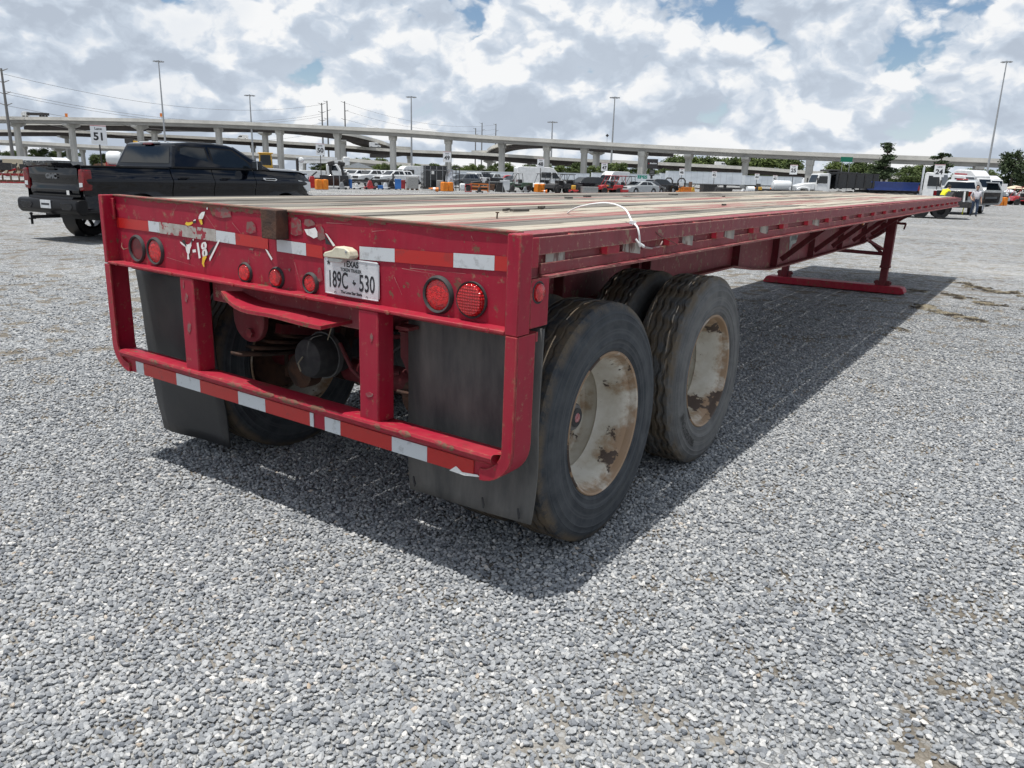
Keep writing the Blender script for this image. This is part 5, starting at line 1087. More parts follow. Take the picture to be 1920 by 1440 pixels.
def vehicle(kind, p, px, D, a, label, cat, group=None, name=None, loc=None, alloy=None):
    key = (kind, p.name)
    if key not in _vc: _vc[key] = vehicle_mesh(kind, p)
    parts, K = _vc[key]; T = thing(name or {'sedan': 'sedan_car', 'suv': 'suv_car', 'pickup': 'pickup_truck', 'van': 'panel_van'}[kind], label, cat, (0, 0, 0), YAW + a, group)
    c = spot(px, D) if loc is None else loc; off = Matrix.Rotation(YAW+a, 3, 'Z') @ Vector((0, K['L']/2, 0)); T.location = c - off
    for nm, me, bv in parts:
        o = bpy.data.objects.new(nm, me); C.objects.link(o); o.parent = T
        if bv: b = o.modifiers.new('bevel', 'BEVEL'); b.width = bv; b.segments = 2; b.limit_method = 'ANGLE'; b.angle_limit = R(35)
    if 'w' + kind not in _vc:
        r = K['r']; _vc['w' + kind] = (MB().lathe([(r*.62, -.10), (r*.9, -.115), (r, -.09), (r, .09), (r*.9, .115), (r*.62, .10)], axis='x', n=28).mesh('wheel', M_tyre), MB().lathe([(r*.63, .095), (r*.58, .105), (r*.50, .05), (r*.2, .07), (.0005, .08)], axis='x', n=20).mesh('rim', M_alloy))
    wt, wr = _vc['w' + kind]
    for s in (-1, 1):
        for y in K['wh']:
            o = bpy.data.objects.new('wheel', wt); C.objects.link(o); o.parent = T; o.location = (s*(K['W']-.13), y, K['r']); o.rotation_euler = (0, 0, 0 if s > 0 else math.pi)
            q = bpy.data.objects.new('rim', wr); C.objects.link(q); q.parent = o
    return T
def put(name, label, cat, px, D, a=0.0, group=None, z=0.0): return thing(name, label, cat, spot(px, D, z), YAW + a, group)
H = math.pi/2
# ------------------------------------------------------------------ lane signs and their orange blocks
M_sign = mat('sign_white', (.78, .79, .80), .5); M_signink = mat('sign_ink', (.02, .02, .022), .6)
LS = {'51': 'standing above the black pickup bed', '50': 'just right of the black pickup nose', '49': 'in front of the black open container', '48': 'in front of the tall white van', '47': 'beside the red golf cart frames', '46': 'above the arched machines on the dark trailer', '45': 'before the middle of the tall white trailer', '44': 'at the right end of the tall white trailer', '43': 'smallest and farthest, left of the dump truck cab', '25': 'before the dump truck hood', '24': 'between two white truck cabs at right'}
def lane_sign(num, px, D, zc, tilt=.1, block=True, w=.74, h=.96, cap=True):
    t = put('lane_sign', 'white lane sign reading %s %s' % (num, LS[num]), 'sign', px, D, tilt - .85*math.atan((px-960)/FPX), 'numbered lane signs')
    MB().tube([(0, .03, .0 if not block else .84), (0, .03, zc+h/2-.05)], .035, 8).build('post', P_iron, t)
    p = MB().prism([(-w/2, zc-h/2), (w/2, zc-h/2), (w/2, zc+h/2), (-w/2, zc+h/2)], -.012, .0, 'y').build('panel', M_sign, t)
    lettering(num, lambda x, y: (x, -.016, zc-.10+y), .52*w/.74, p, M_signink, bold=.018); lettering('Lane', lambda x, y: (x, -.016, zc+.30*h/.96+y), .18, p, M_signink, bold=.004)
    MB().box(-w/2, w/2, -.016, -.0125, zc+h/2-.05, zc+h/2-.02).build('red_stripe', P_red, p)
    if block:
        b = put('barrier_block', 'orange barrier block under the lane sign %s' % LS[num], 'barrier', px, D, tilt+.35, 'orange blocks under the lane signs')
        for s in (-1, 1): MB().prism([(s*.04, .02), (s*.50, .02), (s*.50, .80), (s*.46, .84), (s*.30, .87), (s*.22, .83), (s*.08, .85), (s*.04, .80)], -.42, .42, 'y').build('block_half', M_orangeb, b, bevel=.03)
        MB().box(-.05, .05, -.36, .36, .03, .72).build('block_core', M_orangeb, b)
    return t
M_orangeb = mat('orange_barrier', (.80, .245, .012), .55, col2=(.62, .17, .01), scale=4, lo=.4, hi=.7)
lane_sign('51', 191, 42, zat(191, 253, 42), .15, False); lane_sign('50', 602, 69, zat(600, 280, 69)); lane_sign('49', 838, 76, zat(834, 294, 76)); lane_sign('48', 1013, 85, zat(1011, 306, 85)); lane_sign('47', 1132, 95, zat(1131, 313, 95))
lane_sign('46', 1277, 118, zat(1277, 322, 118)); lane_sign('45', 1338, 126, zat(1338, 327, 126)); lane_sign('44', 1418, 132, zat(1418, 331, 132)); lane_sign('43', 1452, 140, zat(1452, 334, 140))
lane_sign('25', 1485, 84, zat(1485, 318, 84), -.1, False); lane_sign('24', 1756, 64, zat(1756, 320, 64), -.1, False)
# ------------------------------------------------------------------ row of white pickups and other cars
G1 = 'white pickups parked in a row'
for px, D, a, lb in ((672, 116, 2.5, 'white crew cab pickup parked farthest left in the white row'), (700, 104, 2.45, 'white pickup with big grille facing right in the white row'), (722, 112, 2.6, 'white pickup half hidden between two others in the white row'), (742, 102, 2.4, 'white pickup nearest the wrapped grey pallet'), (757, 112, 2.5, 'white pickup peeking out left of the black container')):
    vehicle('pickup', P_white, px, D, a, lb, 'pickup', G1)
vehicle('van', P_white, 770, 122, 2.2, 'low white van behind the wrapped pallet', 'van'); vehicle('suv', P_grey, 869, 104, 2.5, 'dark green grey suv right of the silver tarp', 'car'); vehicle('pickup', P_white, 889, 108, 2.7, 'white pickup facing the camera left of the black roof cart', 'pickup')
vehicle('van', P_white, 1013, 94, -1.35, 'tall white high roof panel van behind the utility carts', 'van'); vehicle('suv', P_black, 1096, 90, 2.15, 'black suv parked behind the grey metal crate', 'car'); vehicle('sedan', P_grey, 1122, 98, 2.2, 'dark grey car between the black suv and the red cart frames', 'car')
vehicle('sedan', P_silver, 1199, 88, 2.25, 'silver sedan facing right beside the red cart frames', 'car'); vehicle('sedan', P_black, 1219, 92, -.62, 'black sedan with red tail lamps beside the silver sedan', 'car'); vehicle('suv', P_red, 950, 122, 1.9, 'red car roof showing behind the white totes', 'car'); vehicle('sedan', P_black, 1105, 108, 1.9, 'black car behind the suv with only its roof showing', 'car')
vehicle('pickup', P_black, 905, 112, 2.3, 'black pickup behind the black roof cart', 'pickup'); vehicle('suv', P_red, 1100, 118, 1.9, 'dark red car farthest back behind the black suv', 'car')
for px, py, D, lb in ((703, 276, 424, 'white van driving round the dark curved ramp'),): vehicle('van', P_white, px, D, -1.3, lb, 'van', None, None, at(px, py+1, D+5))
vehicle('van', P_white, 455, 455, 1.5, 'white van on the middle bridge left of lane sign 50', 'van', None, None, at(455, 262, 463)); vehicle('pickup', P_white, 152, 480, 1.5, 'pale pickup driving on the middle bridge at left', 'pickup', None, None, at(152, 247, 488)); vehicle('van', P_white, 1351, 392, -1.4, 'white box van on the highway above the white trailers', 'van', None, None, at(1351, 314, 398))
def lorry(px, py, D, a, p1, p2, label, L=12, hb=3.4):
    t = thing('box_lorry', label, 'lorry', at(px, py, D), YAW+a); MB().box(-1.2, 1.2, 0, L, .9, hb).build('cargo_box', p2, t, bevel=.05); MB().prism([(L+.3, .6), (L+2.6, .6), (L+2.6, 1.5), (L+1.9, 2.2), (L+.3, 2.3)], -1.2, 1.2).build('cab', p1, t, bevel=.08)
    for s in (-1, 1):
        for y in (1.2, 2.4, L+1.6): MB().lathe([(.3, -.13), (.5, -.13), (.5, .13), (.3, .13), (.0005, .1)], (s*1.05, y, .5), 'x', 18).build('wheel', M_tyre, t)
    return t
lorry(90, 221, 336, 1.52, P_white, P_iron, 'dark flat lorry on the front overpass at top left', 8, 1.9); lorry(236, 272, 424, -1.5, P_yellow, P_iron, 'yellow lorry on the lowest bridge right of lane sign 51', 4)
# ------------------------------------------------------------------ semi trailers
def box_trailer(px, D, a, L, label, text=None, h=2.75, zb=1.15):
    t = put('box_trailer', label, 'trailer', px, D, a, 'white box trailers along the far fence'); x0 = -L/2
    b = MB().box(x0, x0+L, -1.28, 1.28, 1.15, 1.15+h).build('box', M_boxw, t, bevel=.03)
    for i in range(1, int(L/1.25)): MB().box(x0+i*1.25-.02, x0+i*1.25+.02, -1.294, -1.2805, 1.25, 1.05+h).build('seam', P_silver, b)
    for z in (1.16, 1.13+h): MB().box(x0, x0+L, -1.30, -1.2805, z-.05, z+.05).build('edge_rail', P_silver, b)
    for y in (1.6, 2.85):
        for s in (-1, 1): MB().lathe([(.3, -.14), (.5, -.14), (.5, .14), (.3, .14), (.0005, .08)], (x0+y, s*1.0, .5), 'y', 18).build('wheel', M_tyre, t)
    MB().box(x0+L-3.2, x0+L-3.0, -.9, .9, .05, 1.15).build('landing_gear', P_iron, t); MB().box(x0+.5, x0+L-.3, -.6, .6, .95, 1.149).build('chassis', P_iron, t)
    if text: lettering(text, lambda x, y: (x*1.25 + x0 + L*.74, -1.288, 1.15+h*.60+y), .92, b, mat('green_letters', (.01, .24, .17), .5), bold=.05)
    return t
M_boxw = mat('trailer_white', (.64, .68, .72), .4, col2=(.54, .58, .62), scale=.8, stretch=(.4, 1, 1))
box_trailer(1172, 185, .03, 15.5, 'white box trailer with green letters EPES behind the sedans', 'EPES', 1.75); box_trailer(1318, 172, .02, 15.8, 'tallest white box trailer behind lane signs 46 and 45', None, 2.45); box_trailer(1446, 180, .0, 12.6, 'white box trailer right of the tall one behind lane sign 44', None, 2.0); box_trailer(1249, 190, .0, 3.0, 'short white trailer end between the lettered and the tall trailers', None, 2.1)
box_trailer(1050, 195, .02, 14, 'low white trailer roof showing behind the carts and suv', None, 1.6)
# ------------------------------------------------------------------ containers, crates, racks
t = put('open_container', 'black open top steel container with pale posts below lane sign 49', 'container', 813, 80, .25)
MB().box(-1.15, 1.15, -1.0, 1.0, .35, 2.35).build('shell', P_black, t); MB().box(-1.2, 1.2, -1.1, 1.1, .12, .34).build('skid_base', P_iron, t)
for x in (-1.0, -.45, .15, .75, 1.12): MB().box(x-.03, x+.03, -1.06, -1.003, .35, 2.3).build('post', P_steel, t)
MB().box(-1.18, 1.18, -1.06, -1.003, 1.9, 1.96).build('rail', P_steel, t); MB().box(-.36, -.10, -1.07, -1.062, 1.55, 1.85).build('paper_notice', M_white, t)
t = put('wrapped_machine', 'machine wrapped in torn silver tarp beside the black container', 'machine', 843, 79, .1)
mb = MB(); g = []
for i in range(9):
    z = .2 + .23*i; g.append([(.42*math.cos(a)*(1+.25*math.sin(3*a+i))*(1-.04*i), .42*math.sin(a)*(1+.2*math.cos(2*a-i)), z+.05*math.sin(4*a)) for a in [k*math.pi/7 for k in range(15)]])
mb.grid(g).build('tarp', P_foil, t, smooth=0); MB().box(-.45, .45, -.4, .4, .0, .22).build('skid', P_iron, t)
t = put('cage_rack', 'black wire cage rack right of the silver tarp', 'rack', 855, 80, .1)
for x in (-.35, 0, .35): MB().box(x-.04, x+.04, -.04, .04, 0, 2.3).build('upright', P_iron, t)
for z in (.3, 1.0, 1.7, 2.25): MB().box(-.38, .38, -.05, .05, z-.04, z+.04).build('shelf_bar', P_iron, t)
t = put('wrapped_pallet', 'tall pallet stack in grey wrap left of the black container', 'pallet', 773, 78, .3); MB().box(-.52, .52, -.5, .5, .14, 1.25).build('load', P_wrap, t, bevel=.04)
for x in (-.45, 0, .45): MB().box(x-.06, x+.06, -.5, .5, 0, .135).build('pallet_block', P_brown, t)
t = put('wrapped_pallet', 'smaller wrapped box in front of the black container', 'pallet', 825, 77, .1); MB().box(-.32, .32, -.3, .3, .12, 1.0).build('load', P_wrap, t, bevel=.03); MB().box(-.33, .33, -.31, .31, .0, .115).build('pallet_block', P_brown, t)
t = put('mud_tank', 'low black steel tank with pale frame right of lane sign 50', 'tank', 628, 75, .12); MB().box(-1.3, 1.3, -.9, .9, .25, 1.2).build('tank_shell', P_black, t, bevel=.03)
for x in (-.05, .5): MB().box(x-.04, x+.04, -.97, -.902, 0, 1.25).build('pipe_post', P_steel, t)
MB().box(-1.35, 1.0, -1.0, -.92, .02, .12).build('skid_rail', P_steel, t)
t = put('hoist_frame', 'black hoist frame with rubber heads above the black tank', 'hoist', 632, 79, .0)
for s, x in ((-1, -.55), (1, .45)): MB().tube([(x+.25, 0, 0.2), (x+.1*s, 0, 1.5), (x-.05, 0, 2.25)], .13, 8).build('strut', P_iron, t); MB().obox((x, 0, 2.3), (.32, .25, .2), (0, .3*s, 0)).build('rubber_head', P_iron, t, bevel=.08)
MB().bar((-.6, 0, 2.32), (.5, 0, 2.32), .14, .14).build('crossbar', P_steel, t)
t = put('metal_table', 'thin galvanised table frame below the white pickup row', 'table', 679, 76, .1)
for x in (-.6, .6):
    for y in (-.3, .3): MB().box(x-.025, x+.025, y-.025, y+.025, 0, .6).build('leg', P_steel, t)
MB().box(-.66, .66, -.36, .36, .601, .65).build('top', P_steel, t); MB().box(-.62, .62, -.33, -.29, .10, .14).build('stretcher', P_steel, t)
def pump(px, D, label, p, s=1.0):
    t = put('floor_jack', label, 'machine', px, D, .4)
    MB().box(-.55*s, .55*s, -.25*s, .25*s, .05, .25*s).build('base', p, t, bevel=.03); MB().prism([(-.3*s, .25*s), (.3*s, .25*s), (.12*s, .8*s), (-.12*s, .8*s)], -.18*s, .18*s, 'y').build('body', p, t, bevel=.03); MB().tube([(0, 0, .8*s), (.35*s, 0, 1.1*s)], .05*s, 8).build('handle', P_iron, t)
    for x in (-.4, .4): MB().lathe([(.0005, -.05), (.12*s, -.05), (.12*s, .05), (.0005, .05)], (x*s, -.3*s, .12*s), 'y', 14).build('wheel', M_tyre, t)
    return t
pump(693, 75, 'bright red floor machine below the white pickups', P_red); pump(584, 72, 'dark red tall jack left of lane sign 50', P_red, 1.35); pump(733, 78, 'black floor machine left of the blue bin', P_iron, 1.1); pump(722, 77, 'white floor machine between the blue box and blue bin', P_white, .8)
def crate(px, D, w, h, p, label, cat='crate', name='storage_crate', a=.15, z=0):
    t = put(name, label, cat, px, D, a, None, z); MB().box(-w/2, w/2, -w*.4, w*.4, .08, h).build('shell', p, t, bevel=.03); MB().box(-w/2-.02, w/2+.02, -w*.4-.02, w*.4+.02, h-.08, h+.012).build('rim', p, t, bevel=.01)
    for x in (-w*.4, w*.4): MB().box(x-.05, x+.05, -w*.38, w*.38, 0, .079).build('runner', P_iron, t)
    return t
crate(713, 76, .5, .38, P_blue, 'small bright blue box on the ground below the pickups'); crate(746, 77, .6, 1.0, P_blue, 'blue upright bin left of the wrapped pallet', 'bin', 'waste_bin'); crate(657, 75, .25, .85, P_blue, 'slim blue drum beside the black tank', 'drum', 'steel_drum'); crate(755, 79, .5, .9, P_red, 'red upright cabinet left of the wrapped pallet', 'cabinet', 'tool_cabinet'); crate(947, 85, .95, 1.1, M_concr, 'pale white tote left of the green utility cart', 'tote', 'liquid_tote'); crate(1106, 82, 1.55, .72, P_wrap, 'flat grey metal crate in front of the black suv'); crate(1329, 116, 2.0, 1.15, P_iron, 'black square attachment between lane signs 46 and 45', 'attachment'); crate(24, 92, 1.6, 1.9, P_tan, 'tan cabinet at the left edge beyond the pickup')
t = put('generator', 'red framed portable generator with white tank near lane sign 49', 'generator', 873, 76, .1); MB().box(-.55, .0, -.3, .3, .12, .78).build('tank', M_concr, t, bevel=.12)
for x in (-.02, .55):
    for y in (-.3, .3): MB().box(x-.03, x+.03, y-.03, y+.03, 0, .72).build('frame_post', P_red, t)
for z in (.05, .70): MB().box(-.02, .58, -.33, .33, z-.03, z+.03).build('frame_rail', P_red, t)
MB().box(.06, .48, -.24, .24, .10, .62).build('engine', P_iron, t, bevel=.03)
for i, (px, lb) in enumerate(((890, 'left orange tool rack right of the red generator'), (907, 'right orange tool rack with dark roll'))):
    t = put('tool_rack', lb, 'rack', px, 77, .1, 'orange tool racks')
    for x in (-.42, .42):
        for y in (-.3, .3): MB().box(x-.03, x+.03, y-.03, y+.03, 0, .78).build('post', P_orange, t)
    for z in (.2, .5, .76): MB().box(-.45, .45, -.33, -.28, z-.04, z+.04).build('front_rail', P_orange, t); MB().box(-.45, .45, .28, .33, z-.04, z+.04).build('back_rail', P_orange, t)
    MB().tube([(-.4, 0, .40), (.4, 0, .40)], .2, 12).build('roll', P_iron if i else P_brown, t)
t = put('metal_table', 'galvanised work table with dark tarp right of the orange racks', 'table', 930, 78, .1)
for x in (-.65, .65):
    for y in (-.3, .3): MB().box(x-.03, x+.03, y-.03, y+.03, 0, .95).build('leg', P_steel, t)
MB().box(-.7, .7, -.36, .36, .951, 1.0).build('top', P_steel, t); MB().prism([(-.1, .06), (.95, .03), (.6, .94), (.2, .94)], -.2, .25, 'y').build('draped_tarp', P_iron, t)
def cone(px, D, label, lying=False, h=.72):
    t = put('traffic_cone', label, 'cone', px, D, .3, 'traffic cones')
    mb = MB().lathe([(.17*h/.72, .03), (.03, h), (.0005, h+.01)], axis='z', n=16)
    c = mb.build('cone_body', P_orange, t); MB().lathe([(.135*h/.72, .21*h/.72+.03), (.098*h/.72, .39*h/.72+.03)], axis='z', n=16).build('white_band', M_sign, c); MB().box(-.19, .19, -.19, .19, 0, .03).build('cone_base', P_orange, t)
    if lying: t.rotation_euler = (0, R(-83), YAW+.2); t.location.z = .19
    return t
cone(822, 73, 'red orange cone lying on its side left of lane sign 49', True, .9); cone(1119, 84, 'upright pale orange cone left of the lane 47 block'); cone(1126, 88, 'red orange cone touching the lane 47 block'); cone(1026, 80, 'small fallen red and white cone right of the lane 48 block', True, .55)
# ------------------------------------------------------------------ utility carts
def utv(px, D, a, p, label, roof=True, rp=None, name='utility_cart', L=2.9, group=None):
    t = put(name, label, 'utility cart', px, D, a, group)
    MB().prism([(-L/2, .45), (-L/2, .95), (-.2, .95), (-.15, .55), (.55, .55), (.6, .98), (L/2-.1, .85), (L/2, .45)], -.68, .68).build('body', p, t, bevel=.05); MB().box(-.62, .62, -.15, .45, .551, .78).build('seat', P_iron, t, bevel=.05); MB().obox((0, -.22, 1.02), (.6, .06, .25), (-.2, 0, 0)).build('seat_back', P_iron, t, bevel=.04)
    for s in (-1, 1):
        MB().tube([(s*.62, -.35, .9), (s*.60, -.25, 1.85), (s*.60, .35, 1.88), (s*.64, .85, .95)], .03, 8).build('roll_bar', P_iron if rp is None else rp, t)
        for y in (-L/2+.5, L/2-.5): w = MB().lathe([(.16, -.12), (.30, -.13), (.33, -.1), (.33, .1), (.30, .13), (.16, .12)], (s*.66, y, .33), 'x', 20).build('wheel', M_tyre, t); MB().lathe([(.16, s*.11), (.0005, s*.08)], (s*.66, y, .33), 'x', 14).build('rim', M_alloyd if p is not P_white else M_alloy, w)
    if roof: MB().box(-.68, .68, -.45, .5, 1.88, 1.94).build('roof', rp or P_iron, t, bevel=.02)
    MB().tube([(-.25, .75, 1.0), (-.25, .55, 1.12)], .02, 6).lathe([(.16, 0), (.18, .015), (.16, .03)], (-.25, .52, 1.12), 'y', 16).build('steering_wheel', P_iron, t)
    return t
utv(972, 86, 1.9, P_green, 'dark green utility cart left of the white van', False); utv(1020, 88, 2.5, P_white, 'white nosed utility cart behind the lane 48 block'); utv(1047, 84, 2.4, P_iron, 'black utility cart parked right of lane sign 48'); utv(1066, 86, 2.2, P_iron, 'second black roofed cart left of the black suv'); utv(912, 92, 1.8, P_iron, 'long black roofed cart behind the orange racks', True, None, 'utility_cart', 3.6)
for i, (px, p_, lb) in enumerate(((1145, P_red, 'left red golf cart frame without body behind lane sign 47'), (1165, P_iron, 'middle stripped golf cart frame with dark roof'), (1183, P_white, 'right golf cart frame with torn dark roof beside the silver sedan'))): utv(px, 87+i, 1.75, p_, lb, True, P_red if i < 2 else P_iron, 'golf_cart', 2.6)
for i, (px, lb) in enumerate(((48, 'pale golf cart farthest left above the pickup bed'), (72, 'golf cart with white roof beyond the pickup tailgate'), (100, 'dark golf cart left of lane sign 51'), (124, 'dark golf cart second left of lane sign 51'))): utv(px, 112, 2.8, (P_white, P_tan, P_iron, P_iron)[i], lb, True, (P_white, P_white, P_iron, P_iron)[i], 'golf_cart', 2.5)
t = put('lawn_mower', 'small yellow and red mower beside the grey crate', 'mower', 1077, 82, .4); MB().box(-.45, .45, -.35, .35, .15, .38).build('deck', P_red, t, bevel=.06); MB().box(-.25, .15, -.2, .2, .38, .85).build('engine', P_yellow, t, bevel=.08)
for x in (-.4, .4): MB().lathe([(.0005, -.06), (.17, -.06), (.17, .06), (.0005, .06)], (x, -.38, .17), 'y', 14).build('wheel', M_tyre, t)
MB().tube([(.3, 0, .4), (.75, 0, .95)], .03, 6).build('handle', P_iron, t)
# ------------------------------------------------------------------ machines left of lane sign 50
t = put('wheel_loader', 'yellow wheel loader with dark cab behind the pickup hood', 'loader', 497, 78, -1.25)
MB().box(-.75, .75, -2.6, -.3, 1.0, 1.75).build('engine_hood', P_yellow, t, bevel=.1); MB().box(-.55, .55, -.3, 1.2, .8, 1.3).build('frame', P_yellow, t, bevel=.05)
cb = MB().prism([(-.55, 1.6), (.75, 1.6), (.65, 3.0), (-.5, 3.0)], -.65, .65).build('cab', P_yellow, t, bevel=.06); MB().box(-.72, .72, -.6, .8, 3.0, 3.12).build('cab_roof', P_yellow, t, bevel=.04)
for s in (-1, 1): MB().add([(s*.66, -.42, 1.95), (s*.66, .60, 1.95), (s*.66, .53, 2.9), (s*.66, -.38, 2.9)], [(0,1,2,3)]).build('cab_window', M_glass, cb, smooth=0)
MB().add([(-.55, .735, 1.9), (.55, .735, 1.9), (.55, .67, 2.9), (-.55, .67, 2.9)], [(0,1,2,3)]).build('cab_window', M_glass, cb, smooth=0)
for s in (-1, 1):
    for y in (-1.6, 1.3): w = MB().lathe([(.35, -.22), (.62, -.25), (.72, -.2), (.72, .2), (.62, .25), (.35, .22)], (s*.95, y, .72), 'x', 28).build('wheel', M_tyre, t); MB().lathe([(.36, s*.2), (.0005, s*.15)], (s*.95, y, .72), 'x', 20).build('rim', P_yellow, w)
    MB().bar((s*.4, 1.0, 1.5), (s*.4, 2.7, .8), .14, .28).build('lift_arm', P_steel, t)
MB().prism([(2.5, .1), (3.5, .05), (3.3, .3), (2.8, .6), (2.9, 1.25), (2.6, 1.3)], -1.3, 1.3).build('bucket', P_steel, t)
t = put('grapple', 'grey grapple with red ram left of the yellow tank', 'attachment', 518, 73, .2)
for s in (-1, 1): MB().prism([(s*.1, 1.9), (s*.7, 1.0), (s*.45, .05), (s*.35, .05), (s*.48, 1.0), (s*.0, 1.6)], -.35, .35, 'y').build('jaw', P_steel, t)
MB().tube([(-.5, 0, 1.1), (.5, 0, 1.1)], .08, 8).build('ram', P_red, t); MB().box(-.25, .25, -.25, .25, 1.6, 2.0).build('head', P_steel, t, bevel=.04)
t = put('fuel_tank', 'yellow cylinder tank on a dark trailer frame left of lane sign 50', 'tank', 541, 73, .15)
MB().lathe([(.0005, -.65), (.3, -.62), (.38, -.55), (.38, .55), (.3, .62), (.0005, .65)], (0, 0, 1.15), 'x', 24).build('tank_shell', P_yellow, t); MB().box(-.9, .9, -.45, .45, .5, .7).build('trailer_frame', P_iron, t)
for x in (-.4, .4): MB().lathe([(.12, -.1), (.3, -.1), (.3, .1), (.12, .1), (.0005, .05)], (x, -.5, .3), 'y', 18).build('wheel', M_tyre, t)
for x in (-.45, .45): MB().lathe([(.39, -.04), (.41, -.04), (.41, .04), (.39, .04)], (x, 0, 1.15), 'x', 24, closed=True).build('tank_band', P_iron, t)
t = put('light_tower', 'black mast with white lamp head left of lane sign 50', 'light tower', 558, 73, .1)
MB().tube([(0, 0, .4), (.0, 0, 2.6)], .13, 8).build('mast', P_iron, t); MB().lathe([(.0005, -.2), (.2, -.15), (.26, 0), (.2, .15), (.0005, .2)], (.35, 0, 2.45), 'y', 18).build('lamp_head', M_concr, t); MB().box(-.6, .6, -.4, .4, .3, .9).build('generator_box', P_iron, t, bevel=.04)
for x in (-.5, .5): MB().lathe([(.0005, -.07), (.3, -.07), (.3, .07), (.0005, .07)], (x, -.45, .3), 'y', 16).build('wheel', M_tyre, t)
t = put('bucket_truck', 'white utility truck with folded boom behind lane sign 50', 'truck', 598, 98, -1.35)
MB().box(-1.1, 1.1, -3.5, .8, .7, 1.6).build('service_body', P_white, t, bevel=.04); MB().prism([(.9, .6), (3.6, .6), (3.6, 1.45), (2.7, 1.6), (2.2, 2.4), (.9, 2.4)], -1.05, 1.05).build('cab', P_white, t, bevel=.08); MB().add([(1.06, 1.2, 1.65), (1.06, 2.3, 1.65), (1.06, 2.0, 2.25), (1.06, 1.2, 2.25)], [(0,1,2,3)]).build('side_window', M_glass, t, smooth=0)
MB().bar((0, -2.2, 2.55), (0, 2.8, 2.75), .35, .35).build('lower_boom', P_white, t); MB().bar((.35, -2.6, 2.95), (.35, 2.2, 3.05), .25, .25).build('upper_boom', P_white, t); MB().lathe([(.0005, 1.6), (.35, 1.6), (.35, 2.4), (.0005, 2.4)], (0, -2.2, 0), 'z', 16).build('turntable', P_white, t); MB().box(-.4, .4, 2.9, 3.7, 2.3, 3.3).build('bucket', P_white, t, bevel=.08)
for s in (-1, 1):
    for y in (-2.3, 2.6): MB().lathe([(.25, -.14), (.45, -.14), (.45, .14), (.25, .14), (.0005, .1)], (s*.95, y, .45), 'x', 20).build('wheel', M_tyre, t)
t = put('tank_trailer', 'white tank on a red steel frame behind the lane 51 post', 'tank', 216, 62, .2); MB().lathe([(.0005, -.55), (.45, -.5), (.55, -.3), (.55, .3), (.45, .5), (.0005, .55)], (0, 0, 2.05), 'x', 22).build('tank_shell', M_concr, t)
for x in (-.5, .5):
    for y in (-.4, .4): MB().box(x-.04, x+.04, y-.04, y+.04, 0, 1.75).build('frame_post', P_red, t)
for z in (.6, 1.5): MB().box(-.55, .55, -.45, .45, z-.05, z+.05).build('frame_shelf', P_red, t)
t = put('hopper', 'brown rusty hopper plate beside the lane 51 post', 'hopper', 192, 70, .1); MB().prism([(-.9, .9), (-.5, 1.6), (.2, 1.7), (.9, .7), (.7, .3), (-.7, .3)], -.5, .5, 'y').build('hopper_shell', P_brown, t)
for x in (-.5, .5): MB().box(x-.06, x+.06, -.4, .4, 0, .299).build('stand', P_iron, t)
t = put('tillage_implement', 'dark red folded farm implement at the left picture edge', 'implement', 8, 68, .4)
for i in range(5): MB().bar((-1.5+.6*i, -.2, .5+.12*i), (-1.1+.6*i, .3, 1.3-.1*i), .10, .16).build('frame_bar', P_red if i % 2 else P_brown, t); MB().lathe([(.0005, -.02), (.3, -.02), (.3, .02), (.0005, .02)], (-1.4+.6*i, -.4, .3), 'x', 18).build('disc', P_brown, t)
MB().bar((-1.8, 0, .55), (1.8, 0, .55), .2, .2).build('main_bar', P_red, t); MB().box(-.4, .5, -.3, .3, .9, 1.5).build('gear_box', P_iron, t)
t = put('flat_rack', 'low dark red steel rack on the ground at the left edge', 'rack', 22, 62, .2)
for x in (-.8, -.3, .2, .7): MB().box(x-.06, x+.06, -.5, .5, .10, .24).build('bar', P_brown, t)
for y in (-.4, .4): MB().box(-1, 1, y-.05, y+.05, 0, .099).build('runner', P_red, t)
# low white building and roadside signs
t = put('low_building', 'long low white roofed building at far left', 'building', 35, 230, .12); MB().box(-14, 14, 0, 9, 0, 2.3).build('wall', P_grey, t); MB().prism([(-15, 2.3), (10, 2.3), (10, 2.5), (9, 3.3), (-14, 3.3), (-15, 2.5)], -.6, 10, 'y').build('roof', M_sign, t)
for x in (-10, -5, 0, 5, 10): MB().box(x-.6, x+.6, -.06, -.002, 1.0, 2.0).build('window', M_glass, t)
t = put('low_building', 'small grey shed with pale roof below the dark ramp', 'building', 672, 210, .2); MB().box(-3.5, 3.5, 0, 5, 0, 2.6).build('wall', P_tan, t); MB().prism([(-4, 2.6), (4, 2.6), (0, 4.0)], -.3, 5.3, 'y').build('roof', P_silver, t)
t = put('low_building', 'long white fence wall behind the lane 49 row', 'building', 900, 215, .02); MB().box(-9, 9, 0, .3, 0, 2.6).build('wall', M_boxw, t); MB().box(-9.1, 9.1, -.05, .35, 2.6, 2.7).build('coping', M_sign, t)
t = put('pylon_sign', 'tall black business sign with red and white mark right of the wide pier', 'sign', 1221, 165, .1); zt = zat(1221, 298, 165)
MB().box(-1.1, 1.1, -.2, .2, zt-1.9, zt).build('sign_panel', P_iron, t, bevel=.03); MB().box(-.2, .2, -.15, .15, 0, zt-1.901).build('post', P_iron, t); [MB().box(-.55+.24*i, -.40+.24*i, -.215, -.2005, zt-1.0, zt-.78 + (.06 if i in (0, 3) else 0)).build('sign_stroke', M_sign, t) for i in range(6)]; MB().prism([(-.95, zt-1.0), (-.68, zt-1.0), (-.82, zt-.75)], -.22, -.205, 'y').build('red_mark', P_red, t)
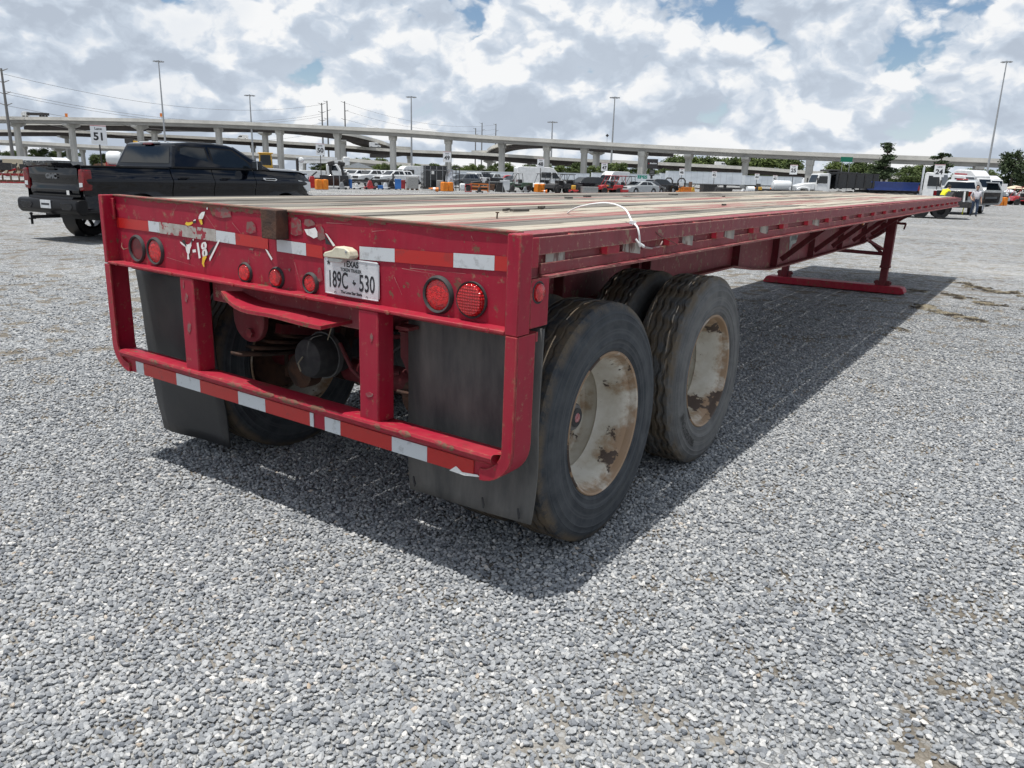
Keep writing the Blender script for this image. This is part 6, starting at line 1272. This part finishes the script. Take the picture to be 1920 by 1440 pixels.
MB().box(-.55, .55, -.22, -.201, zt-3.3, zt-2.1).build('lower_panel', M_signink, t); [MB().box(-.40, .40, -.232, -.2205, zt-2.45-.32*i, zt-2.35-.32*i).build('sign_stroke', P_steel, t) for i in range(3)]
t = put('road_sign', 'green highway sign board beside the tall pine', 'sign', 1581, 215, .05); zt = zat(1581, 294, 215); MB().box(-1.6, 1.6, -.05, .05, zt-1.3, zt).build('board', mat('sign_green', (.0, .16, .09), .5), t)
for x in (-1.0, 1.0): MB().tube([(x, .1, 0), (x, .1, zt)], .09, 8).build('post', P_steel, t)
for px, pt_, D, lb in ((1138, 254, 283, 'small diamond sign on top of the front overpass'), ):
    t = thing('road_sign', lb, 'sign', at(px, 266, D), YAW); MB().prism([(0, 1.5), (.6, 2.1), (0, 2.7), (-.6, 2.1)], -.03, .03, 'y').build('board', P_iron, t); MB().tube([(0, .05, -.5), (0, .05, 1.6)], .06, 6).build('post', P_steel, t)
for px, D, lb in ((125, 327, 'small orange work sign on the front overpass near its left end'), (303, 316, 'small orange work sign on the overpass beside the tallest mast')):
    t = thing('work_sign', lb, 'sign', at(px, 222, D), YAW); MB().box(-.55, .55, -.03, .03, .6, 1.9).build('board', P_orange, t); MB().tube([(0, .05, -.6), (0, .05, .61)], .06, 6).build('post', P_steel, t)
# ------------------------------------------------------------------ trailers and machines in the middle right
def flat_trailer(px, D, L, label, p=P_iron, a=0.0, load=None):
    t = put('equipment_trailer', label, 'trailer', px, D, a)
    MB().box(-L/2, L/2, -1.0, 1.0, .68, .80).build('bed', p, t); MB().box(-L/2, L/2, -1.08, -1.001, .60, .84).build('side_rail', p, t)
    for x in (-L/2+1.6, -L/2+2.45):
        for s in (-1, 1): w = MB().lathe([(.18, -.12), (.36, -.12), (.38, -.08), (.38, .08), (.36, .12), (.18, .12)], (x, s*1.12, .38), 'y', 20).build('wheel', M_tyre, t); MB().lathe([(.18, s*.1), (.0005, s*.06)], (x, s*1.12, .38), 'y', 14).build('rim', P_silver, w)
    MB().bar((L/2, 0, .74), (L/2+1.4, 0, .60), .15, .15).build('tongue', p, t); MB().box(L/2-.1, L/2, -.9, .9, .80, 1.5).build('headboard', p, t)
    return t
flat_trailer(1262, 112, 5.0, 'dark equipment trailer carrying white wheeled machines below lane sign 46', P_brown); flat_trailer(1372, 118, 8.0, 'long low dark trailer in front of the tall white trailer')
for i, (px, lb) in enumerate(((1254, 'left black arched machine on the dark equipment trailer'), (1278, 'right black arched machine below lane sign 46'))):
    t = put('arched_machine', lb, 'machine', px, 111.4, .0, None, .80); t.scale = (.62, .62, .62); MB().tube([(-.8, 0, .1), (-.8, 0, 1.3), (-.4, 0, 1.8), (.4, 0, 1.8), (.8, 0, 1.3), (.8, 0, .1)], .16, 8).build('arch_frame', P_iron, t); MB().lathe([(.0005, -.3), (.5, -.3), (.5, .3), (.0005, .3)], (0, 0, .5), 'y', 22).build('drum', M_concr, t); MB().box(-.9, .9, -.5, .5, .001, .1).build('skid', P_iron, t)
t = put('tank_trailer', 'white horizontal tank on wheels left of the dump truck', 'tank', 1466, 95, .1); MB().lathe([(.0005, -1.2), (.45, -1.12), (.6, -.9), (.6, .9), (.45, 1.12), (.0005, 1.2)], (0, 0, 1.35), 'x', 24).build('tank_shell', M_concr, t); MB().box(-1.4, 1.4, -.5, .5, .55, .75).build('chassis', P_iron, t)
for x in (-.5, .5): MB().lathe([(.2, -.12), (.38, -.12), (.38, .12), (.2, .12), (.0005, .06)], (x, -.7, .38), 'y', 18).build('wheel', M_tyre, t)
t = put('parts_pile', 'white drum and yellow pump pieces below lane sign 44', 'machine', 1415, 105, .1); MB().lathe([(.0005, -.5), (.45, -.45), (.45, .45), (.0005, .5)], (-.5, 0, .7), 'x', 20).build('drum', M_concr, t); MB().box(.2, 1.2, -.4, .4, .1, .7).build('pump_block', P_iron, t, bevel=.05); MB().box(.5, .9, -.45, -.05, .70, 1.1).build('pump_cap', P_yellow, t, bevel=.05); MB().box(-1, 1.3, -.5, .5, 0, .099).build('skid', P_iron, t)
# ------------------------------------------------------------------ dump truck, blue dump body, white tractors
def truck_wheel(t, x, y, s, r=.52, rim=None):
    w = MB().lathe([(r*.58, -.14), (r*.9, -.15), (r, -.11), (r, .11), (r*.9, .15), (r*.58, .14)], (0, 0, 0), 'x', 30).build('wheel', M_tyre, t, (x, y, r), (0, 0, 0 if s > 0 else math.pi)); MB().lathe([(r*.59, .12), (r*.55, .13), (r*.5, .05), (r*.25, .06), (r*.22, .14), (.0005, .15)], axis='x', n=24).build('rim', rim or M_concr, w); return w
def truck_cab(t, y0, p=P_white, hoodL=1.9, h=2.75, grille=P_silver):
    c = MB().prism([(y0, .75), (y0+1.5, .75), (y0+1.5, 1.75), (y0+1.25, h-.08), (y0+.15, h), (y0, h-.1)], -1.08, 1.08, taper=lambda a, b, w: math.copysign(abs(w)-.10*max(0, b-1.7), w)).build('cab', p, t, bevel=.06, seg=3)
    for s in (-1, 1):
        MB().add([(s*(1.09-.10*max(0, z-1.7)), y, z) for y, z in ((y0+.35, 1.72), (y0+1.38, 1.72), (y0+1.2, h-.32), (y0+.35, h-.3))], [(0,1,2,3)]).build('side_window', M_glass, c, smooth=0)
        mr_ = MB().box(s*1.28-.09, s*1.28+.09, y0+1.45, y0+1.52, 1.65, 2.25).build('side_mirror', P_iron, c); MB().tube([(s*1.06, y0+1.4, 2.1), (s*1.26, y0+1.48, 2.1)], .025, 6).build('mirror_arm', P_iron, mr_)
        MB().box(min(s*1.0, s*1.10), max(s*1.0, s*1.10), y0+.2, y0+1.3, .42, .74).build('fuel_step', P_steel, t, bevel=.03)
    MB().add([(-.90, y0+1.512, 1.80), (.90, y0+1.512, 1.80), (.84, y0+1.30, h-.2), (-.84, y0+1.30, h-.2)], [(0,1,2,3)]).build('windscreen', M_glass, c, smooth=0)
    y1 = y0+1.501; hd = MB().prism([(y1, 1.05), (y1, 1.78), (y1+hoodL*.6, 1.66), (y1+hoodL, 1.45), (y1+hoodL, 1.05)], -.92, .92, taper=lambda a, b, w: math.copysign(abs(w)-.16*(a-y1)/hoodL, w)).build('hood', p, t, bevel=.10, seg=3)
    MB().box(-.55, .55, y1+hoodL-.05, y1+hoodL+.06, .70, 1.38).build('grille', grille, hd, bevel=.03)
    for s in (-1, 1):
        MB().prism([(y1+hoodL-1.42, .80), (y1+hoodL-1.3, 1.15), (y1+hoodL-1.0, 1.30), (y1+hoodL-.45, 1.32), (y1+hoodL-.05, 1.20), (y1+hoodL, .95), (y1+hoodL-.2, .95), (y1+hoodL-.4, 1.15), (y1+hoodL-1.0, 1.15), (y1+hoodL-1.25, .85)], s*.70, s*1.12).build('fender', p, hd, bevel=.04)
        MB().obox((s*.88, y1+hoodL-.02, 1.10), (.17, .07, .11)).build('head_lamp', M_clear, hd, bevel=.03)
        truck_wheel(t, s*.98, y1+hoodL-.75, s)
    MB().box(-1.15, 1.15, y1+hoodL+.02, y1+hoodL+.22, .45, .78).build('front_bumper', grille, t, bevel=.04)
    return c
t = put('dump_truck', 'white cab dump truck with black dump bed facing left', 'dump truck', 1566, 84, 1.62)
truck_cab(t, 1.0); MB().prism([(-4.1, 1.35), (.55, 1.25), (.55, 2.9), (.4, 2.95), (-3.9, 2.75)], -1.2, 1.2).build('dump_bed', P_black, t, bevel=.03)
for y in (-3.4, -2.5, -1.6, -.7, .2):
    for s in (-1, 1): MB().box(min(s*1.201, s*1.28), max(s*1.201, s*1.28), y-.07, y+.07, 1.4, 2.72).build('bed_rib', P_iron, t)
MB().box(-1.24, 1.24, -3.95, .95, 2.70, 2.80).build('tarp_rail', P_iron, t); MB().box(-1.2, 1.2, .2, 1.3, 2.95, 3.12).build('tarp_roller', P_iron, t, bevel=.05); MB().box(-.45, .45, -4.3, 4.5, .70, .95).build('chassis', P_iron, t); MB().box(.85, 1.12, .62, .98, .5, 2.6).build('ladder_panel', P_white, t)
for y in (-3.4, -2.15, -.95):
    for s in (-1, 1): truck_wheel(t, s*.98, y, s)
t = put('dump_trailer', 'dark blue dump trailer with tandem wheels behind the black dump bed', 'dump trailer', 1664, 84, 1.5)
MB().prism([(-2.6, 1.2), (2.4, 1.2), (2.5, 2.0), (-2.7, 2.0)], -1.15, 1.15).build('dump_body', P_dkblue, t, bevel=.03); MB().box(-1.2, 1.2, -2.75, 2.55, 1.96, 2.06).build('top_rail', P_dkblue, t); MB().box(-.4, .4, -3.2, 3.2, .75, 1.19).build('chassis', P_iron, t)
for y in (-.2, 1.0):
    for s in (-1, 1): truck_wheel(t, s*.98, y, s, .5, P_brown if y > 0 else None)
MB().prism([(-3.2, 1.25), (-2.85, 1.25), (-2.85, 1.9)], -.6, .6).build('red_reflector', P_red, t); MB().box(-1.1, 1.1, -3.5, -2.9, .8, 1.0).build('rear_fender', P_iron, t)
t = put('semi_truck', 'white day cab truck with black fender left of lane sign 24', 'truck', 1733, 72, -2.35); truck_cab(t, .2, P_white, 2.1, 2.9); MB().box(-.45, .45, -4.0, 4.3, .70, .95).build('chassis', P_iron, t); MB().tube([(1.0, .05, .7), (1.0, .05, 3.3)], .09, 10).build('exhaust_stack', M_chrome, t)
for y in (-1.4, -2.7):
    for s in (-1, 1): truck_wheel(t, s*.98, y, s)
MB().lathe([(.3, -.5), (.3, .5), (.0005, .5)], (-1.0, -.35, .7), 'y', 18).build('fuel_tank', M_chrome, t)
t = put('semi_truck', 'white truck cab with red roof lights right of lane sign 24', 'truck', 1785, 78, -2.5); truck_cab(t, .2, P_white, 2.0, 2.85); MB().box(-.45, .45, -3.0, 4.2, .70, .95).build('chassis', P_iron, t); MB().box(-.9, .9, .4, .8, 2.86, 3.0).build('roof_lights', P_red, t, bevel=.03)
for y in (-.9, -2.1):
    for s in (-1, 1): truck_wheel(t, s*.98, y, s)
t = put('semi_truck', 'white sleeper truck with tall domed roof behind the open door pickup', 'truck', 1820, 88, -2.75); truck_cab(t, .2, P_white, 2.0, 2.8); MB().prism([(-1.6, .75), (.5, .75), (1.3, 2.9), (.6, 3.55), (-1.2, 3.6), (-1.6, 3.4)], -1.12, 1.12).build('sleeper', P_white, t, bevel=.12, seg=3); MB().box(-.45, .45, -4.0, 4.2, .70, .95).build('chassis', P_iron, t)
for y in (-2.2, -3.4):
    for s in (-1, 1): truck_wheel(t, s*.98, y, s)
t = put('semi_truck', 'second white domed truck roof at the right of the parked trucks', 'truck', 1846, 98, -2.8); truck_cab(t, .2, P_white, 2.0, 2.8); MB().prism([(-1.6, .75), (.5, .75), (1.2, 2.8), (.5, 3.2), (-1.2, 3.25), (-1.6, 3.1)], -1.1, 1.1).build('sleeper', P_white, t, bevel=.1, seg=3)
for y in (-2.2, -1.0):
    for s in (-1, 1): truck_wheel(t, s*.98, y, s)
# ------------------------------------------------------------------ open door pickup, car hauler, people
pk_ = vehicle('pickup', P_silver, 1803, 52, -.66, 'silver pickup with black tailgate and one open door behind the flatbed nose', 'pickup'); pk_.scale = (1.1, 1.1, 1.12)
MB().box(-.80, .80, -.03, .02, .78, 1.28).build('tailgate', P_black, pk_, bevel=.02); MB().box(-.13, .13, -.036, -.031, 1.02, 1.12).build('tailgate_badge', P_red, pk_); MB().box(-.98, .98, -.22, .04, .48, .70).build('rear_bumper', P_iron, pk_, bevel=.03); MB().box(-.3, .3, 2.25, 2.7, 1.885, 1.94).build('roof_light', P_red, pk_, bevel=.02)
dr = [(0, .50), (1.0, .55), (1.12, .75), (1.10, 1.30), (.78, 1.80), (.05, 1.82), (0, 1.30)]
dmat = Matrix.Rotation(R(66), 3, 'Z')
def door_pts(pts, off): return [Vector((.98, 3.95, 0)) + dmat @ Vector((off, -y, z)) for y, z in pts]
def slab(poly, o0, o1, nm, m, par):
    a, b = door_pts(poly, o0), door_pts(poly, o1); n = len(poly); return MB().add(a+b, [tuple(range(n)), tuple(range(n, 2*n))] + [(i, (i+1) % n, n+(i+1) % n, n+i) for i in range(n)]).build(nm, m, par, smooth=0)
od = slab(dr[:4] + [(1.10, 1.30), (0, 1.30)], 0, .10, 'open_door', P_silver, pk_)
slab([(.06, .60), (.95, .64), (1.03, .78), (1.03, 1.22), (.06, 1.22)], -.03, -.002, 'door_lining', P_iron, od); slab([(.05, 1.30), (1.10, 1.30), (.78, 1.80), (.05, 1.82), (.05, 1.76), (.74, 1.74), (1.0, 1.36), (.05, 1.36)], .02, .09, 'window_frame', P_silver, od); slab([(.10, 1.36), (.98, 1.36), (.73, 1.74), (.10, 1.76)], .05, .055, 'door_glass', M_glass, od); slab([(.2, .85), (.9, .88), (.9, 1.0), (.2, .98)], -.07, -.031, 'arm_rest', P_grey, od)
ht = put('car_hauler', 'low black dual wheel equipment trailer beyond the flatbed nose', 'trailer', 1792, 42.5, 1.15)
MB().box(-1.25, 1.25, -.6, 6.0, .70, .85).build('bed', P_iron, ht); MB().box(-1.28, -1.2, -.6, 6.0, .6, .9).box(1.2, 1.28, -.6, 6.0, .6, .9).build('side_rail', P_iron, ht)
MB().box(-1.2, 1.2, -.75, -.601, .62, .88).build('tail_beam', P_iron, ht)
for s in (-1, 1):
    for y in (.6, 1.55):
        for dx in (.80, 1.08): w = MB().lathe([(.2, -.10), (.38, -.12), (.41, -.08), (.41, .08), (.38, .12), (.2, .10), (.0005, .05)], (s*dx, y, .41), 'x', 24).build('wheel', M_tyre, ht)
MB().prism([(-.2, .86), (.55, .86), (.25, 1.42), (.12, 1.42)], -.5, -.42, 'y').build('ramp', P_steel, ht); MB().obox((.9, .2, 1.1), (.55, .06, .3), (.5, 0, .2)).build('folded_ramp', P_iron, ht)
t = put('strap_pole', 'yellow ratchet strap hanging from the pickup bumper', 'strap', 1812, 49.5, .1); MB().tube([(0, 0, .02), (.05, 0, .75)], .03, 8).build('strap', P_hivis, t); MB().bar((-.75, 0, .86), (.15, 0, .80), .10, .09).build('strap_bar', P_hivis, t)
for px, D, lb, p_ in ((1893, 92, 'red tractor at far right beside the tan umbrella', P_red), (1917, 88, 'bright red machine cut by the right picture edge', P_red)):
    utv(px, D, 1.5, p_, lb, px > 1900, P_red, 'utility_cart', 2.4)
t = put('umbrella', 'tan sun umbrella over a red machine at far right', 'umbrella', 1903, 90, 0); MB().lathe([(.0005, 2.1), (.5, 2.0), (1.1, 1.75), (1.08, 1.72)], axis='z', n=10).build('canopy', P_tan, t, smooth=0); MB().tube([(0, 0, 0), (0, 0, 2.1)], .03, 8).build('pole', P_steel, t)
b = put('barrier_block', 'orange plastic barrier block at far right past the open door', 'barrier', 1880, 82, .2, 'orange blocks under the lane signs'); 
for s in (-1, 1): MB().prism([(s*.04, .02), (s*.45, .02), (s*.45, .80), (s*.3, .86), (s*.08, .84), (s*.04, .80)], -.42, .42, 'y').build('block_half', M_orangeb, b, bevel=.03)
t = put('lane_sign', 'small white sign on a post at the far right beside the dark tree', 'sign', 1882, 84, 0); MB().tube([(0, .03, 0), (0, .03, 2.2)], .03, 8).build('post', P_iron, t); MB().box(-.3, .3, -.01, .01, 1.5, 2.2).build('panel', M_sign, t)
for px, D, lb, c_ in ((1026, 62, 'scrap of blue plastic bag on the gravel below lane sign 48', P_blue), ):
    t = put('plastic_bag', lb, 'litter', px-40, D, .2); MB().grid([[(.18*(i-2)+.05*math.sin(j*2), .12*(j-2), .05+.10*math.exp(-((i-2)**2+(j-2)**2)*.4)+.04*math.sin(i*3+j*2)) for j in range(5)] for i in range(5)]).build('bag_film', c_, t, smooth=0)

# ------------------------------------------------------------------ more of the clutter in the far rows
def pallet_stack(px, D, n, label, p=P_brown):
    t = put('pallet_stack', label, 'pallets', px, D, rt.uniform(-.4, .4))
    for k in range(n): MB().box(-.6, .6, -.5, .5, .14*k+.02, .14*k+.13).build('pallet', p, t)
    return t
pallet_stack(560, 80, 5, 'stack of brown pallets beneath the white lamp head'); pallet_stack(1160, 98, 6, 'stack of brown pallets behind the stripped golf carts'); pallet_stack(940, 95, 5, 'stack of grey pallets behind the work table', P_wrap)
flat_trailer(700, 84, 4.2, 'small dark utility trailer in front of the white pickups', P_iron, .1); flat_trailer(610, 90, 4.5, 'dark flat trailer behind the low black tank', P_iron, .05); flat_trailer(1000, 104, 5.5, 'brown flat trailer behind the tall white van', P_brown, .0); flat_trailer(1430, 112, 6.0, 'black flat trailer below lane sign 44 and 43', P_iron, .0); flat_trailer(470, 92, 5.0, 'rusty flat trailer behind the pickup hood', P_brown, .1); flat_trailer(270, 100, 6, 'rusty trailer seen through the black pickup glass line', P_brown, .1)
vehicle('suv', P_white, 640, 128, 2.6, 'white suv behind the black hoist frame', 'car'); vehicle('pickup', P_white, 652, 122, 2.5, 'white pickup between the hoist and the white row', 'pickup'); vehicle('pickup', P_white, 786, 128, 2.4, 'white pickup just left of the black open container', 'pickup'); vehicle('sedan', P_black, 857, 122, 2.4, 'black car behind the wire cage rack', 'car'); vehicle('pickup', P_silver, 925, 118, 2.6, 'silver pickup behind the work table', 'pickup'); vehicle('suv', P_grey, 965, 116, 2.3, 'grey suv behind the pale tote', 'car'); vehicle('van', P_white, 1150, 120, 2.4, 'low white van behind the stripped golf carts', 'van'); vehicle('suv', P_black, 1240, 104, -.9, 'black suv just right of the black sedan', 'car'); vehicle('sedan', P_grey, 1138, 106, 2.4, 'grey car behind the left red cart frame', 'car')
pump(640, 72, 'grey valve machine before the low black tank', P_steel, .8); pump(668, 74, 'white wheeled pump under the galvanised table', P_white, .7); pump(899, 74, 'dark compressor in front of the orange racks', P_iron, .6); pump(960, 80, 'black engine block right of the work table', P_iron, .8); pump(985, 82, 'grey pump in front of the green utility cart', P_steel, .7); pump(1300, 104, 'yellow wheeled plate machine right of the lane 46 block', P_yellow, 1.0); pump(1345, 108, 'dark wheeled unit right of the lane 45 block', P_iron, 1.1); pump(1395, 106, 'white wheeled unit left of lane sign 44', P_white, 1.0); pump(1215, 96, 'red floor machine between the sedans and the trailer', P_red, .8)
crate(722, 90, 1.2, .9, P_steel, 'grey metal skip behind the blue box'); crate(920, 84, .8, .7, P_brown, 'brown wooden crate behind the work table'); crate(1172, 84, .7, .5, P_red, 'low red toolbox in front of the stripped golf carts'); crate(1288, 102, 1.1, .8, P_orange, 'orange box beside the lane 46 block'); crate(1360, 104, 1.6, .8, P_iron, 'black steel bin in front of the tall white trailer')
for i, (px, lb) in enumerate(((20, 'rusty plough frame behind the left edge implement'), (45, 'dark disc harrow left of the pale golf cart'), (150, 'dark rake frame right of the dark golf carts'))):
    t = put('farm_frame', lb, 'implement', px, 84 + 6*i, .2)
    for k in range(4): MB().bar((-1.2+.7*k, -.2, .2), (-.8+.7*k, .2, 1.5-.2*k), .10, .12).build('tine', (P_brown, P_iron, P_red)[i], t)
    MB().bar((-1.5, 0, .9), (1.6, 0, .8), .16, .16).build('tool_bar', P_iron, t); MB().box(-.4, .4, -.3, .3, .9, 1.4).build('gear_box', P_iron, t)
# ------------------------------------------------------------------ people
M_skin = mat('skin', (.42, .25, .18), .6); M_shirt = mat('white_shirt', (.55, .54, .56), .9, col2=(.42, .40, .44), scale=9); M_jeans = mat('blue_jeans', (.035, .055, .10), .9, col2=(.055, .08, .13), scale=12); M_shoe = mat('dark_shoes', (.03, .03, .03), .7); M_hair = mat('dark_hair', (.02, .016, .012), .8); M_vest = mat('yellow_vest', (.70, .66, .02), .85); M_shade = mat('sunglasses', (.012, .012, .012), .2)
def person(label, loc, rz, J, clothes, hair, glasses=False):
    T = thing('person', label, 'person', loc, rz)
    V, E, Rr = [], [], []; ix = {}
    def v(k, p, r): ix[k] = len(V); V.append(p); Rr.append(r)
    for k, (p, r) in J.items(): v(k, p, r)
    for a, b in (('pelvis', 'belly'), ('belly', 'chest'), ('chest', 'neckb'), ('neckb', 'neck'), ('neck', 'jaw'), ('jaw', 'head'), ('head', 'crown'), ('jaw', 'nose')): E.append((ix[a], ix[b]))
    for s in 'LR':
        for a, b in (('pelvis', 'hip'+s), ('hip'+s, 'knee'+s), ('knee'+s, 'ankle'+s), ('ankle'+s, 'toe'+s), ('chest', 'sho'+s), ('sho'+s, 'elb'+s), ('elb'+s, 'wri'+s), ('wri'+s, 'palm'+s)): E.append((ix[a], ix[b]))
        w, p_ = Vector(J['wri'+s][0]), Vector(J['palm'+s][0]); d = (p_-w).normalized(); sd = d.cross(Vector((1, 0, 0))).normalized()
        for i, (o, l) in enumerate(((-.030, .060), (-.010, .078), (.010, .074), (.030, .062))):
            k1, k2 = 'f%s%da' % (s, i), 'f%s%db' % (s, i); v(k1, tuple(p_+sd*o+d*.03), .0095); v(k2, tuple(p_+sd*o*1.1+d*(.03+l)+Vector((0, .012, 0))), .008); E += [(ix['palm'+s], ix[k1]), (ix[k1], ix[k2])]
        v('th'+s, tuple(w+d*.045+sd*.055), .0105); E.append((ix['palm'+s], ix['th'+s]))
    me = bpy.data.meshes.new('body'); me.from_pydata([tuple(x) for x in V], E, [])
    o = bpy.data.objects.new('body', me); C.objects.link(o); o.modifiers.new('skin', 'SKIN'); ss = o.modifiers.new('sub', 'SUBSURF'); ss.levels = ss.render_levels = 2
    if not me.skin_vertices: 
        bm = bmesh.new(); bm.from_mesh(me); bm.verts.layers.skin.verify(); bm.to_mesh(me); bm.free()
    for i, sv in enumerate(me.skin_vertices[0].data): sv.radius = (Rr[i], Rr[i]); sv.use_root = (i == ix['pelvis'])
    bpy.context.view_layer.update(); ev = bpy.data.meshes.new_from_object(o.evaluated_get(bpy.context.evaluated_depsgraph_get())); bpy.data.objects.remove(o)
    ev.name = 'body'; ms = [M_skin, clothes[0], clothes[1], M_shoe]
    for m in ms: ev.materials.append(m)
    P = [(Vector(J[k][0]), c) for k, c in (('head', 0), ('jaw', 0), ('crown', 0), ('neck', 0), ('chest', 1), ('belly', 1), ('neckb', 1), ('shoL', 1), ('shoR', 1), ('palmL', 0), ('palmR', 0), ('wriL', 0), ('wriR', 0), ('pelvis', 2), ('hipL', 2), ('hipR', 2), ('kneeL', 2), ('kneeR', 2), ('ankleL', 2), ('ankleR', 2), ('toeL', 3), ('toeR', 3))]
    for s in 'LR':
        a, b, c = Vector(J['sho'+s][0]), Vector(J['elb'+s][0]), Vector(J['wri'+s][0]); h, k, n = Vector(J['hip'+s][0]), Vector(J['knee'+s][0]), Vector(J['ankle'+s][0])
        P += [(a.lerp(b, t), 1) for t in (.25, .5, .75)] + [(b, clothes[2]), (b.lerp(c, .35), clothes[2]), (b.lerp(c, .7), clothes[2])] + [(h.lerp(k, t), 2) for t in (.25, .5, .75)] + [(k.lerp(n, t), 2) for t in (.25, .5, .75)] + [(n.lerp(Vector(J['toe'+s][0]), .4), 3)]
    for p_ in ev.polygons: p_.material_index = min(P, key=lambda q: (q[0]-p_.center).length_squared)[1]; p_.use_smooth = True
    b = bpy.data.objects.new('body', ev); C.objects.link(b); b.parent = T
    hc = Vector(J['head'][0]); up = (Vector(J['crown'][0])-hc).normalized(); f = (Vector(J['nose'][0])-Vector(J['jaw'][0])); f = (f - up*f.dot(up)).normalized(); sx = f.cross(up)
    g = [[hc + up*(.02) + (up*math.sin(e)*.122 + (f*math.cos(a)+sx*math.sin(a)*.88)*math.cos(e)*.108) - f*.012 for a in [R(62)+R(236)*k/14 for k in range(15)]] for e in [R(-25)+R(115)*j/7 for j in range(8)]]
    MB().grid(g).build('hair', hair, T, smooth=60)
    if glasses: MB().grid([[hc + f*(.099 - .02*abs(k-3)/3) + sx*(.062*(k-3)/3) + up*(.005+.03*j) for k in range(7)] for j in (-.5, .5)]).build('sunglasses', M_shade, T)
    for s in (-1, 1): MB().lathe([(.0005, -.008), (.02, -.006), (.024, .006), (.0005, .008)], tuple(hc + sx*s*.088 - up*.015), 'x', 10).build('ear', M_skin, T)
    return T
JW = {'pelvis': ((0, 0, .95), .145), 'belly': ((0, .03, 1.10), .155), 'chest': ((0, 0, 1.32), .15), 'neckb': ((0, -.01, 1.46), .075), 'neck': ((0, .0, 1.53), .055), 'jaw': ((0, .02, 1.58), .062), 'head': ((0, .01, 1.66), .088), 'crown': ((0, 0, 1.73), .068), 'nose': ((0, .115, 1.625), .018),
 'hipL': ((-.10, 0, .90), .10), 'kneeL': ((-.12, .10, .50), .07), 'ankleL': ((-.12, .02, .10), .05), 'toeL': ((-.13, .17, .045), .042), 'hipR': ((.10, 0, .90), .10), 'kneeR': ((.11, -.03, .50), .07), 'ankleR': ((.11, -.20, .12), .05), 'toeR': ((.12, -.07, .05), .042),
 'shoL': ((-.19, 0, 1.40), .07), 'elbL': ((-.26, -.05, 1.12), .048), 'wriL': ((-.28, .06, .88), .032), 'palmL': ((-.28, .10, .81), .036), 'shoR': ((.19, 0, 1.40), .07), 'elbR': ((.28, -.02, 1.13), .048), 'wriR': ((.25, .17, .96), .032), 'palmR': ((.20, .22, .93), .036)}
person('man in white t-shirt and blue jeans with sunglasses walking towards the camera', spot(1833, 46.5), YAW + math.pi - .25, JW, (M_shirt, M_jeans, 0), M_hair, True)
JB = {'pelvis': ((0, -.10, .95), .145), 'belly': ((0, .0, 1.08), .15), 'chest': ((0, .16, 1.27), .15), 'neckb': ((0, .27, 1.38), .075), 'neck': ((0, .32, 1.43), .055), 'jaw': ((0, .37, 1.46), .06), 'head': ((0, .40, 1.53), .088), 'crown': ((0, .42, 1.60), .07), 'nose': ((0, .48, 1.46), .018),
 'hipL': ((-.10, -.10, .90), .10), 'kneeL': ((-.11, -.02, .48), .07), 'ankleL': ((-.11, -.12, .10), .05), 'toeL': ((-.12, .03, .045), .042), 'hipR': ((.10, -.10, .90), .10), 'kneeR': ((.11, .02, .48), .07), 'ankleR': ((.11, -.06, .10), .05), 'toeR': ((.12, .09, .045), .042),
 'shoL': ((-.19, .20, 1.34), .07), 'elbL': ((-.25, .36, 1.12), .048), 'wriL': ((-.20, .58, 1.02), .032), 'palmL': ((-.18, .64, .99), .036), 'shoR': ((.19, .20, 1.34), .07), 'elbR': ((.25, .38, 1.12), .048), 'wriR': ((.2, .60, 1.04), .032), 'palmR': ((.18, .66, 1.01), .036)}
_w = person('worker in yellow vest leaning over the low black trailer', spot(1770, 46.0, .10), YAW - 1.2, JB, (M_vest, M_jeans, 1), M_hair)
